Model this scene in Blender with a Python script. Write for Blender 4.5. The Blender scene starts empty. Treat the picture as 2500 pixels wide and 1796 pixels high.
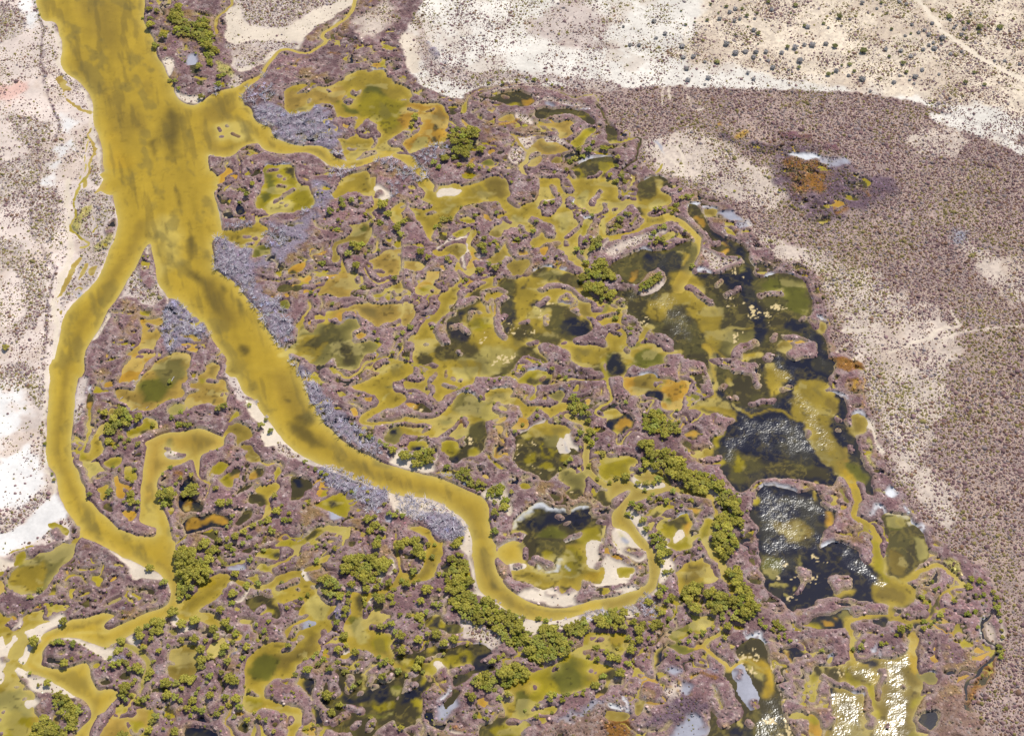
import bpy, math, random, re
import numpy as np
random.seed(7)
rng = np.random.default_rng(11)
scene = bpy.context.scene
R = math.radians

# ---------------------------------------------------------------- camera
CAM_H, PITCH, HFOV = 480.0, 50.0, 34.5
cam_d = bpy.data.cameras.new('camera')
cam = bpy.data.objects.new('camera', cam_d)
scene.collection.objects.link(cam)
cam.location = (0, 0, CAM_H)
cam.rotation_euler = (R(90 - PITCH), 0, 0)
cam_d.sensor_width = 36
cam_d.lens = 18 / math.tan(R(HFOV / 2))
cam_d.clip_start = 1
cam_d.clip_end = 20000
scene.camera = cam
scene.render.resolution_x, scene.render.resolution_y = 1024, 735

# ---------------------------------------------------------------- sky, sun, exposure
SUN_EL, SUN_AZ = 62.0, 36.0          # azimuth to the right of the viewing direction (+Y)
world = bpy.data.worlds.new('World')
scene.world = world
world.use_nodes = True
wn = world.node_tree.nodes
sky = wn.new('ShaderNodeTexSky')
sky.sky_type = 'NISHITA'
sky.sun_disc = False
sky.sun_elevation = R(SUN_EL)
sky.sun_rotation = R(SUN_AZ)
wn['Background'].inputs[1].default_value = 0.14
world.node_tree.links.new(sky.outputs[0], wn['Background'].inputs[0])
sl = bpy.data.lights.new('sun', 'SUN')
sl.energy = 4.3
sl.angle = R(0.53)
sl.color = (1.0, 0.965, 0.90)
sun = bpy.data.objects.new('sun', sl)
scene.collection.objects.link(sun)
sun.location = (0, 0, 600)
sun.rotation_euler = (R(90 - SUN_EL), 0, R(180 - SUN_AZ))
scene.view_settings.view_transform = 'Standard'
scene.view_settings.look = 'None'
scene.view_settings.gamma = 1
scene.view_settings.exposure = 0.0

# ---------------------------------------------------------------- helpers
F = 1250 / math.tan(R(HFOV / 2))
SP, CP = math.sin(R(PITCH)), math.cos(R(PITCH))

def ground(u, v):
    """a point read off the photograph (2500 x 1796) -> where it lies on the flat marsh"""
    u = np.asarray(u, float); v = np.asarray(v, float)
    x = (u - 1250) / F; y = (898 - v) / F
    dy = CP + y * SP
    dz = -SP + y * CP
    t = CAM_H / -dz
    return x * t, dy * t

def metres(v, n=1.0):
    """size on the ground of n photo pixels at height v of the photograph"""
    a, _ = ground(1250 + n, v)
    return float(a)

def lin(c):
    c = np.asarray(c, float) / 255.0
    return np.where(c <= 0.04045, c / 12.92, ((c + 0.055) / 1.055) ** 2.4)

GAIN = 0.72     # photo tone -> base colour under this sun

def alb(c, g=GAIN):
    return np.minimum(lin(c) * g, 0.8)

_tab = rng.random((512, 512)).astype(np.float32)

def vnoise(x, y, s, seed=0):
    """smooth value noise, cell size s metres, 0..1"""
    x = x / s + 37.3 * seed + 100; y = y / s + 91.7 * seed + 100
    xi = np.floor(x).astype(np.int64); yi = np.floor(y).astype(np.int64)
    fx = (x - xi).astype(np.float32); fy = (y - yi).astype(np.float32)
    fx = fx * fx * (3 - 2 * fx); fy = fy * fy * (3 - 2 * fy)
    a = _tab[yi % 512, xi % 512]; b = _tab[yi % 512, (xi + 1) % 512]
    c = _tab[(yi + 1) % 512, xi % 512]; d = _tab[(yi + 1) % 512, (xi + 1) % 512]
    return (a * (1 - fx) + b * fx) * (1 - fy) + (c * (1 - fx) + d * fx) * fy

def fbm(x, y, s, o=3, seed=0):
    r = 0; w = 0; a = 1.0
    for i in range(o):
        ca, sa = math.cos(1.1 * i + .4), math.sin(1.1 * i + .4)
        r = r + a * vnoise(x * ca - y * sa, x * sa + y * ca, s / 2 ** i, seed + i * 7); w += a; a *= 0.55
    return r / w

def sstep(a, b, x):
    t = np.clip((x - a) / (b - a), 0, 1)
    return t * t * (3 - 2 * t)

def tag(o, label=None, cat=None, group=None, kind=None):
    for k, val in (('label', label), ('category', cat), ('group', group), ('kind', kind)):
        if val: o[k] = val
    return o

def mesh_obj(name, v, quads, mat, tris=None, parent=None, smooth=True, link=True):
    me = bpy.data.meshes.new(name)
    v = np.asarray(v, np.float32)
    nq = 0 if quads is None else len(quads); nt = 0 if tris is None else len(tris)
    me.vertices.add(len(v)); me.vertices.foreach_set('co', v.ravel())
    loops = []
    if nq: loops.append(np.asarray(quads, np.int32).ravel())
    if nt: loops.append(np.asarray(tris, np.int32).ravel())
    lv = np.concatenate(loops)
    me.loops.add(len(lv)); me.loops.foreach_set('vertex_index', lv)
    me.polygons.add(nq + nt)
    st = np.concatenate([np.arange(nq) * 4, nq * 4 + np.arange(nt) * 3]).astype(np.int32)
    me.polygons.foreach_set('loop_start', st)
    me.polygons.foreach_set('use_smooth', np.full(nq + nt, smooth))
    me.update(calc_edges=True)
    me.materials.append(mat)
    o = bpy.data.objects.new(name, me)
    if link: scene.collection.objects.link(o)
    o.parent = parent
    return o

def color_attr(o, name, rgb):
    a = o.data.color_attributes.new(name, 'FLOAT_COLOR', 'POINT')
    c = np.ones((len(rgb), 4), np.float32); c[:, :3] = rgb
    a.data.foreach_set('color', c.ravel())

def float_attr(o, name, val):
    a = o.data.attributes.new(name, 'FLOAT', 'POINT')
    a.data.foreach_set('value', np.asarray(val, np.float32))

# ---------------------------------------------------------------- materials
def node_mat(name):
    m = bpy.data.materials.new(name); m.use_nodes = True
    nt = m.node_tree
    return m, nt, nt.nodes['Principled BSDF']

def N(nt, typ, **kw):
    n = nt.nodes.new(typ)
    for k, val in kw.items(): setattr(n, k, val)
    return n

def vary(nt, col_socket, scale, lo, hi, detail=6):
    co = N(nt, 'ShaderNodeNewGeometry')
    no = N(nt, 'ShaderNodeTexNoise'); no.inputs['Scale'].default_value = scale
    no.inputs['Detail'].default_value = detail; no.inputs['Roughness'].default_value = 0.65
    nt.links.new(co.outputs['Position'], no.inputs['Vector'])
    mr = N(nt, 'ShaderNodeMapRange'); mr.inputs[1].default_value = 0.3; mr.inputs[2].default_value = 0.7
    mr.inputs[3].default_value = lo; mr.inputs[4].default_value = hi
    nt.links.new(no.outputs[0], mr.inputs[0])
    mx = N(nt, 'ShaderNodeVectorMath', operation='SCALE')
    nt.links.new(col_socket, mx.inputs[0]); nt.links.new(mr.outputs[0], mx.inputs['Scale'])
    return mx.outputs[0], no

def ground_material(name, scale, lo, hi, bump, dist):
    m, nt, p = node_mat(name)
    at = N(nt, 'ShaderNodeVertexColor', layer_name='tint')
    c, no = vary(nt, at.outputs[0], scale, lo, hi)
    nt.links.new(c, p.inputs['Base Color'])
    p.inputs['Roughness'].default_value = 0.95
    p.inputs['Specular IOR Level'].default_value = 0.15
    b = N(nt, 'ShaderNodeBump'); b.inputs['Strength'].default_value = bump; b.inputs['Distance'].default_value = dist
    nt.links.new(no.outputs[0], b.inputs['Height']); nt.links.new(b.outputs[0], p.inputs['Normal'])
    return m

M_marsh = ground_material('samphire_carpet', 2.2, 0.66, 1.42, 0.8, 0.30)
M_sand = ground_material('salt_sand', 0.9, 0.92, 1.06, 0.3, 0.08)
M_track = ground_material('packed_dirt', 0.6, 0.94, 1.05, 0.2, 0.05)

def water_material():
    m, nt, p = node_mat('murky_water')
    at = N(nt, 'ShaderNodeVertexColor', layer_name='tint')
    c, no = vary(nt, at.outputs[0], 0.16, 0.93, 1.07, 5)
    nt.links.new(c, p.inputs['Base Color'])
    p.inputs['IOR'].default_value = 1.33
    rip = N(nt, 'ShaderNodeAttribute', attribute_name='ripple')
    geo = N(nt, 'ShaderNodeNewGeometry')
    n1 = N(nt, 'ShaderNodeTexNoise'); n1.inputs['Scale'].default_value = 1.5
    n1.inputs['Detail'].default_value = 2.0; n1.inputs['Roughness'].default_value = 0.55
    mp = N(nt, 'ShaderNodeMapping'); mp.inputs['Rotation'].default_value = (0, 0, R(25)); mp.inputs['Scale'].default_value = (1.0, 1.7, 1)
    nt.links.new(geo.outputs['Position'], mp.inputs[0]); nt.links.new(mp.outputs[0], n1.inputs['Vector'])
    bs = N(nt, 'ShaderNodeMath', operation='MULTIPLY_ADD')
    bs.inputs[1].default_value = 0.02; bs.inputs[2].default_value = 0.003
    nt.links.new(rip.outputs['Fac'], bs.inputs[0])
    h = N(nt, 'ShaderNodeMath', operation='MULTIPLY')
    nt.links.new(n1.outputs[0], h.inputs[0]); nt.links.new(bs.outputs[0], h.inputs[1])
    b = N(nt, 'ShaderNodeBump'); b.inputs['Strength'].default_value = 1.0; b.inputs['Distance'].default_value = 1.0
    nt.links.new(h.outputs[0], b.inputs['Height']); nt.links.new(b.outputs[0], p.inputs['Normal'])
    ro = N(nt, 'ShaderNodeMath', operation='MULTIPLY_ADD'); ro.inputs[1].default_value = 0.23; ro.inputs[2].default_value = 0.07
    nt.links.new(rip.outputs['Fac'], ro.inputs[0]); nt.links.new(ro.outputs[0], p.inputs['Roughness'])
    return m
RIPPLE_H = 0.24
M_water = water_material()

def leaf_material(name, col, rand=0.35, tint=False, rough=0.75, trans=0.0):
    m, nt, p = node_mat(name)
    rgb = N(nt, 'ShaderNodeRGB'); rgb.outputs[0].default_value = (*col, 1)
    at = N(nt, 'ShaderNodeVertexColor', layer_name='tint')
    mul = N(nt, 'ShaderNodeVectorMath', operation='MULTIPLY')
    nt.links.new(rgb.outputs[0], mul.inputs[0]); nt.links.new(at.outputs[0], mul.inputs[1])
    oi = N(nt, 'ShaderNodeObjectInfo')
    mr = N(nt, 'ShaderNodeMapRange'); mr.inputs[3].default_value = 1 - rand; mr.inputs[4].default_value = 1 + rand
    nt.links.new(oi.outputs['Random'], mr.inputs[0])
    sc = N(nt, 'ShaderNodeVectorMath', operation='SCALE')
    nt.links.new(mul.outputs[0], sc.inputs[0])
    if tint: sc.inputs['Scale'].default_value = 1.0
    else: nt.links.new(mr.outputs[0], sc.inputs['Scale'])
    nt.links.new(sc.outputs[0], p.inputs['Base Color'])
    p.inputs['Roughness'].default_value = rough
    p.inputs['Specular IOR Level'].default_value = 0.2
    if trans:
        tr = N(nt, 'ShaderNodeBsdfTranslucent'); mxs = N(nt, 'ShaderNodeMixShader'); mxs.inputs[0].default_value = trans
        nt.links.new(sc.outputs[0], tr.inputs[0]); nt.links.new(p.outputs[0], mxs.inputs[1]); nt.links.new(tr.outputs[0], mxs.inputs[2])
        nt.links.new(mxs.outputs[0], nt.nodes['Material Output'].inputs[0])
    return m

LEAF = (0.45, 0.40, 0.075)
M_leaf = leaf_material('mangrove_leaves', LEAF, 0.2, trans=0.3)
M_leaf_mass = leaf_material('mangrove_leaves_massed', LEAF, 0, True, trans=0.3)
M_desert = leaf_material('dry_green_leaves', (0.30, 0.29, 0.11), 0.25, trans=0.2)
M_grey = leaf_material('grey_shrub_twigs', (0.40, 0.365, 0.35), 0.2)
M_scrub = leaf_material('saltbush', (1, 1, 1), 0, True, 0.9)
M_dead = leaf_material('bleached_wood', (0.52, 0.47, 0.49), 0.2, False, 0.8)
M_bark, _nt, _p = node_mat('bark')
_rgb = N(_nt, 'ShaderNodeRGB'); _rgb.outputs[0].default_value = (0.16, 0.12, 0.09, 1)
_c, _n = vary(_nt, _rgb.outputs[0], 4, 0.7, 1.3); _nt.links.new(_c, _p.inputs['Base Color']); _p.inputs['Roughness'].default_value = 0.9

# ---------------------------------------------------------------- the survey: outlines of water, land and plants
# T col row: origin of a 500 x 450 block of the photograph, F: the whole of it.
# R water body, C creek (width), L land, I bar of land (width), c/s colour of water, g/h ground cover,
# t/tt green trees, d/dd dead trees, b grey shrubs, * wind-ruffled water, f floating crust, rr track, ! river
DATA = """
# land cover, whole picture
F
g S 10:(-80,-80)(85,-80)(82,0)(125,60)(148,150)(205,230)(215,330)(235,420)(262,470)(258,520)(250,560)(215,640)(150,690)(125,800)(105,900)(100,980)(120,1090)(160,1160)(180,1190)(130,1200)(60,1210)(0,1245)(-80,1280)
g W 8:(945,-80)(940,0)(905,60)(900,130)(920,180)(985,215)(1020,222)(1050,200)(1130,185)(1200,190)(1330,200)(1500,195)(1700,200)(1850,205)(1950,215)(2050,235)(2150,270)(2220,300)(2340,340)(2340,-80)
g B 30:(1570,-80)(1560,0)(1540,60)(1500,110)(1560,140)(1800,180)(2000,215)(2150,240)(2200,230)(2340,260)(2340,-80)
g P 12:(1135,187)(1200,190)(1330,196)(1500,195)(1700,200)(1850,205)(1950,215)(2050,235)(2110,262)(2180,290)(2230,330)(2340,400)(2400,1800)(2120,1750)(2130,1629)(2150,1560)(2190,1500)(2220,1430)(2220,1360)(2200,1290)(2160,1250)(2090,1210)(2050,1160)(2010,1110)(1970,1060)(1940,960)(1915,870)(1900,810)(1850,770)(1840,700)(1810,630)(1760,600)(1700,560)(1660,500)(1600,450)(1540,430)(1490,400)(1440,380)(1410,350)(1425,312)(1380,295)(1350,260)(1330,225)(1290,212)(1240,205)(1180,195)
g V 20:(1420,320)(1520,290)(1620,330)(1740,420)(1700,470)(1640,450)(1560,420)(1470,380)
g V 25:(1700,580)(1800,560)(1920,600)(2000,650)(2110,720)(2120,790)(2080,840)(2110,900)(2060,960)(2060,1040)(2120,1100)(2100,1170)(2040,1120)(1980,1020)(1930,900)(1900,800)(1860,700)(1800,620)
g V 25:(2140,540)(2200,560)(2280,570)(2280,680)(2200,640)(2150,590)
g V 15:(2010,300)(2100,280)(2140,310)(2110,350)(2030,330)
g W 8:(2060,250)(2150,265)(2200,290)(2268,330)(2268,345)(2200,315)(2130,290)(2070,270)
T 0 0
!R a:(32,-12)(32,0)(34,10)(38,18)(43,19)(48,20)(51,24)(52,30)(55,37)(55,46)(54,55)(55,61)(60,66)(68,71)(74,77)(79,84)(82,92)(82,100)(83,110)(87,119)(90,130)(91,142)(93,155)(94,172)(187,172)(185,150)(184,137)(190,138)(199,139)(207,137)(214,131)(221,128)(227,126)(225,110)(224,103)(223,97)(217,93)(215,88)(216,82)(222,76)(227,72)(231,68)(230,66)(227,68)(221,70)(215,73)(209,77)(199,79)(193,81)(186,84)(181,88)(178,90)(172,93)(165,92)(158,88)(154,82)(153,74)(148,66)(144,57)(139,50)(138,42)(136,37)(134,31)(130,25)(127,18)(128,10)(128,0)(128,-12)
c b 12:(70,-12)(98,-12)(103,20)(102,45)(95,45)(85,30)(76,15)
c b 9:(58,35)(68,50)(73,65)(85,80)(95,95)(100,110)(106,125)(114,127)(117,105)(108,90)(90,75)(75,58)(66,40)
c u 14:(96,110)(98,130)(100,150)(108,170)(125,170)(115,145)(104,125)
c n 9:(143,115)(150,98)(158,105)(162,112)(158,128)(152,142)(148,134)(146,125)
c n 4:(132,126)(137,124)(138,137)(134,133)
c b 8:(118,95)(126,100)(128,118)(122,118)(115,105)
c b 6:(128,72)(133,72)(132,84)(128,84)
c b 8:(181,95)(195,88)(205,92)(212,98)(200,108)(186,110)(176,112)
R p:(50,70)(55,68)(59,75)(64,77)(64,80)(58,80)(60,87)(68,93)(76,98)(80,98)(81,101)(77,101)(70,97)(62,92)(57,84)(55,76)
C p 2.4:(80,113)(79,120)(84,128)(85,134)(79,143)(78,150)(76,158)(73,166)
C l 1.2:(78,122)(77,132)(75,140)(74,150)(70,158)
h z 1.6:(28,-4)(31,4)(34,15)(39,28)(37,38)(36,48)(38,60)(41,75)(44,90)(50,103)(53,113)(50,122)(46,133)(43,145)(39,163)(37,175)
g i 12 1:(52,105)(65,106)(72,108)(65,115)(55,115)
g i 12 1:(50,130)(62,123)(65,125)(58,140)(50,140)
g i 12 1:(42,150)(52,145)(50,163)(40,163)
g i 8 1:(16,2)(28,2)(32,18)(30,22)(22,18)
h s 3:(40,20)(47,27)(53,36)(53,47)(52,58)(58,68)(70,76)(78,88)(80,100)(80,112)(84,120)(88,135)(89,150)(91,163)
g r 4:(-20,5)(12,5)(22,18)(18,30)(5,36)(-20,34)
g r 5:(12,102)(25,103)(40,108)(44,115)(40,130)(36,150)(25,175)(-20,175)(-20,150)(20,140)(18,125)(8,110)
g r 3 8:(51,63)(58,67)(66,72)(72,78)(70,80)(62,76)(55,70)
g r 3 8:(78,150)(84,144)(88,152)(90,162)(82,163)
g e 8 3:(-20,72)(6,75)(18,70)(22,78)(10,88)(0,92)(-20,92)
tt 4:(149,17)(152,12)(158,7)(161,12)(163,18)(170,22)(176,17)(181,17)(186,30)(183,45)(177,38)(168,33)(158,33)(155,29)(160,23)(152,20)
t:132,9,3.5 139,11,2.8 133,18,3 133,23,4.5 126,16,1.5 137,40,4.2 145,33,4.8 146,44,2.2 154,30,2.5 150,71,2.2 155,73,3 158,79,2.2 175,74,2 178,86,3.5 176,60,4 163,51,1.3 33,8,1.3 35,13,1.4 31,2,1.2
g G 2 0:(167,50)(174,49)(176,57)(172,60)(166,57)
g n 3 0:(168,60)(176,59)(176,66)(170,66)
g s 2 2:(155,80)(160,84)(170,86)(180,84)(178,90)(170,92)(158,88)
g s 2 2:(144,54)(152,53)(154,63)(150,68)(147,62)
C y 3.4:(172,68)(181,70)
C n 1.6:(144,8)(146,14)
T 1 0
!C a 3.4:(49,68)(52,63)(58,54)(64,47)(70,44)(78,45)(84,47)(92,47)(99,43)(106,39)(107,36)(104,33)(106,29)(112,25)(120,20)(127,14)(132,6)(134,-12)
C a 2.6:(22,-12)(24,-3)(23,5)(19,9)(13,14)(10,19)(9,24)(11,30)
g s 3 1:(25,-12)(27,4)(18,12)(20,25)(18,32)(22,38)(28,45)(24,52)(26,60)(35,65)(45,60)(54,56)(60,50)(66,46)(78,43)(84,44)(88,38)(92,30)(100,25)(112,18)(118,12)(130,5)(133,-12)
g r 3:(30,-12)(33,10)(35,18)(42,23)(58,25)(72,25)(80,18)(90,14)(100,8)(115,2)(120,-12)
g X 4 6:(22,40)(50,36)(85,38)(80,43)(60,46)(50,55)(30,62)(24,52)
R a:(72,78)(80,75)(90,76)(84,80)(80,83)(90,82)(100,77)(110,76)(118,73)(123,68)(132,63)(142,62)(150,61)(158,62)(160,68)(165,70)(165,74)(172,75)(181,78)(184,84)(181,90)(190,91)(205,91)(212,94)(214,100)(216,105)(213,115)(214,121)(210,127)(200,130)(190,132)(181,136)(172,134)(165,138)(158,137)(150,135)(140,138)(133,142)(127,143)(124,137)(121,129)(117,123)(125,124)(131,121)(134,117)(134,110)(131,106)(118,105)(115,97)(108,92)(96,95)(92,99)(84,99)(78,101)(73,100)(70,93)(70,84)
c p 6:(70,82)(100,79)(118,76)(125,85)(118,90)(95,93)(72,97)
c g 10:(148,78)(158,82)(168,95)(170,105)(160,112)(152,105)(150,90)(144,86)
c g 5:(118,90)(135,98)(138,102)(125,97)
c y 10:(138,92)(150,85)(168,88)(175,100)(160,115)(148,108)
c o 6:(178,92)(210,94)(215,120)(195,130)(178,132)(172,115)
c l 2:(195,120)(200,126)(192,132)(183,134)(186,125)
c n 3:(202,110)(206,109)(207,113)(203,114)
c n 3:(203,121)(207,121)(207,124)(203,124)
L:(124,88)(128,82)(131,79)(135,81)(138,80)(134,86)(130,92)(125,92)
I 2.5:(119,105)(126,105)(132,104)
L:(136,118)(140,108)(143,106)(149,110)(154,116)(157,121)(152,122)(147,121)(141,122)
I 2:(150,122)(153,126)(151,130)
I 2:(135,141)(141,136)(150,134)
L:(163,125)(172,119)(181,112)(188,104)(192,106)(190,112)(186,118)(178,124)(172,129)(165,129)
I 2:(172,128)(176,132)(179,135)
I 1.6:(146,63)(150,62)
I 1.6:(109,79)(110,80)
I 1.4:(92,88)(91,91)
I 1.8:(128,131)(133,131)
I 2:(181,96)(187,98)
I 1.8:(197,98)(201,96)
I 1.5:(176,88)(178,88)
h w 1:(150,61)(158,61)
g q 5:(43,98)(52,92)(60,93)(66,96)(72,100)(80,102)(92,98)(97,94)(104,94)(108,98)(114,110)(120,122)(118,130)(110,134)(100,129)(85,128)(72,125)(62,121)(60,114)(50,110)(43,104)
dd 5:(44,96)(60,93)(66,97)(75,102)(90,99)(97,95)(103,98)(110,112)(108,120)(100,126)(80,125)(63,120)(58,112)(45,105)
dd 5:(110,132)(125,138)(120,140)(112,137)
dd 4.5:(33,86)(36,78)(45,74)(58,75)(62,84)(58,89)(40,92)(33,90)
dd 4:(51,66)(57,65)(55,70)
h s 1.6:(64,122)(75,127)(86,129)(100,130)
h s 2:(54,108)(58,110)
h s 1.6:(122,140)(128,143)(136,141)
!R a:(36,93)(42,97)(43,103)(48,109)(58,113)(60,118)(63,122)(72,126)(85,129)(100,129)(108,131)(111,135)(116,139)(122,141)(128,143)(140,140)(150,137)(160,135)(170,136)(181,137)(186,140)(189,146)(195,151)(201,157)(203,163)(200,168)(196,163)(190,156)(184,151)(178,145)(172,141)(165,139)(156,140)(150,143)(140,147)(130,149)(120,149)(112,147)(104,142)(96,137)(86,135)(72,136)(60,135)(52,132)(46,126)(38,120)(30,110)(25,100)
c l 4:(12,110)(22,108)(32,108)(38,115)(38,122)(28,126)(18,122)(13,124)
c b 5:(0,118)(10,114)(12,126)(20,130)(28,128)(18,135)(5,135)
I 1.5:(12,113)(14,116)
I 1.5:(19,111)(20,112)
I 1.5:(24,118)(30,121)
I 1.5:(14,121)(16,121)
h s 2.6:(36,127)(46,125)(50,129)(56,133)
h s 2.4:(4,137)(12,138)(18,140)
h s 1.4:(103,141)(109,147)
R o:(10,158)(14,154)(18,150)(19,147)(24,149)(25,153)(20,156)(19,160)(14,163)(10,161)
C y 1.2:(30,138)(32,148)(30,155)(33,160)
C y 1.2:(18,147)(20,143)
R y:(54,147)(65,146)(77,146)(80,155)(85,163)(92,164)(94,168)(98,173)(98,178)(94,184)(88,186)(82,187)(75,189)(68,189)(60,190)(56,188)(54,185)(47,184)(44,180)(47,173)(50,168)(54,162)
c n 3:(73,150)(79,150)(79,158)(75,156)
c g 5:(55,150)(62,158)(60,168)(55,170)(54,160)
c g 4:(50,173)(55,172)(54,178)(50,178)
c l 5:(56,178)(68,176)(80,180)(72,190)(58,190)
I 2.5:(59,151)(63,150)
I 2:(65,155)(66,156)
I 1.5:(70,158)
I 2.8:(62,178)(70,173)(77,167)
I 2:(72,181)(74,181)
I 2:(66,165)(70,164)
I 1.4:(68,179)(69,179)
h w 1.6:(55,147)(65,147)(77,145)
dd 4.5:(151,143)(165,140)(178,150)(181,160)(172,158)(160,148)
dd 4.5:(110,150)(133,148)(130,153)(112,160)
dd 4:(3,83)(8,80)(14,78)(10,83)
g V 12:(150,10)(160,5)(165,20)(150,30)(135,32)(140,18)
h o 1.6:(145,3)(149,2)
h o 1.4:(151,7)(154,7)
h o 1.4:(117,34)(121,34)
h A 3:(134,42)(139,41)
h A 3:(110,48)(120,49)
h o 1:(80,57)(83,54)
h o 1.5:(73,63)(75,64)
R k:(122,57)(126,55)(128,51)(131,50)(130,56)(127,57)
R k:(165,60)(169,60)(172,61)(168,62)
C g 1:(164,56)(166,59)
tt 3:(-2,17)(3,20)(6,28)(8,36)(6,40)(9,45)(4,60)(1,48)(-2,40)
t:9,46,3.5 12,47,3 6,59,2.2 13,69,3.5 17,67,2.5 12,76,3.5 6,55,2 16,76,2
g Y 3:(10,54)(22,60)(28,66)(25,70)(18,66)(12,64)
g s 3 1:(172,36)(181,30)(190,35)(190,60)(185,66)(178,60)(177,45)
g V 4:(28,66)(34,68)(30,77)(22,78)(24,72)
h s .8:(114,23)(118,18)
T 2 0
g q 6:(10,38)(20,40)(30,55)(22,52)(14,44)
g X 6 6:(4,14)(12,25)(16,40)(28,55)(45,60)(68,66)(66,73)(56,78)(48,74)(30,70)(12,60)(8,40)(5,26)
g X 6 7:(62,64)(90,64)(130,68)(160,70)(181,72)(181,80)(160,80)(140,76)(120,72)(90,73)(72,75)(60,76)
g X 12 4:(105,25)(125,5)(160,0)(170,25)(160,40)(130,38)(110,36)
g X 6 6:(128,38)(150,35)(175,40)(181,44)(160,44)(135,43)
C y 1.1:(45,100)(50,92)(55,84)(62,80)(78,77)(92,75)(100,73)
C g 1.3:(118,75)(126,79)(134,82)(142,84)(148,87)(158,84)(164,85)(167,89)
C n 2.4:(166,92)(169,98)(174,107)(178,115)(180,126)(188,126)(200,122)(205,124)(201,132)(200,140)(190,147)(187,152)(192,152)(198,157)(196,166)
R n:(174,112)(180,112)(184,124)(180,127)(175,122)
R y:(45,97)(49,90)(52,92)(50,98)(47,101)
h s 1.6:(70,82)(85,79)(100,77)(112,76)
R n:(70,87)(80,84)(95,81)(105,84)(110,90)(106,94)(100,95)(92,94)(85,92)(78,90)
c y 2:(86,92)(95,91)(96,94)(88,96)
c o 3:(100,88)(108,87)(109,92)(101,93)
I 1.4:(82,86)(88,86)
h G 1.5:(90,88)(95,86)
R n:(110,100)(120,95)(128,96)(140,96)(150,98)(158,100)(163,106)(160,110)(148,104)(135,101)(125,104)(113,105)
h G 4:(122,92)(127,93)
h G 1.5:(137,92)(143,94)
h w 1.2:(146,98)(152,97)(158,98)
s y 1.5:(133,101)(145,104)(155,103)
C n 1:(107,103)(103,105)(110,107)
R p:(79,105)(84,102)(90,101)(94,104)(93,107)(85,108)(78,108)
R o:(46,105)(48,106)(51,111)(49,112)(46,108)
R g:(61,102)(65,103)(65,107)(61,105)
C k 1.5:(64,90)(68,87)
C k 1:(56,101)(61,97)
C k 1.5:(78,115)(84,117)
R p:(112,110)(120,109)(132,108)(140,107)(146,110)(142,113)(143,118)(138,123)(133,121)(133,116)(128,113)(118,111)
C p 2.5:(90,119)(96,122)(98,128)(103,133)
C p 1.4:(98,121)(110,120)(120,120)
R p:(103,132)(112,126)(118,122)(120,126)(130,126)(137,131)(141,133)(130,136)(118,137)(108,136)
C p 3.4:(105,134)(104,142)(98,148)(102,155)(106,159)(105,164)
R p:(103,148)(108,142)(116,138)(117,144)(110,148)
c l 2:(101,142)(107,139)(104,144)
I 2:(108,135)(114,136)
R b:(126,143)(129,138)(133,139)(133,144)(128,145)
R y:(143,125)(150,118)(158,112)(165,114)(160,120)(155,125)(150,130)(146,131)
c g 3:(155,112)(165,114)(160,118)
R o:(69,134)(74,132)(76,134)(70,137)
R g:(65,142)(70,140)(74,142)(73,146)(66,145)
h o 3:(79,111)(90,110)(97,106)
h y 3:(100,113)(103,112)
h o 2:(70,127)(77,125)
h A 2:(66,115)(70,120)
h o 2:(53,145)(57,141)
R n:(133,160)(138,156)(142,151)(146,147)(155,143)(165,139)(175,139)(181,141)(182,146)(177,150)(174,155)(176,160)(185,168)(170,170)(150,168)(140,167)
c y 3:(166,143)(178,145)(177,151)(170,152)
s y 2.4:(143,152)(150,149)(152,158)(150,165)
c a 4:(133,160)(142,153)(148,158)(146,168)(136,168)
s y 1.6:(152,158)(165,163)(172,152)
I 4:(158,157)(164,157)(168,154)
I 3:(143,152)(145,157)
h w 1.4:(150,144)(160,140)(168,138)(178,140)
g V 3:(97,122)(110,120)(108,128)(100,130)
g V 3:(88,135)(98,130)(102,138)(98,146)(90,144)
g V 3:(118,122)(135,123)(138,128)(122,126)
g V 3:(95,100)(110,108)(105,110)(95,105)
g V 3:(110,96)(120,90)(160,96)(170,100)(160,95)(140,90)(118,88)
tt 4.4:(36,114)(45,116)(52,113)(60,117)(60,122)(54,124)(54,132)(50,139)(40,140)(37,134)(40,128)(36,122)
t:63,134,4.5 31,141,4.5 21,145,3.5 26,149,3 44,147,3 54,148,4 5,104,4 2,110,3 139,151,2.5 170,131,3 174,133,2.5 178,130,2 70,74,2 82,74,2 110,71,2.5 104,69,1.8 121,71,1.5 126,75,1.5 135,78,1.5 95,71,2 150,132,3.5 158,134,4 146,140,4 142,143,3 153,138,3 128,153,2 162,128,2 62,150,2 70,152,2 162,127,2.5 36,113,1.5 177,156,3 181,160,2.5 90,162,2
dd 4.5:(0,140)(15,130)(30,126)(37,130)(28,138)(15,145)(5,145)
dd 4.5:(0,150)(12,145)(18,152)(15,158)(5,160)(0,158)
R a:(13,160)(18,157)(21,160)(20,170)(12,170)
T 3 0
C y 1.4:(5,120)(10,116)(15,118)(14,121)(10,123)
R k:(8,118)(12,118)(12,120)(8,120)
C y 1.4:(-2,126)(8,125)(16,123)
R n:(25,166)(26,160)(30,156)(36,155)(42,156)(46,158)(45,166)
h w 4:(29,158)(36,157)(43,158)
C y 1.2:(36,153)(40,150)(42,145)
R y:(37,152)(41,145)(43,146)(40,152)
C o 1:(22,150)(26,145)(29,141)
C y 1.6:(16,163)(18,155)
C g 1.6:(6,152)(5,157)
t:3,140,3 2,148,2.5 6,157,3.5 18,149,2 9,160,3 2,160,3 25,139,1.2
g o 4 5:(88,111)(93,109)(95,112)(90,112)
g o 4 3:(104,121)(112,116)(118,117)(112,122)(106,124)
g K 9 8:(95,120)(110,125)(130,128)(150,132)(145,138)(110,130)
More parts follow.
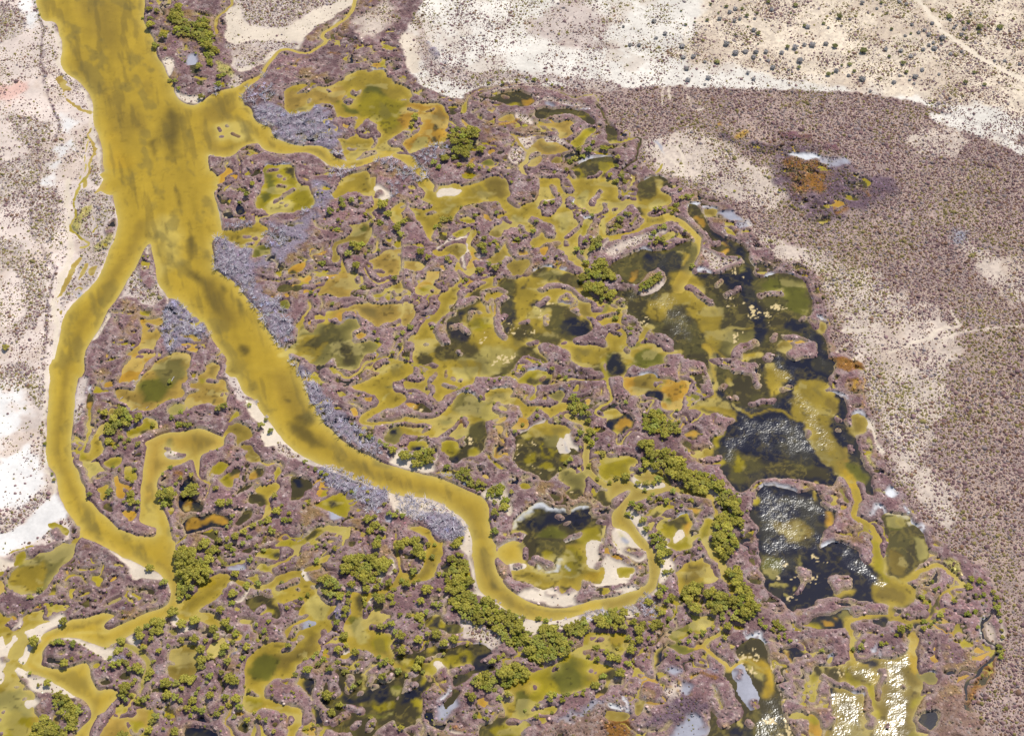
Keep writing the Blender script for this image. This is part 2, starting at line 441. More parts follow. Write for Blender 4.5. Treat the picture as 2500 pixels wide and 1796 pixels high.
g D 6 6:(148,118)(170,120)(172,127)(150,128)
g D 6 5:(185,128)(199,130)(198,134)(186,132)
g K 10 5:(145,135)(160,128)(185,136)(205,145)(225,155)(235,170)(215,180)(190,200)(160,185)(148,170)(143,150)
g G 8 2:(182,142)(200,140)(205,146)(190,150)
g w 3 0:(154,137)(160,136)(175,137)(180,139)(170,142)(158,140)
g A 8 6:(154,143)(165,142)(180,146)(190,150)(195,163)(185,172)(165,172)(157,165)(153,155)
g G 4 1:(36,125)(40,125)(46,138)(42,134)
h s .9:(42,95)(43,85)(43,78)
h s .9:(49,88)(49,78)
h s .8:(62,76)(66,88)(70,98)(78,96)
h s .8:(63,22)(63,40)
h s .9:(55,130)(61,140)(60,152)(50,156)
h s .7:(38,130)(48,140)(60,148)
b:99,39,4 107,47,4 116,46,3.5 125,46,3.5 134,46,3 123,51,3 129,53,1.5 136,54,2.5 148,47,3 160,42,4 175,40,4 164,54,4 171,24,3.5 80,55,2.5 64,61,3 140,60,3.5 80,75,2 70,50,3.5 60,41,3.5 154,62,2 168,40,3 123,27,3 102,11,3 107,8,3 45,30,3 37,34,2.5 8,24,2 35,19,3 14,40,3 22,40,3 61,51,3 93,17,3 106,19,2.5 111,17,2.5 124,17,2 118,65,2.5 83,69,3.5 65,71,3.5 139,9,3 123,70,3
t:91,55,2.6 85,4,1.6 99,6,2.2 59,10,1.4 63,22,1.7 82,18,2 117,14,2.3 160,5,2.5 127,30,2.5 107,31,1.7 168,23,2 112,30,1 71,20,1.2 98,20,1.2 113,8,2 153,42,2.5 163,60,2 127,39,1.2 126,12,1.5 136,2,2.6 92,12,1.4 118,24,1.2 156,12,1.2
T 4 0
rr 1.8:(82,-10)(88,2)(95,10)(105,22)(115,32)(125,39)(140,50)(155,58)(165,64)(181,71)(195,74)
h s 2.5:(105,20)(113,19)
h s 2:(120,35)(105,45)(90,51)
t:18,15,3 39,45,3.5 14,41,3 115,15,3 132,20,2 127,20,1.5 142,24,3.5 160,24,3.5 141,29,2 130,34,2 62,50,2 74,56,2.5 77,64,2.2 27,57,2.5 31,63,2 8,66,2.5 20,58,1.5 81,30,1.5 137,64,2.2 146,75,2.2 129,73,2.5 55,3,1.7 60,12,1.5 64,26,2 4,21,2 12,65,1.5
b:59,44,3 72,45,3 92,44,2.8 97,40,2.5 102,43,3.5 108,39,2.5 101,38,2.5 109,34,4 93,27,2.5 97,31,3 88,29,2.5 76,32,2.2 6,39,3.5 71,2,2.5 77,4,2.5 82,22,2.5 100,21,2.5 116,48,2.5 126,46,2.2 128,26,2.5 126,31,3 134,13,2.5 116,18,2.2 121,23,2 119,25,2.2 85,68,3.5 84,74,1.8 80,71,2 71,67,2.2 38,70,4 26,67,2.5 45,81,2 106,66,2.2 91,62,3 81,50,3 66,73,3 177,57,2.5 155,54,2 164,54,2.5 51,8,2 38,3,3 15,63,3.5 8,25,2
T 0 1
!R a:(94,-12)(96,0)(99,8)(102,20)(104,32)(103,42)(101,50)(97,57)(94,66)(89,78)(84,86)(77,94)(70,100)(62,108)(57,116)(54,126)(52,138)(49,150)(47,170)(72,170)(75,152)(78,143)(82,137)(88,128)(92,118)(98,108)(104,99)(110,90)(116,80)(122,70)(126,61)(132,52)(135,62)(138,78)(140,88)(145,96)(149,101)(155,102)(162,107)(168,114)(175,119)(181,124)(185,131)(188,138)(191,142)(196,148)(201,156)(204,170)(258,170)(256,158)(256,152)(253,147)(247,142)(243,137)(239,131)(235,127)(233,120)(231,113)(226,108)(221,103)(214,96)(211,90)(203,83)(195,78)(189,73)(189,63)(187,55)(189,48)(196,42)(196,36)(194,27)(192,17)(189,8)(186,-12)
c n 3:(155,3)(158,8)(160,20)(157,15)
c n 4:(166,48)(170,46)(172,60)(168,67)(165,58)
c n 5:(160,69)(168,74)(180,82)(190,90)(198,103)(205,120)(196,118)(185,105)(178,90)(168,82)(162,76)
c b 8:(183,84)(200,96)(210,118)(198,128)(187,112)
c n 2:(209,101)(213,104)(214,112)(211,108)
c n 3:(196,88)(200,92)(199,97)(196,92)
c n 4:(212,142)(220,145)(217,151)(213,148)
c l 6:(134,58)(141,68)(150,73)(144,80)(140,78)
c l 10:(135,35)(150,30)(160,60)(150,70)(138,50)
s b 8:(125,35)(115,60)(105,75)(95,90)(85,105)(75,120)(70,135)(62,165)
g X 3 6:(70,5)(85,5)(96,5)(101,20)(103,35)(100,50)(95,60)(88,75)(82,87)(72,96)(60,105)(55,113)(54,100)(60,85)(70,70)(68,60)(75,50)(65,42)(62,35)(65,20)(68,8)
g M 2:(92,42)(95,34)(101,29)(103,33)(100,46)(96,46)
g Y 4 5:(88,52)(100,45)(96,55)(86,60)(84,56)
g Y 3 2:(66,30)(75,20)(82,22)(72,34)(70,44)(64,40)
R p:(70,65)(71,68)(66,74)(62,82)(58,90)(55,97)(52,100)(53,92)(57,82)(61,73)(65,68)
C p 1.3:(52,99)(51,105)(54,109)(54,115)
C y 2.2:(75,-6)(68,4)(66,14)(66,24)(64,35)(64,42)(70,46)(78,49)(79,54)(70,56)
C y 1.5:(80,14)(77,22)(73,28)
R p:(84,8)(90,0)(91,3)(86,8)
R p:(79,75)(87,71)(86,74)(82,80)(79,80)
R p:(72,76)(76,70)(78,72)(72,82)(68,84)
C y 1.2:(82,28)(84,38)(83,43)
C y 1.4:(64,98)(70,91)(74,92)
g G 2 0:(68,98)(72,95)(73,99)(69,101)
h s 4.5:(60,-4)(60,20)(61,40)(63,55)(60,68)(55,80)(50,95)(48,110)(50,120)(50,140)(46,166)
g r 5:(28,5)(50,5)(50,35)(45,50)(30,45)(27,25)
g r 4:(-20,48)(15,50)(20,68)(10,75)(-20,78)
g r 5:(12,75)(30,70)(42,75)(45,95)(35,120)(20,135)(8,130)(25,110)(20,90)
g r 5:(-20,-5)(10,-5)(12,8)(5,22)(-20,25)
h z 1.6:(36,-2)(33,8)(28,22)(27,35)(30,48)(36,55)(41,65)(49,76)(46,88)(43,105)(42,120)(41,133)(39,150)
t:5,144,4 127,65,1.5 131,65,1.3
g X 4 5:(116,82)(125,72)(133,66)(138,82)(145,98)(140,105)(130,106)(115,98)(106,100)
g M 4:(124,70)(132,68)(135,78)(138,88)(130,92)(124,82)
h s 2:(131,56)(132,62)
g s 3 3:(96,114)(99,114)(92,130)(86,138)(82,138)(92,122)
h s 1.6:(140,89)(144,97)(148,102)(147,110)
g q 3:(148,105)(155,103)(165,110)(172,117)(178,125)(178,135)(170,140)(160,145)(152,150)(147,145)(144,135)(143,120)
dd 5:(148,105)(155,103)(165,110)(170,117)(168,128)(160,138)(152,146)(147,141)(144,132)(144,120)
dd 5:(165,128)(176,124)(182,130)(178,136)(166,134)
R p:(124,120)(135,119)(142,117)(143,122)(138,128)(143,133)(138,140)(135,146)(137,152)(130,157)(125,163)(112,166)(114,158)(116,152)(111,149)(118,145)(123,138)(125,130)
c o 6:(116,152)(132,148)(138,156)(128,170)(108,170)
I 3:(131,124)(136,127)(133,130)
I 2.4:(122,149)(128,147)(134,149)
I 1.6:(120,153)(124,153)
R b:(150,139)(154,137)(155,141)(151,144)
C y 2:(160,120)(170,124)(176,122)
R p:(161,134)(168,132)(176,138)(170,138)
R n:(124,112)(133,110)(134,113)(130,115)(125,114)
C y 1.4:(124,109)(126,114)(134,116)
R o:(124,120)(127,119)(127,122)(124,122)
C k 1.4:(88,148)(93,150)(95,153)
R k:(88,156)(91,155)(90,160)(88,160)
C n 1:(103,118)(105,127)(108,135)
C o 1:(104,138)(108,138)
R o:(93,153)(95,152)(96,154)
C y 1:(100,112)(107,114)(112,109)(108,115)(118,115)
C y 1.4:(177,120)(171,128)
T 0 2
R p:(102,19)(108,18)(118,18)(122,12)(128,6)(134,0)(140,-6)(150,-12)(160,-15)(168,-12)(168,-3)(168,0)(165,10)(160,15)(163,20)(160,25)(150,28)(142,32)(138,36)(128,37)(118,35)(110,30)(103,27)(101,22)
c g 14:(124,14)(140,6)(150,16)(142,27)(128,28)
c h 10:(135,0)(150,-10)(165,-8)(160,5)(145,10)
T 0 1
L:(165,170)(172,150)(181,146)(181,170)
T 1 1
R a:(13,42)(20,40)(30,40)(42,37)(46,34)(44,29)(48,28)(50,35)(55,38)(55,43)(52,46)(48,52)(45,55)(40,58)(28,54)(20,50)(12,46)(8,47)
c l 3:(30,53)(40,56)(44,52)(40,50)
I 1.4:(33,46)(39,46)
I 2:(37,52)(42,52)
I 2:(42,48)(45,48)
C l 2.6:(46,32)(50,30)(58,29)
h s 1.4:(7,12)(11,20)(13,27)(15,36)
R k:(27,20)(31,18)(35,21)(35,25)(31,27)(27,25)
h s 1:(28,17)(32,19)
C o 1:(38,24)(36,26)
g q 8:(8,47)(12,46)(22,52)(40,58)(42,66)(50,66)(60,58)(62,45)(55,40)(60,36)(75,36)(90,30)(96,26)(97,28)(92,45)(80,60)(60,72)(45,80)(46,90)(52,100)(65,102)(70,110)(73,118)(77,124)(78,135)(75,145)(68,144)(58,133)(52,120)(45,108)(33,96)(28,88)(8,73)(7,60)
g q 8:(100,0)(115,5)(112,25)(100,25)(96,12)
dd 5.2:(8,47)(22,52)(40,58)(42,66)(40,75)(44,85)(42,95)(50,101)(65,101)(70,110)(76,118)(78,135)(73,143)(66,143)(60,133)(53,122)(45,108)(33,96)(28,88)(8,73)(7,60)
dd 5:(50,44)(60,38)(70,42)(75,50)(62,60)(50,52)
dd 4:(90,20)(98,22)(92,27)(85,28)
dd 4:(163,0)(172,0)(170,12)(165,13)
dd 4:(20,36)(40,34)(45,37)(30,39)(17,39)
dd 4:(-2,125)(5,131)(4,138)(-2,138)
dd 4:(74,155)(78,152)(80,160)(76,162)
R g:(44,57)(52,53)(58,55)(57,61)(50,64)(41,66)
h Y 2:(66,53)(69,55)
R o:(73,79)(78,73)(85,70)(90,69)(90,73)(85,77)(78,80)
c n 2:(72,80)(78,76)(82,79)
R o:(88,82)(92,79)(95,81)(93,86)(87,86)(80,83)(75,83)
C y 1.2:(45,81)(55,84)(65,85)(80,83)
h o 3:(96,64)(105,60)
C k 1.8:(98,46)(103,49)
C y 1:(107,52)(103,57)(96,64)
C y 1:(97,25)(97,33)(101,38)(110,40)
R a:(112,8)(116,4)(120,-3)(126,-8)(135,-10)(143,-10)(147,0)(147,8)(142,10)(135,7)(126,7)(120,10)(114,13)
C a 5:(148,-6)(149,8)(152,15)(150,22)(145,24)
C b 2.5:(146,25)(150,30)(146,34)(140,36)(133,36)
L s:(150,2)(157,3)(163,9)(158,14)(152,10)
I 2.4:(151,10)(155,7)
R b:(127,36)(133,36)(140,34)(145,35)(147,42)(143,50)(137,54)(130,50)(120,53)(116,60)(119,64)(116,68)(111,66)(113,56)(118,50)(125,45)(129,40)
c g 3:(132,42)(140,37)(144,40)(138,43)(132,45)
R p:(101,95)(105,88)(110,83)(116,80)(120,75)(120,68)(123,72)(125,78)(130,78)(136,80)(130,84)(135,90)(130,93)(131,98)(122,100)(112,96)(103,97)
C a 1.6:(121,76)(121,66)
C a 1.6:(131,84)(134,80)(138,82)(138,87)(133,88)(131,85)
R p:(144,68)(150,65)(156,60)(162,58)(172,57)(182,57)(181,64)(178,66)(175,70)(172,76)(170,80)(163,80)(156,83)(150,77)(148,71)
I 2:(172,62)(174,62)
I 3:(152,77)(158,77)
C a 2:(140,74)(143,80)(148,85)(154,88)(158,87)(163,84)
C a 2:(176,82)(170,89)(166,90)
R b:(166,90)(170,87)(175,88)(177,94)(172,97)(168,95)
R y:(167,52)(172,48)(176,51)(174,55)(168,55)
R y:(160,48)(165,48)(163,52)
R y:(148,46)(151,46)(150,48)
C a 2:(153,50)(152,57)(148,60)
R y:(148,98)(155,97)(160,93)(165,92)(158,99)(150,101)
R o:(168,102)(172,99)(175,101)(172,104)
R y:(148,103)(153,102)(153,104)
R y:(160,100)(164,97)(163,104)(161,104)
R a:(164,24)(168,18)(175,15)(181,16)(188,22)(190,30)(184,34)(176,33)(170,36)(165,32)
c l 3:(166,22)(170,28)(176,32)(168,33)
I 2.4:(175,25)(181,23)
I 1.5:(174,19)(180,17)
R p:(110,119)(112,112)(120,110)(126,109)(132,107)(140,106)(150,107)(165,107)(175,106)(183,105)(185,115)(184,125)(180,126)(178,120)(174,119)(168,122)(160,123)(155,127)(150,128)(147,126)(143,121)(138,117)(134,112)(128,113)(118,116)
R h:(80,140)(82,132)(83,127)(88,122)(92,130)(97,130)(100,124)(106,122)(110,122)(118,124)(125,120)(133,120)(136,122)(136,128)(130,132)(129,136)(132,141)(138,141)(145,138)(152,141)(153,146)(145,150)(140,154)(135,160)(130,163)(118,163)(116,158)(114,152)(106,158)(98,159)(90,155)(80,150)(76,148)(72,147)(76,142)
C a 3:(106,122)(107,117)(112,112)
h G 1.4:(125,120)(132,119)(136,122)
L:(130,134)(137,130)(143,131)(142,137)(134,140)
R o:(133,134)(138,132)(142,134)(137,138)(133,137)
c a 6:(80,150)(85,135)(100,130)(108,140)(100,155)(90,155)
c n 8:(105,130)(112,124)(120,135)(130,143)(133,155)(125,158)(120,147)(110,140)(95,143)(84,144)
!C l 3:(68,151)(78,147)
h w 1.6:(76,147)(80,148)
R o:(116,118)(120,114)(122,117)(119,121)
R a:(97,117)(103,115)(105,119)(98,120)
C a 3:(82,126)(88,118)(92,110)(91,104)
I 2.4:(80,118)(86,115)
R g:(68,105)(72,102)(75,105)(72,110)(69,111)
R o:(71,97)(75,96)(74,100)(71,100)
R n:(64,91)(72,88)(76,92)(70,96)(65,95)
R n:(76,90)(83,89)(83,93)(78,94)
R o:(98,88)(103,86)(102,88)(98,89)
R o:(92,121)(95,120)(94,124)(92,123)
C y 1:(102,113)(105,105)(103,100)
C y 2.5:(136,163)(142,157)(150,154)(160,153)(168,155)(169,160)(165,166)
C y 1.4:(163,127)(170,125)(178,124)
C y 1:(168,132)(166,140)(164,150)(160,153)
R y:(152,162)(162,160)(155,165)(150,165)
t:31,6,2 34,6,2.5 37,10,3 42,1,3 31,16,2 100,9,1.2 104,9,1.3 111,25,4 121,15,4 122,20,3.5 118,24,2 130,15,3.5 157,20,5 161,16,2 155,15,2.5 162,27,4.5 155,34,3.5 142,27,2.5 118,33,2.5 117,40,3 112,40,2 148,35,2 170,40,4.5 173,45,3.5 176,34,3.5 172,36,2.5 131,54,4.5 138,53,4 135,58,4 127,62,4 104,70,4 134,73,4.5 142,63,2 154,60,2 168,84,3.2 140,91,3 94,97,2.5 98,99,1.8 113,107,2.2 166,150,2.5 173,143,2.5 175,132,3 181,127,3 170,135,2.5 153,137,2 150,132,2 179,155,2 137,14,2 145,60,2
T 2 1
R a:(12,-6)(88,-6)(113,-6)(140,-4)(181,-3)(188,20)(188,60)(188,120)(188,170)(60,170)(-5,168)(-5,135)(5,128)(12,122)(20,117)(24,110)(23,100)(20,95)(8,98)(-5,100)(-5,20)(5,17)(12,8)
L:(20,-14)(22,0)(30,1)(40,-2)(50,1)(58,-1)(66,-5)(74,-8)(80,-6)(86,-2)(90,2)(92,-14)
L:(88,-6)(113,-6)(114,3)(112,12)(106,16)(100,19)(96,21)(92,19)(87,15)(88,8)
L:(124,3)(128,2)(132,8)(134,16)(131,22)(124,27)(118,28)(115,26)(116,22)(113,20)(117,16)(125,15)(129,12)(126,8)
g s 2:(120,14)(127,11)(128,14)(121,17)
L:(138,13)(145,12)(146,18)(152,22)(158,25)(163,28)(170,22)(171,16)(175,18)(183,18)(183,25)(175,27)(169,30)(167,36)(167,42)(160,50)(156,56)(150,58)(149,52)(152,42)(155,38)(158,32)(154,30)(150,36)(146,42)(140,47)(137,46)(144,40)(149,34)(147,30)(145,24)(139,19)
R y:(154,31)(161,31)(161,36)(157,43)(153,46)(151,40)
h w 1.2:(154,30)(160,30)
I 3.6:(161,18)(165,13)(169,7)
L:(132,-6)(140,-3)(145,5)(142,8)(137,5)
L:(-5,22)(3,26)(7,33)(12,37)(14,45)(18,51)(24,52)(23,56)(18,58)(21,63)(27,66)(33,65)(37,64)(41,69)(38,76)(42,80)(40,86)(34,93)(28,97)(23,101)(18,99)(10,98)(-5,97)
R p:(-4,68)(4,67)(9,68)(12,72)(11,76)(5,77)(0,75)(-4,74)
R o:(5,93)(8,88)(14,85)(15,78)(20,78)(26,78)(24,83)(20,86)(25,92)(27,95)(22,99)(12,99)(7,97)
c y 4:(10,90)(18,87)(24,92)(18,97)(10,95)
I 1.8:(20,95)(20,94)
C a 1.3:(0,79)(5,80)(4,88)(6,93)
h w 1.2:(20,77)(25,77)
L:(-5,12)(0,17)(8,14)(14,16)(20,18)(18,21)(12,21)(5,19)(-5,18)
I 3.6:(-3,-4)(2,3)(0,10)
I 2.6:(18,26)(21,25)
L s:(24,10)(27,6)(32,4)(40,4)(46,6)(42,9)(32,10)
I 2:(22,6)(24,1)
I 2.4:(47,1)(50,0)
c l 5:(28,22)(35,18)(42,18)(35,25)(30,25)
c l 4:(2,20)(8,24)(6,28)(0,26)
c b 6:(70,-5)(86,-5)(87,8)(80,14)(70,8)
c l 5:(125,28)(135,25)(144,30)(142,36)(135,42)(133,34)
c l 4:(168,28)(181,28)(181,35)(173,45)(168,40)
c l 3:(155,5)(160,8)(155,22)(150,18)(147,12)
h w 3:(146,15)(149,15)
L:(20,50)(22,42)(30,35)(40,31)(44,24)(50,19)(60,17)(70,16)(78,15)(81,20)(86,25)(78,26)(75,30)(79,32)(78,36)(72,38)(70,44)(75,47)(80,47)(84,42)(90,39)(96,39)(98,43)(96,48)(88,50)(82,54)(78,58)(74,62)(68,66)(60,65)(58,62)(62,60)(58,55)(56,52)(60,44)(58,40)(55,40)(52,44)(50,50)(52,58)(53,66)(50,73)(50,76)(44,70)(46,65)(50,60)(52,54)(50,51)(45,51)(40,52)(34,56)(28,59)(24,57)(27,52)(22,50)(19,49)
c b 3:(34,56)(44,51)(50,52)(49,58)(44,66)(38,62)
c o 4:(52,60)(56,60)(58,68)(52,74)
R y:(44,31)(50,28)(56,31)(57,34)(53,36)(47,35)
R o:(64,29)(67,27)(71,31)(70,32)(66,31)
R y:(37,44)(45,41)(52,39)(53,42)(48,46)(40,47)
h s 2.4:(25,57)(30,55)(36,51)(44,48)(50,47)
h s 2.4:(52,52)(51,58)(46,66)(49,74)
h s 2:(60,65)(67,64)
R b:(70,42)(76,38)(82,38)(83,43)(78,47)(72,46)
I 2.6:(82,30)(84,34)(87,35)
L:(105,32)(108,29)(115,32)(122,34)(127,36)(129,42)(127,48)(123,48)(122,44)(118,42)(115,45)(110,47)(105,45)(100,41)(97,37)(102,37)(104,42)(110,43)(113,40)(112,36)(108,34)
L:(88,50)(95,47)(102,44)(108,48)(106,52)(108,56)(115,55)(118,53)(125,52)(132,51)(132,54)(128,57)(137,60)(140,65)(144,70)(148,73)(152,74)(148,79)(140,77)(133,74)(125,73)(118,72)(112,74)(108,80)(103,82)(100,79)(104,74)(106,68)(104,65)(96,66)(90,63)(88,57)
c l 3:(92,26)(94,29)(100,30)(97,33)(90,32)
R o:(113,57)(118,55)(123,56)(121,60)(118,63)(114,60)
R k:(95,60)(99,58)(102,59)(101,62)(96,62)
C o 1:(96,62)(102,62)(103,58)
C n 1:(129,56)(128,64)
C a 2.4:(139,62)(142,60)(148,66)(152,72)
L:(56,69)(62,68)(70,69)(78,66)(84,63)(90,66)(88,73)(89,78)(82,81)(74,80)(66,83)(58,87)(50,91)(45,91)(43,88)(50,84)(44,81)(42,77)(46,78)(52,81)(56,80)(60,77)(58,73)
R b:(72,66)(76,60)(81,57)(84,62)(82,67)(75,71)(71,70)
h s 1.4:(83,58)(85,62)(86,67)
R b:(87,70)(92,67)(100,66)(105,68)(104,74)(100,79)(90,78)
I 3:(85,81)(92,82)(97,81)
I 3:(81,82)(76,84)(76,90)
L:(43,94)(50,93)(55,88)(62,87)(67,88)(60,92)(54,95)(48,97)(45,100)(55,101)(61,101)(55,105)(48,108)(42,110)(38,115)(34,118)(32,124)(30,130)(33,137)(36,141)(30,143)(25,139)(22,132)(24,124)(30,116)(35,112)(35,107)(42,103)
I 3:(18,124)(22,126)
I 3.4:(65,102)(66,97)(72,95)(80,94)(85,96)
I 2.6:(65,104)(70,106)(74,103)
I 3:(53,113)(56,112)(61,112)
I 3:(55,113)(52,118)
I 2.5:(69,109)(69,111)
I 6:(85,101)(79,105)(77,112)(77,122)(80,128)(83,134)
I 3:(80,119)(85,115)
I 5:(38,127)(44,126)(50,130)
I 3:(98,123)(105,121)
I 4.5:(113,106)(119,102)
I 3:(121,116)(121,123)
I 4.4:(116,94)(122,90)(132,89)(140,92)(147,96)(152,100)(158,103)(164,106)(165,112)(171,109)
L:(130,103)(136,97)(144,100)(148,105)(148,112)(152,117)(144,112)(142,106)(135,103)
R b:(148,106)(152,104)(158,104)(162,108)(161,113)(155,116)(150,114)
L:(156,117)(162,118)(168,123)(172,126)(181,123)(188,126)(178,130)(172,135)(175,140)(172,144)(162,142)(155,141)(144,140)(145,136)(155,133)(163,127)(160,120)
I 3:(168,118)(175,116)(185,112)
I 3:(178,130)(185,132)
I 4.4:(106,141)(112,139)
L:(96,170)(98,155)(105,153)(112,155)(118,158)(122,156)(116,148)(115,143)(120,140)(127,142)(134,145)(140,150)(143,156)(150,160)(160,163)(170,170)
I 3:(172,158)(176,164)
I 3:(42,148)(45,150)
I 1.6:(13,142)(15,142)
I 1.6:(136,141)(138,141)
L:(-5,100)(10,98)(18,99)(23,101)(25,108)(20,115)(14,119)(10,126)(5,132)(0,136)(-5,138)
R p:(-5,105)(2,105)(5,112)(3,122)(-5,126)
C a 1.4:(8,122)(14,118)(20,116)
L:(-5,142)(3,142)(5,146)(2,152)(4,158)(15,160)(20,158)(22,164)(-5,170)
L:(172,49)(175,47)(183,52)(190,60)(190,104)(178,106)(168,101)(158,94)(153,88)(152,80)(158,74)(158,66)(160,58)(166,50)
g V 4:(175,50)(190,55)(190,65)(178,66)(170,60)
g V 4:(163,85)(190,78)(190,92)(175,92)
I 2.6:(148,60)(155,68)
I 3:(138,50)(139,54)
I 1.8:(150,50)(151,50)
L:(176,34)(183,30)(190,38)(190,45)(178,46)(175,42)
C n 2:(165,92)(172,100)(185,106)
c n 6:(55,97)(68,89)(70,92)(65,103)(58,105)(50,115)(35,112)(45,107)
c k 6:(30,125)(38,113)(48,110)(50,118)(46,122)(52,128)(50,138)(40,142)(33,136)
c k 5:(50,112)(56,108)(60,110)(56,114)(52,120)
c n 7:(78,85)(90,81)(97,92)(92,98)(80,95)
c n 3:(86,90)(91,92)(90,97)(86,95)
c k 6:(80,103)(91,98)(93,110)(90,128)(86,132)(80,118)
c n 8:(92,132)(100,120)(110,128)(120,133)(133,138)(125,145)(105,137)(98,138)
c n 8:(113,108)(130,104)(145,110)(150,118)(162,123)(160,132)(145,138)(128,132)(118,125)(124,115)
c k 6:(140,120)(156,122)(158,130)(146,134)(134,128)
c k 4:(106,108)(112,102)(120,108)(114,112)
c n 4:(108,78)(114,73)(120,75)(115,81)(108,82)
c k 4:(100,90)(106,85)(108,87)(101,92)
c n 6:(130,83)(140,78)(147,84)(152,92)(140,90)
c h 6:(115,80)(128,76)(135,82)(122,85)
c n 9:(20,145)(35,142)(50,138)(62,150)(45,160)(28,157)
c n 4:(8,148)(18,152)(22,160)(10,162)
c n 9:(66,170)(80,158)(92,148)(105,143)(115,148)(120,158)(98,158)(90,170)
c n 9:(155,165)(170,155)(190,152)(190,175)(160,175)
c l 9:(30,162)(50,155)(75,145)(95,148)(88,158)(70,168)(40,170)
c y 4:(52,122)(60,118)(70,118)(73,124)(60,128)(54,126)
c l 5:(106,112)(112,110)(120,114)(112,116)
s b 3:(12,100)(6,120)(2,140)
f 6:(53,135)(58,130)(65,131)(67,138)(58,141)
f 5:(114,110)(125,105)(130,113)(120,117)
f 5:(78,152)(92,149)(90,160)(76,160)
f 2.5:(88,122)(110,130)(105,136)(90,130)
f 3:(148,120)(158,120)(160,128)(150,134)(154,126)
f 3:(32,124)(40,128)(36,138)(32,132)
h w 1.6:(110,76)(118,73)(124,73)
h w 1.4:(131,75)(137,75)
h G 2:(134,104)(142,106)
C g 2:(185,100)(176,106)(172,112)
t:10,61,4.5 16,66,3.5 33,67,3 30,32,4 36,32,3.5 23,37,2.5 27,38,2.5 6,13,2 58,28,2.5 77,26,2.5 46,20,2 64,56,5 66,61,3 71,54,2.2 75,51,2.5 66,49,2.5 78,57,2.5 61,44,2 76,75,4 80,71,2.5 63,77,4 70,72,3 60,75,2.5 95,48,2.5 102,47,2.5 109,43,3 112,34,2.5 97,41,1.5 119,67,2 130,65,1.5 126,17,2.5 120,18,2.5 154,25,2.5 161,28,2.5 148,27,2 144,17,2 155,52,3 160,48,2 148,58,3 152,60,2.5 156,69,3.5 20,126,2 113,157,1.8 115,160,1.8 118,158,1.5 50,84,2.5 47,86,2 109,57,1.7 2,128,2.5 178,42,2 169,36,0.8 36,70,2
tt 4:(163,50)(168,47)(170,53)(163,60)(158,62)(160,55)
tt 4.5:(164,70)(172,68)(174,76)(180,80)(178,84)(168,82)(160,86)(153,83)(155,77)(162,73)
tt 4.5:(155,88)(162,88)(172,92)(181,96)(181,100)(172,103)(165,98)(157,95)
T 3 1
R a:(-5,6)(3,4)(8,12)(12,12)(18,5)(24,-3)(40,-3)(42,6)(50,12)(50,18)(45,19)(35,21)(30,25)(30,29)(38,28)(48,25)(53,28)(50,33)(40,34)(30,38)(20,42)(8,47)(-5,51)(-5,45)(5,43)(20,38)(27,35)(24,28)(20,22)(14,19)(8,24)(0,33)(-5,36)
c n 5:(20,-6)(40,-3)(36,8)(25,12)(20,12)
c n 3:(18,20)(24,20)(26,27)(22,27)
c l 4:(28,18)(40,12)(48,18)(35,22)
I 5:(18,3)(15,10)(16,12)
I 3.4:(8,-4)(6,5)(7,12)
L:(-5,36)(3,28)(10,22)(14,20)(17,24)(18,32)(24,30)(27,34)(18,39)(8,43)(-5,45)
C g 1.6:(20,30)(17,34)(12,33)
I 3:(0,22)(1,24)
!C a 7:(48,29)(58,33)(66,40)(73,46)(74,52)(72,60)(68,67)(64,76)(60,85)(57,92)
L:(-8,72)(-5,53)(8,50)(20,45)(32,40)(40,35)(50,33)(56,37)(62,43)(69,47)(70,51)(62,51)(55,55)(45,58)(32,57)(26,55)(15,60)(5,66)
g V 4:(-5,58)(20,48)(35,42)(45,40)(40,45)(20,54)(0,64)
R y:(40,47)(45,43)(52,42)(50,47)(42,50)
R n:(-8,76)(3,67)(12,62)(22,58)(27,57)(35,59)(48,57)(63,50)(71,53)(72,62)(69,72)(70,77)(88,79)(100,77)(112,73)(122,76)(126,82)(142,78)(152,79)(162,83)(170,91)(176,100)(175,112)(171,121)(181,129)(186,138)(189,150)(191,163)(191,175)(185,182)(160,185)(120,190)(90,180)(84,168)(78,157)(62,155)(57,147)(52,146)(52,138)(45,133)(34,131)(33,125)(27,130)(24,124)(18,117)(10,114)(12,106)(5,98)(-8,92)
R n:(66,18)(73,20)(78,25)(84,33)(86,40)(92,45)(100,48)(108,51)(115,56)(119,64)(124,75)(118,80)(112,72)(116,68)(113,65)(103,64)(97,60)(92,60)(84,58)(84,54)(90,52)(80,48)(73,40)(70,32)(65,26)
c a 7:(52,78)(60,74)(68,78)(75,85)(80,95)(78,100)(92,108)(95,118)(87,128)(78,132)(72,125)(65,115)(60,107)(50,115)(40,120)(31,115)(29,105)(38,97)(50,92)(53,85)
c a 5:(82,133)(95,128)(105,130)(97,140)(88,145)(80,140)
s a 1.4:(97,131)(108,127)(120,127)(130,122)
c o 3:(12,85)(18,78)(22,76)(20,84)(14,87)
c o 3:(70,27)(80,32)(78,37)(72,32)
c o 2:(95,49)(102,52)(100,56)(96,54)
c o 2:(93,60)(100,58)(98,64)
c o 3:(104,65)(114,63)(110,68)
c g 3:(114,70)(118,75)(113,77)
c a 2:(54,59)(64,60)(66,64)(60,72)(61,62)
c k 7:(30,62)(50,60)(58,62)(58,75)(45,80)(30,75)(27,68)
c k 6:(84,42)(100,50)(115,60)(124,76)(118,92)(105,94)(95,84)(72,79)(80,80)(110,78)(112,67)
c k 7:(112,92)(122,90)(130,108)(128,120)(115,116)(110,100)
c k 8:(124,120)(132,126)(134,138)(128,148)(120,142)
c k 6:(150,120)(168,122)(185,138)(190,165)(178,158)(165,133)(150,126)
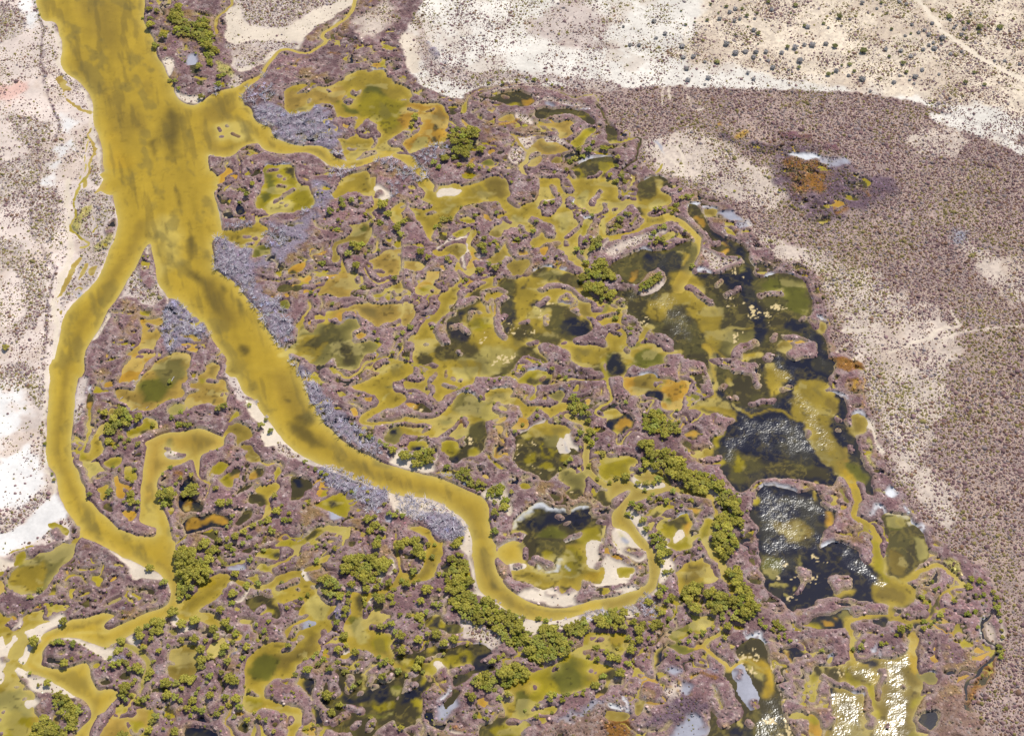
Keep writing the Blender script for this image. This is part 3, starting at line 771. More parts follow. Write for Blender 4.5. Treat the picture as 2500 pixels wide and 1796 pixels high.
c k 7:(140,150)(160,156)(185,158)(190,175)(150,175)(130,165)
c g 9:(128,84)(150,81)(165,90)(174,105)(165,112)(140,96)(128,93)
c g 5:(150,105)(170,106)(170,116)(158,112)
c h 9:(95,135)(115,130)(122,135)(115,145)(100,150)(93,145)
c n 6:(100,112)(115,108)(118,122)(100,124)
L:(-8,90)(-3,82)(3,80)(8,88)(18,90)(25,85)(33,78)(38,75)(42,77)(46,83)(42,90)(34,95)(22,98)(15,94)(5,93)
g V 2:(20,95)(34,92)(44,83)(44,90)(34,96)(24,98)
L:(78,48)(85,52)(85,58)(93,61)(97,66)(103,64)(113,66)(113,70)(105,74)(95,79)(80,76)(70,78)(72,68)(76,60)(77,52)
g V 3:(78,58)(90,62)(100,66)(110,68)(98,74)(85,74)
L:(57,27)(63,26)(70,33)(80,42)(84,50)(80,50)(73,42)(66,35)
I 6:(66,92)(72,96)(78,101)(84,105)
I 4:(90,91)(96,87)
I 4.6:(100,99)(110,92)
I 5:(130,98)(146,96)
I 4:(166,119)(168,118)
I 5:(140,137)(143,135)
L:(150,135)(160,133)(172,138)(178,140)(180,150)(178,156)(165,155)(152,152)(152,148)(158,145)(156,140)
R b:(147,141)(153,139)(156,144)(152,147)(147,145)
I 8:(135,153)(136,151)
I 8:(109,152)(112,146)(122,141)
I 5:(89,53)(92,53)
I 4.4:(173,119)(176,124)(178,126)
!C a 3:(80,143)(86,149)(87,160)(87,172)
C a 1.8:(88,146)(95,152)(100,157)(110,157)(118,152)(127,150)
R k:(88,150)(94,152)(97,162)(92,164)(89,158)
C a 3.5:(-5,137)(8,139)(16,146)(22,142)(25,133)(32,127)
R g:(8,146)(20,142)(32,140)(40,143)(45,148)(57,148)(57,150)(46,150)(45,157)(38,160)(25,162)(12,158)(-5,168)(-5,150)(3,155)
c k 4:(-5,150)(6,150)(9,160)(2,168)(-5,168)
C a 2.4:(3,140)(8,150)(13,156)(18,148)(30,143)(40,146)(48,149)(57,148)
I 4:(10,144)(13,147)
h w 3:(66,20)(72,18)(74,18)
h w 1.6:(79,21)(85,21)(92,22)
h w 1.6:(23,58)(27,56)(33,59)
h w 1.6:(74,77)(80,76)(86,78)
h w 1.8:(133,80)(143,78)(156,80)
h w 1.2:(159,83)(165,88)(170,94)(175,101)
h w 2:(118,53)(121,56)(125,57)
h w 1:(120,66)(124,73)
g G 3:(92,25)(105,25)(112,31)(100,31)
g G 3 2:(107,35)(118,31)(122,37)(110,40)
R b:(80,23)(88,21)(93,24)(90,28)(82,27)
C k 1:(90,29)(100,31)(110,32)(117,32)
h A 4:(106,42)(107,45)
h s .9:(117,33)(125,42)(135,50)(145,57)(160,62)(175,70)(187,76)
g V 8 5:(130,45)(150,50)(175,65)(185,80)(170,75)(150,68)(135,60)
g M 5 3:(115,45)(130,55)(140,62)(165,72)(181,80)(181,95)(165,82)(140,76)(125,72)(120,60)
h V 1.5:(118,57)(130,58)
*:(34,63)(46,63)(46,77)(35,74)
*:(6,93)(20,93)(20,106)(8,104)
*:(28,99)(42,90)(50,85)(57,92)(63,108)(72,128)(64,143)(48,142)(43,118)(30,112)
*:(111,98)(116,100)(130,110)(127,114)(114,106)
*:(140,148)(150,148)(158,160)(160,178)(140,172)
*:(172,128)(180,132)(188,150)(188,165)(182,150)
f 5:(130,104)(145,106)(150,116)(135,119)
f 5:(114,106)(122,107)(131,117)(126,121)(116,114)
f 4:(104,134)(118,132)(118,137)(106,141)
f 3:(85,105)(100,102)(115,103)(115,106)(95,108)
f 3:(108,76)(120,80)(118,88)(105,84)
f 3:(20,108)(28,115)(28,125)(20,120)
f 3:(136,122)(142,122)(144,134)(136,134)
t:55,18,3 54,23,3 59,13,3 64,12,3 58,6,2.5 66,13,2.5 69,10,2 36,23,2.5 40,22,2.5 44,23,2.5 49,21,2 5,32,4 2,36,3.5 10,27,2.5 13,28,2.5 5,38,2 15,36,2 1,41,2 44,37,3.5 39,40,2 35,43,3 32,48,2.5 38,49,2.5 42,50,4 45,54,2.5 36,53,3 31,54,2 52,47,2 55,46,1.8 62,43,2 69,72,3 0,98,2.5 4,112,2.5 1,118,3 8,105,1.5 12,127,2 15,128,2 14,133,2 28,138,1.5 116,156,1.5 157,19,1.5 159,21,1.5 106,6,1.5 99,11,1.5 146,6,1.8 150,5,1.5 51,25,2 0,85,2.5 7,87,1.5 110,66,1.5
tt 2.2:(22,90)(35,82)(40,78)(42,85)(32,92)(22,95)
T 4 1
h s .9:(190,124)(181,125)(155,127)(130,131)(110,138)(95,138)(80,142)(60,150)
h s .9:(125,125)(115,112)
h s .9:(20,130)(40,128)(50,124)
h s .9:(95,138)(105,130)(125,126)
h s .8:(22,115)(32,125)
h s .8:(14,148)(22,143)(30,138)
g A 3 1:(8,155)(20,153)(38,158)(40,166)(15,163)
g K 10 5:(-5,-8)(20,-5)(55,-8)(70,0)(60,15)(40,22)(15,30)(-5,30)
h A 3:(14,18)(16,28)(24,22)
h A 2:(40,5)(45,12)
g A 5 4:(-10,-8)(4,-8)(5,5)(-5,6)
h A 2:(0,84)(4,86)
g G 6 6:(120,40)(135,45)(125,52)(115,48)
h w 2.4:(-1,118)(6,121)
R b:(0,122)(5,123)(7,128)(4,131)(0,129)
T 0 2
!R a:(46,-8)(44,10)(43,25)(42,45)(41,60)(41,75)(43,85)(48,92)(50,100)(52,110)(55,118)(58,125)(63,131)(68,138)(70,143)(73,149)(78,151)(88,155)(98,160)(107,165)(117,169)(128,175)(138,179)(146,186)(151,193)(152,200)(157,205)(160,197)(160,190)(158,180)(156,170)(155,163)(152,150)(150,140)(148,130)(144,123)(140,117)(140,108)(139,100)(143,93)(150,88)(160,84)(169,80)(172,84)(174,92)(176,93)(177,86)(178,77)(186,73)(196,69)(198,65)(197,61)(191,57)(181,54)(175,53)(168,54)(160,56)(150,56)(140,59)(133,63)(128,66)(130,70)(128,78)(126,90)(125,100)(124,112)(124,125)(123,135)(131,139)(138,141)(137,147)(133,150)(128,150)(120,147)(110,143)(103,139)(97,133)(92,129)(88,126)(83,119)(77,115)(75,105)(71,97)(69,90)(66,86)(64,78)(63,65)(64,50)(66,35)(67,20)(69,8)(71,-8)
C a 2:(175,90)(177,97)(186,101)
s b 6:(60,-8)(56,25)(51,55)(51,78)(58,95)(66,110)(72,122)
s b 5:(150,30)(150,30)
c l 4:(125,136)(128,125)(133,117)(138,125)(142,140)(145,152)(140,156)(130,150)(137,146)(137,140)(126,138)
s u 2.6:(44,78)(47,92)(52,105)(58,122)(66,133)(74,147)(90,154)(105,162)(120,168)
c p 5:(128,80)(130,66)(145,58)(195,56)(197,68)(160,83)(140,95)(138,110)(126,115)
c b 6:(160,62)(175,58)(192,60)(185,70)(165,78)
c n 3:(148,140)(151,142)(155,163)(150,158)
g r 8:(-20,-5)(20,-5)(35,5)(38,20)(38,40)(28,30)(15,20)(-20,12)
g X 6 4:(12,50)(25,40)(40,42)(38,58)(25,57)
g i 14 1:(-20,20)(12,15)(18,40)(10,60)(-20,60)
g i 14 1:(-20,90)(30,70)(40,90)(30,115)(-20,130)
g r 4 8:(49,100)(47,112)(38,120)(25,131)(10,143)(-10,151)(-10,143)(10,130)(25,118)(38,107)
h s 3:(42,0)(41,30)(38,60)(41,85)(47,98)(50,115)(57,130)
h r 2:(39,-5)(38,20)(38,45)(38,70)(38,85)
g i 4 0:(50,110)(55,120)(60,130)(52,133)(45,138)(40,146)(28,152)(15,158)(0,166)(-10,152)(12,142)(28,130)(42,117)
R y:(42,137)(50,136)(58,139)(62,143)(58,148)(52,143)(45,141)
C a 4:(70,148)(66,154)(62,158)(56,155)(52,158)(45,163)(40,170)
C y 2.2:(12,161)(20,157)(30,156)
I 4:(68,141)(67,148)
I 5:(50,142)(52,148)
R n:(75,33)(76,25)(79,21)(82,27)(81,35)(78,37)
c o 2:(75,33)(77,30)(81,31)(80,36)
h w 1.4:(79,18)(80,21)
C y 3.4:(78,38)(79,45)(77,50)(76,60)
g X 4 5:(66,30)(70,10)(76,10)(74,35)(70,45)(65,50)
R o:(93,14)(98,11)(101,13)(100,16)(94,16)
R o:(104,12)(106,5)(112,-3)(118,-5)(128,-4)(125,3)(122,9)(116,11)(110,14)
I 2:(107,13)(112,13)
C y 1.4:(90,12)(92,9)
R g:(148,38)(150,34)(157,31)(162,32)(163,36)(158,40)(152,41)
R p:(163,30)(165,25)(170,22)(175,18)(168,18)(169,13)(174,12)(176,6)(181,3)(184,-3)(188,-6)(194,-4)(195,2)(192,8)(198,10)(201,18)(202,25)(200,32)(190,32)(184,30)(178,31)(170,33)(166,36)
I 3:(195,23)(200,23)
I 2.4:(170,21)(175,19)
I 3:(184,10)(190,10)
c n 2:(186,27)(189,27)(189,30)(186,30)
c y 3:(176,10)(180,9)(179,14)
R a:(79,65)(85,55)(90,49)(97,48)(94,55)(88,60)(90,65)(92,70)(88,76)(84,80)(78,83)(72,83)(71,78)(74,74)(80,75)(80,70)
R l:(73,84)(80,83)(88,83)(92,88)(94,92)(88,92)(84,95)(80,97)(80,102)(84,105)(90,104)(97,102)(96,108)(93,116)(90,115)(86,108)(80,100)(76,92)(74,88)
c a 3:(86,104)(97,102)(93,116)(88,112)
I 2.6:(83,98)(88,95)(93,92)
I 2.6:(85,104)(92,101)(98,100)
C y 3:(74,78)(73,70)(76,62)
C l 2:(66,63)(74,66)
R y:(94,82)(98,79)(104,78)(107,82)(103,87)(97,88)(93,84)
R y:(111,55)(118,52)(125,50)(126,46)(130,44)(139,46)(140,52)(137,55)(132,55)(126,58)(118,61)(112,60)
c n 2:(122,57)(130,54)(134,56)(126,60)
h s 1.8:(128,46)(134,44)(140,47)
h q 2.4:(110,57)(118,50)(127,45)
I 1.8:(138,55)(127,61)
R y:(110,88)(114,86)(118,90)(120,95)(117,100)(112,96)
R o:(101,95)(104,94)(105,98)(110,101)(117,104)(115,108)(108,103)(112,112)(108,115)(103,113)(102,106)
R b:(97,35)(103,36)(101,40)(95,40)
R o:(109,125)(115,124)(120,127)(120,131)(115,136)(111,132)
C y 1.5:(115,81)(122,80)
C o 1.6:(80,51)(83,54)
C o 1.4:(85,98)(91,96)
C o 1:(84,5)
C o 1:(93,37)(98,33)
R k:(157,118)(162,114)(170,113)(176,116)(181,120)(178,125)(172,126)(165,127)(160,127)
c o 2:(162,122)(166,117)(171,115)(168,124)(163,126)
R k:(162,137)(168,132)(175,130)(183,128)(190,127)(202,130)(202,138)(195,141)(185,140)(172,145)(166,145)
c o 2:(165,140)(170,132)(178,134)(185,128)(195,130)(202,135)(195,137)(185,134)(175,140)(168,142)
R k:(158,105)(163,100)(170,97)(173,105)(165,110)(160,108)
h A 4:(156,94)(160,96)
C k 1.4:(176,42)(180,42)
L s:(146,75)(150,73)(158,75)(163,77)(158,79)(150,79)(147,77)
h M 1:(147,77)(155,79)
I 2:(147,70)(149,71)
I 1.6:(158,76)(163,76)
C h 1:(150,63)(149,69)
t:150,11,2.8 150,27,1.8 135,49,3 40,66,2.3 46,93,1.8 48,98,2.2 79,112,3 97,110,4 96,64,4.5 122,68,3.2 102,71,2.5 111,71,1.8 105,69,1.5 151,88,2.8 144,94,1.8 169,95,3 160,98,2.5 156,103,2.2 143,105,2 165,91,1.5 116,112,4.5 116,119,4.5 122,119,3 110,119,2 122,124,2 113,97,2.5 117,101,2 106,90,1.8 119,89,2.5 100,87,2.2 93,40,4 140,32,1.3 160,38,3.2 152,44,3 167,50,3.5 158,49,3.5 163,50,3 181,155,6 176,160,3 162,161,5 107,62,3 114,64,2.5 110,67,2 88,39,1.6 105,32,1.5 115,115,3 40,61,1
tt 4.4:(103,36)(110,35)(114,45)(118,48)(122,42)(124,40)(124,46)(117,49)(112,53)(105,52)(100,60)(93,58)(94,50)(100,46)
tt 4.6:(142,110)(150,105)(155,108)(155,114)(150,120)(145,121)(140,117)
tt 4:(162,107)(170,102)(176,108)(175,113)(165,112)(161,110)
T 1 2
!R a:(78,-8)(82,0)(85,8)(90,18)(93,28)(97,33)(100,40)(105,47)(112,53)(118,60)(127,67)(137,73)(148,78)(158,83)(168,86)(181,90)(196,94)(209,97)(221,102)(236,109)(243,112)(249,118)(251,123)(251,130)(252,140)(254,150)(256,158)(257,168)(237,168)(237,156)(235,147)(231,138)(226,131)(219,126)(211,120)(203,116)(193,114)(181,113)(173,112)(165,110)(155,106)(142,101)(130,97)(120,91)(108,87)(100,84)(94,81)(84,76)(73,67)(66,58)(60,50)(54,43)(48,36)(44,28)(38,24)(33,19)(30,12)(27,5)(20,-8)
c b 9:(60,5)(75,5)(90,30)(95,45)(80,40)(65,25)
c n 3:(40,15)(44,16)(43,18)(40,17)
c n 4:(80,42)(92,38)(98,46)(92,50)(82,46)
c n 5:(74,48)(88,50)(100,60)(108,68)(98,70)(86,62)(76,56)
c n 2:(70,27)(76,28)(74,30)
c b 10:(105,60)(125,75)(150,88)(175,98)(210,108)(235,120)(243,140)(246,165)(235,165)(228,130)(200,112)(160,100)(120,80)
c n 4:(150,80)(165,85)(160,88)(150,84)
g s 2 0:(38,28)(46,30)(54,43)(62,52)(72,65)(66,70)(55,69)(50,60)(52,55)(46,48)(40,42)(38,36)
g X 3 4:(18,-3)(27,5)(33,18)(37,25)(34,30)(28,25)(20,8)
g X 3 5:(66,66)(80,75)(95,83)(105,88)(95,87)(80,82)(66,73)
g s 3 2:(160,110)(181,114)(192,115)(210,122)(222,130)(232,140)(236,165)(228,165)(215,152)(195,135)(181,130)(168,126)
g s 3 0:(163,82)(172,74)(181,73)(200,85)(202,92)(185,90)(170,86)
g q 4:(80,-3)(95,5)(100,20)(112,32)(130,48)(145,60)(150,70)(140,70)(120,58)(103,46)(94,30)(88,15)(80,5)
g q 4:(105,88)(130,96)(148,104)(160,112)(158,120)(145,122)(125,112)(108,104)(100,95)
h s 2:(24,0)(30,12)(34,19)(40,25)
h s 1.6:(70,64)(80,74)(94,82)(110,89)(125,95)(140,101)(150,106)
dd 5:(80,0)(95,5)(100,20)(110,30)(125,45)(140,55)(150,62)(155,70)(160,78)(150,76)(130,66)(115,55)(103,45)(96,32)(90,15)(83,8)
dd 5:(105,85)(120,88)(130,93)(145,100)(160,108)(160,118)(150,125)(135,115)(120,108)(105,100)(100,95)
dd 4.6:(140,118)(150,120)(155,128)(145,128)
dd 5:(170,112)(183,112)(195,130)(185,135)(172,125)
d:46,29,3 55,42,2 121,89,3 108,86,2.5 130,93,3 137,96,3 158,107,3 170,111,3 178,113,3
R a:(130,15)(138,13)(145,10)(155,3)(165,-5)(175,-6)(184,-2)(183,5)(172,10)(165,12)(168,20)(178,22)(179,28)(170,33)(160,35)(152,38)(145,44)(143,46)(160,47)(175,44)(188,42)(188,48)(175,47)(160,50)(145,50)(138,49)(137,43)(142,38)(150,33)(154,30)(150,24)(145,21)(138,20)(133,18)
c h 4:(158,17)(170,10)(184,8)(172,14)(162,18)
c l 2:(157,26)(161,22)(160,26)(158,28)
h M 0.5:(160,8)
R y:(117,20)(123,20)(123,24)(117,24)
R o:(126,36)(130,34)(136,37)(135,41)(130,40)
R o:(141,25)(147,24)(147,28)(142,29)
C y 1:(125,31)(135,32)(141,35)
R h:(157,60)(163,55)(170,52)(178,50)(183,53)(176,58)(172,62)(174,65)(168,66)(160,64)
c k 2:(165,55)(170,53)(169,58)(165,58)
R k:(145,54)(147,53)(147,56)
C a 3:(119,4)(128,7)(135,2)(140,-4)
R y:(108,-2)(115,1)(118,3)(115,6)(110,2)
R b:(18,58)(22,51)(28,47)(34,49)(39,54)(40,60)(36,64)(30,67)(28,70)(35,68)(42,69)(44,73)(49,77)(50,82)(45,83)(38,80)(37,76)(38,73)(30,70)(27,66)(28,60)(22,57)(18,61)
C a 2:(16,63)(18,58)
C a 1.6:(50,82)(55,85)(62,83)(68,83)(70,87)
R y:(60,95)(64,87)(68,88)(67,92)(62,98)
C y 1.2:(62,98)(60,104)
R a:(45,108)(50,104)(58,102)(63,102)(64,106)(60,112)(57,118)(60,125)(58,130)(52,130)(54,124)(52,116)(46,112)
C a 1.8:(56,128)(50,133)(42,137)(30,142)(25,145)
C y 1:(68,96)(80,94)
R n:(38,117)(42,112)(50,114)(53,120)(50,123)(45,120)(40,120)
f 3:(42,114)(50,116)(50,122)(42,120)
R y:(6,88)(8,84)(12,82)(17,82)(22,85)(20,88)(14,92)(8,92)
R y:(13,98)(18,93)(23,92)(26,97)(25,103)(20,104)(15,101)
R n:(24,90)(29,88)(32,90)(30,94)(25,94)
R o:(25,97)(31,94)(30,97)
R k:(26,80)(31,79)(30,82)
R n:(40,92)(48,88)(53,89)(52,94)(45,97)(40,99)
c o 2:(40,92)(44,90)(46,96)(40,98)
R n:(27,110)(35,104)(43,103)(40,107)(32,109)(27,112)
R n:(74,105)(78,97)(83,96)(92,98)(95,104)(88,109)(84,116)(78,115)(76,108)
c k 3:(80,98)(86,98)(87,103)(82,105)
C k 1.4:(69,108)(72,106)
R n:(27,135)(35,128)(42,126)(42,131)(35,135)(28,137)
R y:(98,121)(105,115)(112,112)(120,110)(126,113)(128,119)(127,130)(122,131)(115,127)(105,124)
c k 4:(112,117)(118,116)(118,121)(113,122)
C y 1.2:(0,97)(5,98)(8,88)
C a 1.4:(6,90)(5,98)(4,108)(2,113)
R y:(61,156)(68,151)(75,150)(82,154)(90,150)(95,143)(102,140)(112,138)(120,139)(130,142)(128,148)(122,150)(125,142)(115,145)(105,143)(98,150)(88,156)(82,160)(82,166)(78,163)(72,156)
c n 3:(92,146)(99,142)(98,150)(92,152)
R y:(52,163)(58,158)(66,160)(66,168)(52,168)
R n:(127,152)(133,152)(132,157)(126,157)
R n:(33,161)(40,157)(42,162)(36,164)
C k 1.8:(143,150)(145,158)
C y 1.6:(118,160)(123,152)(126,144)
C y 1.4:(170,145)(172,152)
C y 1.4:(150,140)(160,139)(161,145)
C y 1:(19,41)(24,37)(31,38)
R y:(20,48)(23,44)(28,38)(31,41)(26,44)(22,48)
C g 1:(8,40)(15,42)
C n 1.4:(28,75)
g G 3:(110,127)(116,125)(122,130)(115,134)
g G 2 0:(160,130)(166,132)(165,137)(159,135)
t:39,32,2.5 54,45,2.2 50,51,3.8 58,55,3.2 12,36,3.5 17,34,4 89,83,2.5 92,88,1.5 98,90,2.3 103,93,2.5 107,95,2.8 62,113,3.5 93,116,1.5 92,120,1.8 88,122,1.5 68,122,2 75,129,2.3 70,135,3.5 75,135,3 14,120,5 22,119,4 10,107,3 25,131,2.5 23,136,2.5 20,141,2.2 64,127,5 56,133,4.5 50,136,3.5 58,142,2.5 60,145,3.5 10,144,2 87,139,1 12,152,3.5 27,149,4.5 35,145,4 43,140,3.5 39,149,3.5 34,155,3 20,152,3 20,158,3 23,157,3 25,161,3 8,160,6 46,158,2.5 52,160,2.5 98,156,2 99,159,2 106,157,2 115,160,3 144,134,5 150,138,5 146,143,4.5 157,143,3.5 153,150,4 152,157,5 144,118,2.5 163,129,3 168,131,3.5 170,127,2 150,132,3 144,110,2 159,121,2.5 146,60,3.5 155,66,3 160,69,3 166,73,4.5 176,77,6 178,152,5.5 172,157,6 130,49,2 103,15,1.5 138,60,2 137,153,1.8 3,162,3 1,155,3 175,131,3 130,110,2
T 2 2
R a:(-5,12)(8,13)(13,8)(14,2)(22,0)(30,-5)(62,-5)(62,3)(60,8)(58,13)(50,14)(45,18)(38,20)(30,24)(28,28)(22,28)(15,24)(8,18)(-5,16)
c l 4:(42,2)(60,-2)(60,8)(50,12)(42,10)
I 3.4:(16,12)(22,5)
I 3.4:(15,17)(20,16)(18,24)(22,29)(26,32)
I 3:(31,13)(36,15)(41,16)
I 3.6:(4,9)(9,8)
I 1.8:(39,8)(40,9)
I 2:(33,3)(34,6)
I 1.6:(45,10)(46,10)
R a:(-5,42)(5,43)(12,44)(20,43)(27,40)(33,34)(38,27)(44,22)(52,21)(58,25)(64,29)(67,28)(67,22)(73,18)(82,16)(90,18)(91,22)(88,26)(95,27)(99,30)(103,33)(110,34)(118,34)(125,33)(132,30)(142,30)(143,35)(136,37)(128,40)(124,44)(120,40)(112,36)(108,39)(102,43)(98,38)(95,33)(90,33)(82,32)(78,30)(75,34)(74,38)(80,42)(70,45)(62,48)(55,53)(48,58)(42,62)(36,63)(42,69)(44,75)(38,78)(30,75)(28,71)(33,65)(38,60)(30,60)(20,61)(10,60)(-3,58)(-5,52)
I 4:(-5,49)(8,50)(18,52)(13,56)
I 3:(48,43)(42,48)(35,55)(28,61)
I 3.4:(47,43)(50,50)
I 3:(0,40)(20,41)(28,34)(36,24)
c h 8:(35,28)(50,20)(65,30)(75,28)(70,36)(40,40)
c g 5:(25,45)(35,43)(38,48)(28,49)
c y 6:(56,40)(75,33)(82,42)(66,46)
h w 1.4:(44,22)(50,20)(56,23)
h w 1.4:(75,17)(84,16)
R n:(3,36)(5,32)(10,30)(15,32)(20,36)(18,38)(10,38)
f 2:(0,32)(12,33)(10,38)(0,36)
R o:(-3,32)(5,30)(6,33)(0,35)
R y:(94,11)(97,6)(103,2)(112,1)(122,4)(126,8)(124,13)(118,14)(112,14)(112,20)(110,26)(107,29)(104,27)(109,22)(110,16)(104,13)(98,12)
c n 3:(105,8)(115,8)(112,13)(106,12)
h w 1:(106,1)(112,0)(118,2)
R k:(117,10)(124,9)(123,13)(118,13)
I 2:(116,9)(119,8)
R h:(124,25)(128,21)(135,20)(138,23)(136,27)(133,29)
h w 1.2:(128,21)(135,20)
R y:(146,18)(149,14)(152,15)(149,20)(146,20)
C y 2.6:(171,-8)(172,5)(175,15)(177,23)(175,29)(169,32)(166,37)(168,42)(176,44)
C y 1.8:(169,16)(168,23)
C y 1:(141,-6)(140,-2)
R o:(156,26)(160,25)(161,30)(158,31)
R o:(173,46)(177,42)(182,43)(183,56)(176,53)(173,50)
!C b 5.6:(139,41)(146,45)(154,48)(157,56)(157,68)(156,80)(157,88)(163,96)(172,102)(184,106)
R n:(48,60)(55,52)(63,47)(68,47)(68,52)(66,60)(63,72)(58,77)(48,79)(42,84)(36,84)(33,80)(36,74)(45,70)(50,66)(46,62)
c y 3:(50,72)(60,68)(60,78)(50,78)
c g 2:(40,60)(46,58)(52,56)(44,64)
f 3:(45,62)(56,60)(54,68)(46,68)
h A 2.5:(43,45)(48,52)
R y:(28,66)(36,63)(42,70)(36,78)(30,74)
R k:(35,80)(40,79)(41,83)(36,84)
R o:(76,50)(80,50)(82,55)(80,60)(82,67)(79,66)(77,58)
c k 2:(77,57)(82,59)(81,64)(78,63)
R o:(85,60)(87,55)(88,60)(85,62)
R k:(75,78)(77,70)(82,69)(81,75)(78,79)
C o 1.2:(75,70)(75,78)(81,78)(85,77)
R o:(76,45)(84,43)(82,46)(76,47)
R o:(85,76)(88,75)(88,78)
R y:(79,34)(83,34)(86,38)(82,38)
R k:(50,86)(54,88)(56,90)(52,90)
R k:(62,88)(64,87)(65,90)(62,91)
R o:(62,94)(66,93)(69,95)(67,97)
R k:(20,71)(23,69)(23,74)(20,74)
R y:(0,66)(6,64)(17,65)(16,70)(10,68)(5,72)(0,72)
R k:(5,70)(12,69)(12,72)(6,73)
R y:(96,101)(100,99)(106,101)(108,104)(104,106)(98,105)
R o:(92,52)(95,45)(98,42)(103,45)(103,50)(98,53)(92,54)
h s 1.2:(98,56)(105,52)(112,48)(120,46)
R n:(93,62)(98,57)(104,52)(110,49)(118,47)(122,44)(124,48)(135,48)(142,52)(143,58)(140,62)(142,68)(148,72)(152,74)(147,76)(141,74)(143,78)(140,82)(138,88)(130,92)(122,97)(115,97)(108,92)(100,88)(93,85)(92,80)(94,72)
c y 3:(100,57)(105,56)(107,60)(103,63)(99,60)
c a 6:(108,50)(125,45)(143,50)(142,60)(132,62)(120,61)(110,60)
c h 6:(120,60)(132,60)(130,72)(120,70)
c y 2:(101,78)(106,74)(111,77)(109,83)(102,84)
s y 2.2:(118,66)(116,72)(118,78)(124,79)(128,74)(132,71)
c y 2:(112,86)(120,83)(127,84)(128,89)(120,88)
c y 3:(133,77)(140,75)(142,79)(136,81)
c y 2:(123,71)(126,71)(126,75)(123,74)
f 3:(94,60)(98,60)(97,80)(94,80)
f 2.4:(105,68)(110,68)(112,90)(120,94)(105,90)
L s:(130,66)(134,61)(138,66)(140,72)(134,74)
h G 1.5:(136,64)(139,72)
L s:(139,60)(143,60)(145,68)(148,70)(143,69)(140,66)
R h:(132,92)(136,89)(144,87)(149,91)(153,90)(157,88)(159,92)(155,97)(154,104)(152,110)(150,114)(143,115)(138,112)(136,108)(140,105)(137,102)(132,97)
c n 4:(136,107)(152,108)(150,116)(140,116)
f 3:(139,107)(148,106)(148,112)(141,112)
R n:(159,112)(165,108)(173,107)(178,117)(172,121)(165,116)
R y:(159,106)(163,105)(164,108)(160,110)
R n:(122,110)(128,109)(131,113)(127,116)
C n 1:(99,97)(104,95)
R y:(166,90)(168,85)(175,81)(184,78)(190,78)(199,79)(202,86)(196,92)(190,97)(180,99)(172,98)(167,93)
h Y 2.4:(166,94)(175,100)(190,99)
C y 1.6:(146,50)(150,56)
C y 4:(165,75)(172,77)
h s 1.4:(128,37)(137,35)
h Y 3:(129,43)(132,47)
R n:(89,141)(90,136)(97,130)(105,124)(112,119)(117,118)(125,122)(135,122)(142,124)(150,121)(158,121)(161,125)(161,131)(166,133)(172,132)(175,136)(174,143)(172,150)(170,158)(168,170)(150,172)(120,172)(104,170)(102,160)(101,150)(103,146)(98,145)(93,145)(86,147)(89,142)
s w 4:(90,139)(100,129)(112,121)(118,121)(126,124)(132,124)
s w 2.4:(134,124)(142,126)(148,123)(159,123)
c y 3:(91,142)(100,142)(104,144)(98,147)(90,145)
c y 10:(150,148)(165,138)(172,143)(168,160)(150,162)(130,160)(110,170)(165,174)
c g 6:(112,146)(125,140)(140,146)(135,156)(115,156)
c k 6:(102,134)(115,128)(130,125)(158,126)(160,132)(150,142)(128,136)(112,142)
s l 3:(160,152)(165,158)(170,166)
s l 2.4:(174,134)(174,143)(170,150)
I 4:(130,130)(132,131)
I 3:(140,124)(140,126)
I 3:(137,137)(139,136)
I 3:(135,153)(145,149)(151,146)
I 4.6:(169,136)(171,136)
I 4:(160,157)(161,159)
I 3:(171,150)
h s 1.4:(137,154)(145,151)(152,148)(160,152)
!R a:(79,160)(83,155)(90,152)(97,153)(100,158)(101,166)(98,175)(90,173)(82,169)
h s 1.6:(102,147)(103,157)
h s 1.4:(80,158)(86,152)(92,151)
g s 3 1:(-5,80)(10,86)(20,84)(22,76)(20,90)(15,92)(0,88)
g s 3 2:(62,110)(75,104)(85,100)(88,115)(92,125)(86,130)(78,120)(68,116)
g s 4 2:(-5,112)(10,114)(25,118)(38,126)(48,136)(55,150)(54,163)(48,160)(40,142)(25,135)(-5,130)
g q 4:(10,128)(25,128)(40,132)(48,145)(45,155)(30,150)(15,140)
h s 1.8:(30,119)(38,125)(45,130)(50,137)(54,146)(56,155)(56,163)
dd 5.4:(-3,113)(12,115)(25,118)(35,124)(44,132)(48,142)(46,150)(36,148)(28,150)(18,138)(5,132)(-3,128)
dd 4:(28,90)(40,93)(50,102)(40,98)(30,95)
R a:(2,140)(12,140)(20,145)(26,152)(28,158)(28,170)(22,163)(18,156)(14,150)(8,145)(2,143)
c u 5:(12,142)(24,152)(28,165)(20,158)
tt 4.5:(0,78)(10,72)(20,73)(20,82)(10,86)(3,83)
tt 4:(42,90)(50,88)(55,97)(65,100)(68,106)(60,107)(50,100)(42,95)
tt 3.6:(70,108)(78,102)(84,105)(82,112)(73,113)
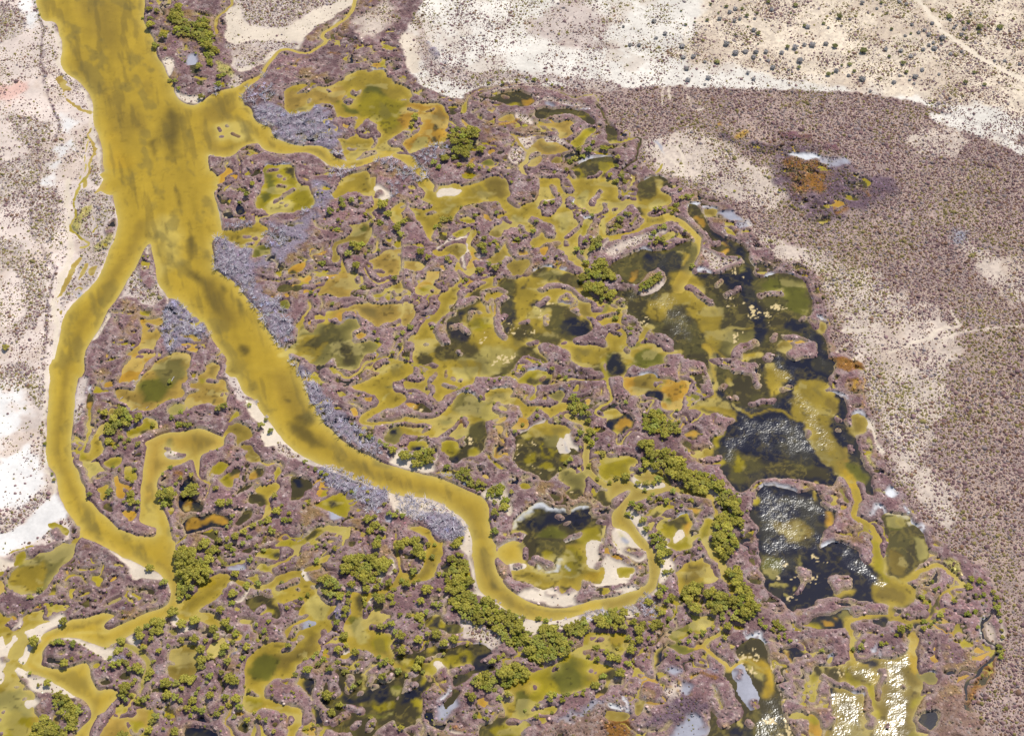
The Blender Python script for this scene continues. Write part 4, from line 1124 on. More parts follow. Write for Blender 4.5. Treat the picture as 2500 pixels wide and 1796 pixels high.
t:69,112,2.5 82,118,2.5 85,116,4 84,122,4.5 75,119,2.5 90,110,2.5 75,128,4 80,125,2.5 75,144,4 42,155,5 45,151,4 38,158,3 5,152,5.5 8,160,5.5 16,155,3 22,155,2 63,26,2 75,30,1.8 51,19,1.8 43,18,2 113,37,2 113,43,2.3 134,43,2 93,57,2.5 100,49,2 132,7,2 138,8,2.5 141,16,1.5 100,1,2.5 80,10,2 83,6,1.8 141,3,1.5 92,3,1.8 126,1,2.5 70,11,1.5 75,12,1.8 155,36,3.5 158,41,3.5 158,46,3.5 153,41,2.5 160,56,5 157,61,3.5 161,66,3.5 165,63,2 151,58,3.5 148,63,2.5 151,70,1.8 161,69,1.8 170,75,3.5 159,85,2.8 142,81,3 138,83,2.5 133,88,2 166,97,2.2 177,100,2.5 176,69,1.5 72,135,1.5 78,130,1.6 33,87,3
tt 3.2:(141,27)(148,23)(150,30)(155,34)(152,42)(145,40)(141,36)
T 3 2
R y:(-12,80)(0,78)(12,77)(17,80)(20,85)(12,90)(3,96)(-8,94)
R o:(8,7)(12,6)(20,6)(30,4)(36,5)(40,9)(50,10)(58,12)(62,10)(69,11)(66,18)(62,27)(57,35)(52,36)(45,36)(40,34)(40,28)(35,24)(27,22)(20,22)(15,23)(12,20)(8,16)(6,12)
c b 6:(18,8)(38,5)(44,12)(36,18)(25,21)(16,18)
c g 4:(44,27)(50,27)(50,32)(44,32)
c g 3:(58,16)(62,15)(60,20)
R k:(26,23)(33,20)(40,21)(41,28)(36,28)(30,25)
I 4:(37,13)(41,13)
h w 1.2:(22,6)(32,3.5)(38,8)
C y 1.5:(21,23)(22,28)(28,29)(34,29)(31,33)(28,37)
C y 1.2:(22,28)(20,33)(23,34)
C o 1.4:(56,-2)(57,5)(64,4)
C o 1.6:(68,1)(75,2)
R k:(3,42)(10,40)(17,44)(19,49)(14,53)(8,56)(2,57)(-8,52)(-5,45)
c o 2:(0,50)(8,44)(15,46)(17,50)(12,52)(5,55)(0,54)
R a:(-8,37)(2,36)(5,40)(0,43)(-8,43)
C y 1.6:(1,56)(2,62)(4,67)(8,66)(10,60)(14,56)(20,55)
C o 1.6:(0,28)(5,31)
R k:(86,-8)(95,-3)(103,2)(118,4)(125,8)(135,0)(150,-8)(192,-8)(192,5)(186,18)(160,30)(120,40)(95,28)(88,14)
R k:(83,62)(90,58)(97,58)(103,50)(107,44)(100,42)(90,39)(80,39)(70,37)(64,36)(72,31)(82,26)(88,23)(90,14)(86,3)(84,-8)(92,-8)(103,3)(118,5)(125,8)(140,-3)(170,-8)(192,-6)(191,10)(186,19)(199,24)(205,30)(205,40)(201,47)(210,54)(215,62)(216,72)(218,82)(224,92)(227,100)(230,112)(224,112)(222,103)(215,100)(212,104)(203,98)(197,96)(196,104)(190,103)(176,101)(165,98)(150,97)(140,96)(128,98)(120,103)(113,110)(108,108)(103,100)(97,92)(93,86)(95,82)(88,83)(85,78)(94,80)(93,76)(80,75)(68,72)(62,70)(70,71)(80,72)(86,67)
c n 7:(92,-5)(120,5)(140,0)(150,15)(145,28)(125,38)(100,25)(92,12)
L:(84,-8)(104,-8)(112,-5)(128,-4)(127,3)(122,6)(112,5)(104,4)(100,0)(92,-3)
I 5:(122,31)(130,29)(141,28)
I 5:(96,16)(98,14)
I 3:(101,25)(103,26)
I 3:(107,25)(108,26)
I 5:(126,6)(127,16)
I 4:(148,19)(154,16)
I 4:(171,60)(172,57)
I 4:(196,43)(197,44)
I 3:(196,53)(198,53)
I 3.4:(208,68)(209,72)
I 3.6:(79,83)(87,80)(93,78)
C y 3:(70,24)(73,27)
R g:(69,26)(72,23)(75,25)(73,29)
c a 6:(158,25)(160,15)(170,8)(185,10)(190,20)(197,30)(192,42)(190,52)(195,62)(200,72)(206,82)(204,90)(212,100)(205,104)(195,90)(185,82)(178,70)(172,60)(168,50)(160,40)(156,32)
c a 6:(65,36)(75,30)(88,25)(95,28)(105,33)(108,44)(98,42)(85,38)
s a 2.2:(105,32)(115,38)(122,41)(135,36)(147,36)(158,43)(163,46)
c a 4:(136,-5)(150,3)(158,8)(150,12)(145,20)(140,25)(137,15)
s a 2.8:(86,-8)(88,5)(91,12)(89,20)(88,26)
c a 2:(100,10)(105,10)(106,14)(103,15)
c b 5:(188,27)(196,26)(196,36)(190,40)
c n 7:(105,75)(130,81)(170,83)(183,86)(190,98)(160,96)(130,92)(112,102)(103,92)
c y 4:(108,78)(118,85)(112,92)(106,86)
c g 5:(205,85)(212,84)(222,95)(222,105)(212,98)
c b 3:(210,40)(220,42)(222,50)(214,58)(208,52)
c o 2:(190,72)(200,75)(205,84)(198,84)
*:(84,62)(95,60)(104,55)(108,45)(106,36)(120,40)(150,38)(162,44)(172,55)(184,72)(184,80)(165,79)(150,79)(130,78)(112,74)(104,84)(98,84)(92,72)(84,68)
*:(156,24)(160,14)(172,25)(185,45)(192,62)(197,85)(190,82)(175,62)(166,48)(158,36)
*:(195,40)(202,55)(208,60)(205,66)(197,60)(194,50)
*:(104,32)(135,30)(158,24)(158,36)(140,34)(110,40)
R b:(210,42)(215,40)(221,44)(222,52)(217,58)(210,55)
h w 1.6:(211,40)(217,39)(221,43)
h s 1.6:(221,45)(226,55)(228,60)
h w 1.3:(190,22)(199,23)(206,27)
h w 1.3:(179,20)(182,21)
h Y 2.6:(222,63)(227,70)(224,80)(229,87)
h A 2:(206,12)(214,10)(216,14)(210,20)
h o 2:(212,12)(210,19)
h o 1:(221,10)(220,20)(218,36)
g s 4 2:(218,47)(228,60)(234,74)(240,75)(235,68)(226,48)
C y 1.2:(80,83)(90,83)(96,81)
C y 1.5:(77,39)(72,45)(66,49)(62,46)(60,41)(56,44)(55,50)
C y 1:(80,40)(86,41)(88,44)(86,48)(92,50)(98,52)(95,57)(91,60)(89,68)
R k:(62,58)(68,54)(74,55)(74,60)(70,63)(66,62)
c o 1.5:(61,60)(66,56)(72,56)(74,58)(70,62)(68,60)
C o 1.4:(82,54)(84,56)
R n:(60,66)(67,65)(68,70)(62,69)
R a:(64,71)(72,76)(78,70)(84,70)(80,78)(72,79)(66,75)
C a 1.2:(76,77)(76,83)(88,84)
R k:(126,112)(132,106)(141,103)(152,105)(161,109)(168,110)(176,107)(182,110)(184,116)(193,121)(195,130)(192,138)(185,144)(181,150)(182,158)(190,153)(200,153)(210,158)(222,163)(228,163)(226,150)(236,160)(240,175)(242,180)(250,186)(260,190)(265,195)(265,202)(258,210)(245,210)(235,208)(215,206)(200,202)(192,201)(185,208)(165,211)(157,214)(150,207)(138,199)(131,190)(130,180)(127,175)(129,168)(128,158)(127,150)(125,146)(127,140)(121,134)(121,125)
h w 1.4:(130,106)(141,102)(152,104)(161,108)
R y:(122,115)(128,115)(127,118)(123,117)
c b 6:(140,137)(150,134)(165,135)(175,140)(168,148)(155,152)(148,144)
c g 4:(130,170)(145,168)(142,185)(134,182)
s h 2:(165,165)(160,180)
c n 4:(160,152)(175,150)(170,160)
s a 2.4:(178,100)(178,116)
*:(130,108)(150,106)(165,112)(180,110)(184,125)(190,130)(182,142)(180,160)(165,165)(135,165)(126,158)(130,150)(125,130)
*:(191,153)(210,158)(222,163)(232,175)(236,190)(228,190)(216,178)(206,170)(196,165)
*:(225,147)(227,150)(228,162)(224,160)
*:(126,165)(160,165)(158,180)(140,180)(132,175)
g w 2 0:(183,155)(190,152)(200,154)(208,158)(200,161)(188,160)
I 5:(185,120)(193,123)
I 3:(163,197)(170,180)
T 3 3
L:(160,15)(164,14)(170,19)(173,24)(170,27)(164,25)
c g 3:(137,12)(145,12)(140,22)
c y 2:(138,28)(152,28)(150,31)(140,31)
c y 2:(150,36)(156,38)(153,40)
c y 2:(157,30)(160,32)(158,34)
f 4:(170,2)(181,2)(195,8)(190,14)(170,6)
f 4:(160,12)(178,25)(172,30)
f 2:(140,12)(165,10)(170,40)(150,40)
T 4 2
R n:(56,128)(62,126)(72,128)(80,131)(84,137)(92,142)(95,150)(98,158)(98,163)(95,170)(87,176)(82,182)(76,190)(72,188)(62,180)(58,172)(55,163)(58,155)(60,146)(57,138)(54,133)
c g 5:(62,128)(78,130)(75,140)(62,140)
c y 2:(68,132)(76,132)(75,137)(69,136)
c b 5:(62,165)(72,162)(78,170)(74,182)(66,178)
c g 4:(85,150)(96,152)(96,164)(88,170)
s w 2.6:(58,126)(65,126)(72,128)(78,131)
s w 2.6:(82,136)(88,136)(93,139)
h w 1.6:(46,131)(50,124)(55,122)(60,127)
h w 1.8:(81,134)(85,138)(93,138)(92,143)
h w 1.2:(74,121)(77,128)
g w 4 1:(57,108)(64,105)(68,111)(64,114)(58,112)
h A 3:(18,128)(19,132)
h Y 2:(45,108)(56,110)
h y 2:(35,153)(41,152)
h A 1.6:(27,148)
L:(50,131)(56,133)(58,142)(60,150)(58,160)(56,166)(53,160)(54,148)(50,141)(47,136)
C a 7.5:(13,76)(20,88)(27,100)(33,108)(35,115)
C a 6:(35,113)(33,120)(31,128)(36,133)(44,139)(49,145)(51,155)(51,170)
c u 5:(18,84)(22,86)(33,104)(30,106)(24,96)
C g 3:(22,108)(24,116)
C o 1.4:(8,128)(10,140)
c b 4:(16,72)(24,70)(26,78)(20,84)
T 4 3
c a 5:(46,-8)(54,-8)(58,10)(62,20)(70,26)(80,30)(85,38)(80,47)(70,50)(58,48)(50,42)(45,35)(46,28)(54,26)(52,15)
c y 3:(46,-8)(52,-8)(58,12)(62,24)(56,26)(50,8)
c b 4:(52,30)(66,32)(76,38)(66,46)(54,42)
L:(7,27)(10,23)(17,21)(25,22)(27,27)(23,33)(16,36)(11,32)
L:(34,-8)(42,-8)(46,2)(46,9)(42,10)(37,3)
C a 2:(17,37)(22,34)(27,35)
I 5:(0,46)(12,44)(22,44)(25,52)
L:(-5,51)(18,43)(24,40)(38,43)(60,48)(61,53)(50,56)(30,54)(24,50)(10,56)(-5,60)
R k:(-8,61)(5,58)(15,55)(22,51)(28,51)(30,56)(26,60)(24,66)(15,69)(5,69)(-8,66)
c o 2:(6,62)(10,61)(12,66)(7,65)
c o 1.5:(14,58)(17,59)(16,61)
c h 2:(17,56)(24,51)(28,52)(28,57)(20,60)
h w 1.4:(23,51)(28,51)
C a 4.4:(73,30)(80,24)(88,19)(96,16)(105,13)(112,17)(120,23)(128,29)
C a 3:(128,29)(118,31)(110,35)(103,44)(99,52)(94,60)(86,64)(80,63)
c n 2:(94,52)(104,38)(106,42)(98,56)
C a 5:(64,47)(63,55)(62,60)
C a 5.4:(60,59)(70,60)(80,64)(88,62)
C a 4.6:(60,58)(45,58)(30,59)(26,62)(27,72)(29,80)(28,90)(30,97)
C y 1.5:(30,80)(35,72)
R k:(48,61)(58,60)(60,64)(55,68)(50,66)(45,62)
R k:(67,51)(73,50)(71,54)(68,54)
h s 1.5:(68,54)(72,51)
C k 1.5:(85,66)(83,74)
I 4:(32,67)(48,68)
C y 1.6:(42,73)(50,74)
R k:(98,26)(105,18)(104,24)(99,27)
C n 1.4:(105,45)(106,50)
R o:(89,30)(93,28)(92,31)
R k:(93,29)(96,27)(96,31)
R b:(80,75)(83,72)(86,78)(87,95)(88,106)(93,118)(92,128)(88,138)(83,148)(85,158)(88,172)(8,172)(8,155)(14,148)(12,132)(8,120)(4,114)(-4,108)(-4,100)(10,102)(20,98)(28,95)(40,96)(55,94)(68,95)(78,89)
I 5:(2,110)(12,117)(22,118)(30,124)(38,122)(41,130)(44,142)(46,154)
I 2:(45,145)(50,152)
I 5:(57,105)(58,112)(54,118)(52,127)
I 3:(73,118)(74,119)
I 2.6:(60,152)(58,155)
R y:(41,122)(45,116)(49,122)(47,134)(43,128)
R y:(46,140)(50,142)(49,147)(46,145)
h w 1.6:(27,126)(32,126)(37,128)
c n 3:(0,103)(18,103)(15,113)(5,112)
f 3:(8,102)(18,105)(24,112)(12,112)
c y 4:(20,100)(30,105)(38,118)(32,125)(26,120)(24,110)
c a 5:(26,95)(40,98)(55,108)(50,118)(40,112)(30,104)
c u 3:(80,73)(86,78)(88,100)(88,108)(84,110)(80,100)
c b 5:(81,112)(91,113)(93,122)(90,134)(84,140)(78,130)
c k 3:(32,92)(45,94)(55,95)(50,100)(38,98)
c k 3:(5,118)(12,122)(12,148)(8,155)
*:(18,100)(30,95)(42,99)(55,95)(70,96)(79,88)(80,100)(76,112)(78,128)(76,145)(70,165)(50,165)(50,150)(58,138)(51,125)(60,120)(54,118)(48,118)(36,110)(28,104)
*:(10,126)(28,127)(37,132)(40,148)(34,168)(8,168)(14,152)
*:(24,4)(36,6)(44,12)(50,14)(57,30)(46,28)(37,20)(28,14)
*:(52,2)(60,2)(60,12)(56,10)
*:(5,118)(12,122)(16,126)(10,130)
R o:(-8,143)(0,145)(3,150)(3,158)(-4,168)(-10,160)
g U 12 1:(95,118)(125,108)(138,130)(140,168)(92,168)(92,150)
R h:(88,110)(93,109)(103,107)(104,115)(100,118)(93,114)
h w 1:(95,109)(103,108)
R k:(88,147)(95,141)(103,140)(104,150)(98,156)(90,152)
C y 2:(83,133)(95,128)(100,126)
g G 2 0:(47,90)(49,84)(51,83)(51,90)
h w 1.4:(50,83)(49,90)
h w 1.4:(54,88)(53,93)
h w 1.4:(47,88)(47,90)
g G 2 0:(5,92)(10,90)(9,96)
R y:(7,93)(10,93)(9,99)(6,97)
C k 2.6:(153,58)(147,62)(144,70)(148,78)(153,82)(157,86)(156,92)(150,100)(143,107)(135,113)(130,122)(128,130)
h w 0.8:(153,56)(145,62)(142,70)(146,79)(153,84)
g V 4 4:(148,66)(156,68)(157,80)(152,80)
g A 4 3:(150,98)(156,97)(155,110)(145,122)(135,130)(130,142)(128,132)(140,114)
R o:(138,88)(140,84)(143,86)(145,88)(150,88)(145,90)(140,90)
R o:(138,95)(145,92)(152,89)(148,94)(140,97)
R o:(96,88)(99,93)(103,90)(104,97)(100,97)(97,92)
C o 1:(103,77)(103,90)
R o:(139,76)(142,77)(141,79)(139,78)
R o:(122,113)(130,108)(133,110)(128,114)(122,116)
R o:(132,40)(133,39)
h s 2.5:(160,62)(163,72)(161,80)
R y:(78,165)(84,160)(95,160)(88,166)
g Y 4 4:(110,8)(125,12)(122,22)(112,14)
t:134,25,3.5 132,31,4.5 141,27,3.5 146,29,2 153,37,3 156,42,3.2 157,51,4 159,56,3 160,62,2 143,33,1.5 138,39,1.8 143,40,2 145,39,2.5 142,42,2.2 119,45,2.8 107,56,3.8 100,27,2.2 105,33,2 102,35,2.5 114,30,1.8 91,40,3 98,43,1.7 95,46,2.2 93,62,3.2 92,69,3.2 97,66,1.8 99,65,1.8 102,61,2.2 107,63,1.8 78,56,2.5 72,70,4.8 79,68,4 68,75,2.2 55,75,1.7 37,85,4 30,86,2.3 39,80,2 55,83,3 59,82,2 65,86,1.5 2,88,3 131,55,3.5 138,53,3 140,68,2.3 144,47,1.8 159,84,3 160,89,3.5 160,94,3 162,76,2.5 161,70,2 144,110,1.7 97,82,1.3 154,47,1.6 159,47,1.5 163,87,1.6
T 0 3
g s 2 2:(-5,5)(12,8)(10,14)(0,20)(-5,20)
R h:(8,27)(10,22)(20,10)(32,3)(42,0)(50,-5)(62,-4)(65,3)(60,8)(55,14)(52,19)(45,26)(40,33)(30,36)(18,38)(11,34)
c a 5:(10,25)(25,12)(40,14)(36,32)(18,36)
R y:(11,10)(15,5)(22,-2)(24,5)(16,13)(12,14)
R y:(0,18)(4,19)(2,22)(-2,22)
h s 1.6:(40,31)(35,36)(28,40)(20,38)
C y 1.6:(89,12)(87,20)(83,24)(86,30)(89,32)
R y:(81,22)(85,22)(91,25)(86,28)(84,31)
C y 1.8:(59,26)(63,22)(70,22)(76,26)(77,28)
C y 1.4:(70,17)(80,17)(83,15)
R y:(61,38)(63,33)(67,33)(65,37)(64,42)(61,41)
R y:(71,40)(78,37)(80,39)(73,40)
C y 1.4:(88,38)(92,38)(93,41)(90,45)
R o:(96,27)(100,23)(104,24)(102,26)(98,28)
R k:(78,6)(80,4)(81,9)
R y:(79,8)(84,10)(81,11)
R n:(44,37)(48,30)(52,32)(50,36)(45,39)
C y 1.4:(47,29)(52,28)
C y 1.4:(40,39)(48,38)
R o:(59,18)(61,16)(62,20)(60,21)
C y 1:(68,8)(70,11)
C y 1:(55,29)(60,31)(62,28)
C y 1:(86,31)(95,32)
C o 1:(108,24)(109,28)
C y 1.3:(68,44)(73,44)
R y:(115,38)(120,36)(124,38)(128,40)(124,43)(122,40)
C k 1:(126,49)(130,46)
C y 1:(129,46)(131,45)
R o:(136,44)(138,42)(137,45)
R h:(93,50)(100,44)(107,41)(104,45)(95,49)
C k 1:(66,54)(71,51)
R o:(9,57)(13,56)(16,59)(12,61)
R a:(-10,52)(5,56)(8,60)(3,65)(-10,65)
R a:(22,62)(22,57)(28,54)(35,52)(39,51)(40,55)(37,60)(48,62)(40,64)(30,67)(25,72)(22,76)(25,82)(22,90)(18,96)(15,98)(23,101)(25,104)(23,106)(13,103)(15,110)(20,118)(26,120)(30,125)(33,133)(32,143)(35,150)(30,158)(25,170)(-10,170)(-10,120)(3,115)(5,105)(3,95)(6,85)(3,80)(-10,78)(-10,68)(5,67)(12,71)(18,68)(21,64)
c g 8:(-10,130)(18,125)(28,130)(30,145)(20,155)(5,165)(-10,165)
c y 6:(-10,145)(15,140)(28,150)(20,165)(-10,170)
c g 3:(22,141)(28,141)(28,145)(22,145)
L s:(0,75)(4,82)(10,80)(12,75)(13,77)(8,86)(4,98)(2,112)(0,117)(-4,110)(-1,95)(3,88)(-4,82)
I 2:(5,96)(6,96)
L s:(16,97)(20,92)(22,84)(27,86)(24,93)(23,99)
L s:(22,72)(30,68)(45,62)(52,58)(54,62)(45,66)(38,71)(35,77)(28,76)
L s:(13,104)(18,104)(25,109)(30,113)(45,115)(55,120)(65,127)(60,128)(50,124)(35,122)(28,118)(24,110)
h s 1.4:(21,59)(18,65)(12,70)
I 2.4:(22,120)(22.5,120)
I 2.2:(21,130)
I 2:(4,141)
I 2.4:(1,147)
I 3:(1,160)
I 1.6:(13,120)
I 1.4:(28,108)
L s:(24,132)(32,131)(34,134)(28,137)
!R a:(96,-12)(105,3)(115,7)(127,13)(137,17)(144,23)(149,30)(151,38)(148,46)(140,51)(125,56)(110,63)(97,69)(92,66)(96,61)(101,58)(101,56)(92,54)(80,57)(70,59)(62,60)(56,65)(48,68)(40,72)(36,76)(36,80)(28,86)(25,95)(22,100)(27,107)(35,110)(45,114)(55,120)(65,127)(75,132)(79,138)(81,146)(76,152)(70,158)(63,170)(80,170)(82,160)(88,150)(92,143)(100,133)(104,127)(102,122)(95,121)(88,122)(84,117)(81,110)(79,102)(75,98)(70,99)(62,102)(56,104)(50,104)(42,102)(36,100)(37,95)(38,88)(43,82)(50,77)(58,76)(70,77)(80,80)(90,84)(100,84)(95,82)(104,80)(112,75)(125,68)(135,65)(148,58)(153,53)(160,47)(157,42)(158,35)(160,28)(158,20)(156,10)(155,2)(150,-12)
c u 3:(98,-8)(125,10)(145,22)(150,32)(146,28)(130,16)(105,5)
s u 2.4:(36,79)(45,76)(58,74)(70,76)(85,81)
s u 3:(24,92)(24,100)(32,106)
s b 4:(50,70)(75,63)(95,62)
s n 2:(68,66)(73,66)
s l 2.4:(60,73)(80,71)(95,72)
s l 3:(34,90)(30,98)(38,102)
s b 3:(27,104)(38,109)(48,115)
s b 5:(82,145)(86,130)(88,124)
s b 4:(140,10)(150,20)(154,35)(150,45)
s y 3:(78,140)(79,150)(68,160)(62,168)
L:(85,150)(92,143)(97,145)(98,149)(94,151)(88,156)(88,163)(84,168)(80,163)
R p:(89,170)(90,158)(95,152)(99,146)(103,142)(108,146)(116,148)(123,146)(121,141)(128,140)(134,143)(132,152)(130,160)(129,170)
R y:(115,154)(120,152)(125,154)(124,160)(118,160)
I 1.6:(112,153)(114,156)(116,161)(122,163)(126,158)
R y:(103,138)(107,134)(113,137)(114,141)(109,145)(104,142)
I 2.6:(99,139)(104,134)
I 2.4:(104,144)(110,145)(118,144)
C y 1.6:(133,140)(133,155)(126,165)
g s 2 0:(96,-2)(105,3)(127,13)(140,19)(146,25)(135,26)(128,24)(120,25)(112,14)(105,7)
h s 1.6:(142,21)(148,28)(151,36)
g s 2 0:(56,76)(70,78)(85,82)(92,85)(103,85)(100,90)(105,96)(97,96)(85,92)(75,84)(66,80)(58,79)
h s 2:(95,82)(103,80)
g s 2 0:(112,76)(120,74)(125,80)(118,84)(112,79)
g s 2 1:(153,58)(158,58)(158,66)(152,64)
g s 2 1:(172,66)(163,72)(158,70)(165,66)
g s 2 0:(170,12)(175,15)(172,26)(168,28)
g s 2 1:(25,112)(40,114)(55,121)(63,127)(58,128)(45,124)(28,120)
g q 2:(100,93)(108,92)(112,97)(105,100)
!C g 4.4:(108,82)(120,86)(127,92)(131,98)(131,105)(127,112)
C g 2.4:(127,110)(124,118)(122,125)
R y:(81,100)(85,98)(88,99)(84,103)
R n:(90,113)(98,113)(96,117)(90,116)
R n:(105,108)(112,106)(113,112)(106,112)
R b:(54,91)(57,90)(57,92)
R b:(47,148)(50,144)(54,150)(50,154)
R y:(142,80)(144,80)(143,84)
R g:(150,70)(155,69)(156,73)(150,73)
R b:(150,88)(158,84)(167,82)(174,84)(176,92)(177,103)(170,110)(162,114)(153,113)(148,108)(150,100)(156,100)(155,97)(150,95)
R a:(157,48)(165,42)(173,37)(181,35)(196,30)(181,48)(165,62)(158,60)(155,54)
C y 2.6:(172,30)(181,25)
R k:(165,158)(172,156)(185,158)(192,168)(165,170)
t:132,14,4.5 145,29,4.2 35,34,4 27,41,3.5 56,62,4.5 30,80,6 107,79,4.5 124,75,5 123,71,4.5 137,62,5 143,64,5 141,70,5 135,72,4 153,54,6 161,65,5 172,62,5.5 160,78,4 172,78,5 52,81,4 56,82,3 65,83,4 47,82,3 57,99,4.5 64,96,2.2 72,94,1.5 105,87,4 103,90,3 97,94,2.5 115,92,3.5 100,102,4 105,100,4 92,104,2 112,100,3.5 121,103,5 125,106,4 115,105,3 109,98,3 133,108,4.5 131,113,3 111,122,6.5 109,128,4 116,127,3 122,131,4.5 127,132,3.5 120,115,2.5 147,117,6 156,117,4 163,112,5 168,115,5 172,112,3 161,122,3 178,88,5 178,96,5 178,102,4 149,84,2.5 141,89,3 127,86,3.5 136,98,2.5 136,117,2 148,128,5 155,130,4 160,133,3 170,133,5 166,140,4 172,140,3.5 179,142,4 169,146,2.5 149,146,2.5 138,146,4 135,150,4 132,157,4 145,158,2 155,160,5 152,152,2 108,163,6 42,116,4.5 34,118,2.2 27,108,2 165,20,8 160,5,7 170,2,5 130,67,3.5 134,78,3 112,132,2.5 131,130,2.5 118,118,2.5 83,91,1.2 80,93,1.2 87,92,1.3 93,85,1.2 174,126,2.5 176,122,2 38,52,1 85,44,1.5
tt 5:(155,0)(170,-2)(175,12)(172,25)(160,22)(156,10)
tt 5:(173,10)(181,8)(183,30)(175,25)
tt 4.6:(157,28)(166,26)(170,35)(165,42)(157,43)
tt 4.2:(48,128)(58,127)(65,135)(72,137)(73,143)(65,150)(55,145)(48,137)
tt 4.8:(28,155)(40,148)(45,150)(55,158)(60,168)(30,170)
tt 3.6:(60,150)(68,150)(68,158)(60,158)
T 1 3
R a:(-5,29)(8,22)(16,19)(22,20)(25,25)(35,26)(44,31)(52,30)(60,25)(65,20)(75,17)(82,18)(85,18)(92,12)(100,9)(105,5)(108,3)(112,2)(110,8)(103,10)(103,15)(92,17)(90,20)(95,26)(100,28)(99,35)(103,42)(110,47)(117,46)(110,55)(111,60)(112,65)(108,72)(104,75)(101,80)(102,86)(97,92)(88,96)(80,104)(77,110)(73,112)(65,112)(55,116)(51,122)(52,128)(58,130)(66,134)(75,136)(83,139)(87,145)(86,152)(83,157)(81,172)(74,172)(74,155)(78,150)(80,145)(70,143)(60,141)(50,140)(42,144)(37,142)(35,130)(36,125)(35,110)(38,100)(42,90)(50,84)(58,80)(68,79)(72,78)(70,70)(75,66)(82,62)(88,58)(80,55)(86,45)(82,40)(75,42)(68,45)(60,38)(57,33)(50,35)(42,34)(38,33)(35,36)(28,30)(24,27)(18,30)(8,43)(-5,48)
c g 7:(45,95)(55,88)(65,95)(62,105)(50,112)(42,112)
c b 6:(65,90)(85,82)(98,75)(105,70)(98,88)(80,98)(70,105)
c l 4:(90,40)(98,38)(108,48)(105,60)(95,60)(88,50)
c l 3:(58,30)(68,34)(82,38)(72,40)(60,36)
c y 4:(36,126)(45,128)(50,135)(40,142)
I 5:(65,31)(72,28)(80,25)
I 1.4:(80,32)(82,33)
L s:(86,19)(88,18)(91,23)(89,25)
I 1.8:(94,30)(97,30)
L G:(86,65)(90,62)(96,63)(94,66)(88,68)
I 2:(87,56)(88,56)
I 6:(76,78)(78,72)(83,67)
I 2.6:(83,77)(87,75)
I 4:(70,86)(75,84)(80,78)
I 3:(105,70)(105,71)
I 2.6:(110,57)(111,57)
I 3.4:(107,76)(110,76)
I 2.4:(40,124)(44,127)
I 2.4:(75,145)(77,146)
R l:(3,90)(6,82)(12,78)(17,76)(18,80)(14,86)(13,92)(10,95)(5,93)
R a:(-8,55)(5,55)(10,58)(14,64)(8,66)(-8,60)
C a 2.4:(15,66)(22,70)(30,72)(32,75)(28,77)(22,78)
C a 1.6:(26,83)(27,86)(22,89)(20,94)
R n:(36,45)(45,40)(55,42)(62,40)(66,45)(68,52)(64,58)(58,57)(50,55)(40,50)
c y 3:(46,55)(55,47)(61,50)(52,57)
c a 4:(60,38)(80,35)(82,42)(68,46)
I 4:(31,56)(36,51)
I 4:(42,54)(52,48)
I 3.4:(48,58)(56,54)
R n:(30,62)(35,58)(45,60)(38,63)
R y:(30,60)(38,59)(36,62)
R y:(46,16)(50,12)(55,13)(58,17)(52,19)
R y:(45,4)(55,-2)(66,-4)(64,2)(55,5)
C a 2.6:(58,13)(68,9)(76,5)(81,-4)
C y 2.4:(57,14)(60,19)
I 5:(70,16)(80,12)(90,8)(98,2)
C a 2:(72,70)(75,66)
h G 5:(24,15)(36,14)
h s 2.6:(21,50)(30,46)(36,40)(40,35)
h s 1.8:(19,23)(23,29)
h s 2:(12,72)(20,74)
h s 2:(27,84)(27,88)
h q 2.4:(22,92)(30,85)
R a:(131,36)(138,38)(148,37)(158,36)(165,32)(170,22)(175,15)(178,20)(170,30)(160,38)(150,40)(140,52)(140,60)(147,55)(152,50)(156,50)(155,56)(160,60)(155,65)(150,68)(155,70)(165,73)(167,80)(167,90)(172,97)(181,98)(188,105)(181,112)(172,108)(165,100)(155,94)(145,88)(135,85)(130,90)(126,95)(120,92)(128,88)(125,78)(122,70)(124,62)(130,55)(131,45)
C a 4:(170,-8)(172,8)(174,15)(170,25)(163,33)(150,37)(138,40)
C a 4:(174,18)(190,20)(198,18)(204,8)(208,-8)
C a 1.6:(104,32)(118,36)(135,37)
c n 2:(136,40)(139,40)(139,62)(137,58)
c g 3:(128,60)(138,62)(136,74)(130,74)
c y 5:(150,70)(165,75)(165,90)(152,86)
c l 3:(138,62)(145,80)(132,76)
R k:(160,57)(164,55)(164,59)
R a:(156,55)(160,54)(160,60)(155,60)
I 4:(148,67)(158,70)(166,68)
R a:(94,116)(88,112)(82,112)(80,118)(88,125)(92,130)(96,124)
R n:(88,115)(95,112)(98,118)(97,128)(94,133)(92,128)
R n:(118,105)(130,108)(140,108)(150,112)(165,105)(183,110)(190,120)(190,145)(165,150)(150,160)(140,170)(125,162)(110,158)(100,152)(94,140)(104,142)(115,140)(105,130)(102,122)(108,112)
C y 1:(102,112)(108,104)(118,98)
C y 2:(142,108)(148,102)(153,100)
I 7:(97,130)(98,122)(102,112)(107,110)
I 3.4:(96,111)(104,108)
I 8:(113,125)(112,118)(114,112)
I 6:(103,133)(110,140)
I 5:(125,137)(132,139)(138,141)
I 7:(115,152)(122,145)
I 6:(106,140)(108,150)
I 5:(126,122)(128,112)
I 3.4:(145,118)(147,112)
I 5:(151,108)(157,114)(165,110)
I 4:(172,130)(178,122)(180,115)
I 6:(144,158)(150,150)
I 8:(165,157)(178,150)
I 4:(137,125)(138,125)
I 4:(150,121)(151,121)
I 5:(130,158)(134,152)
c y 3:(149,133)(162,132)(171,137)(162,140)(150,139)
c g 3:(163,120)(172,118)(172,125)(165,126)
s y 1.5:(142,110)(140,120)(146,128)
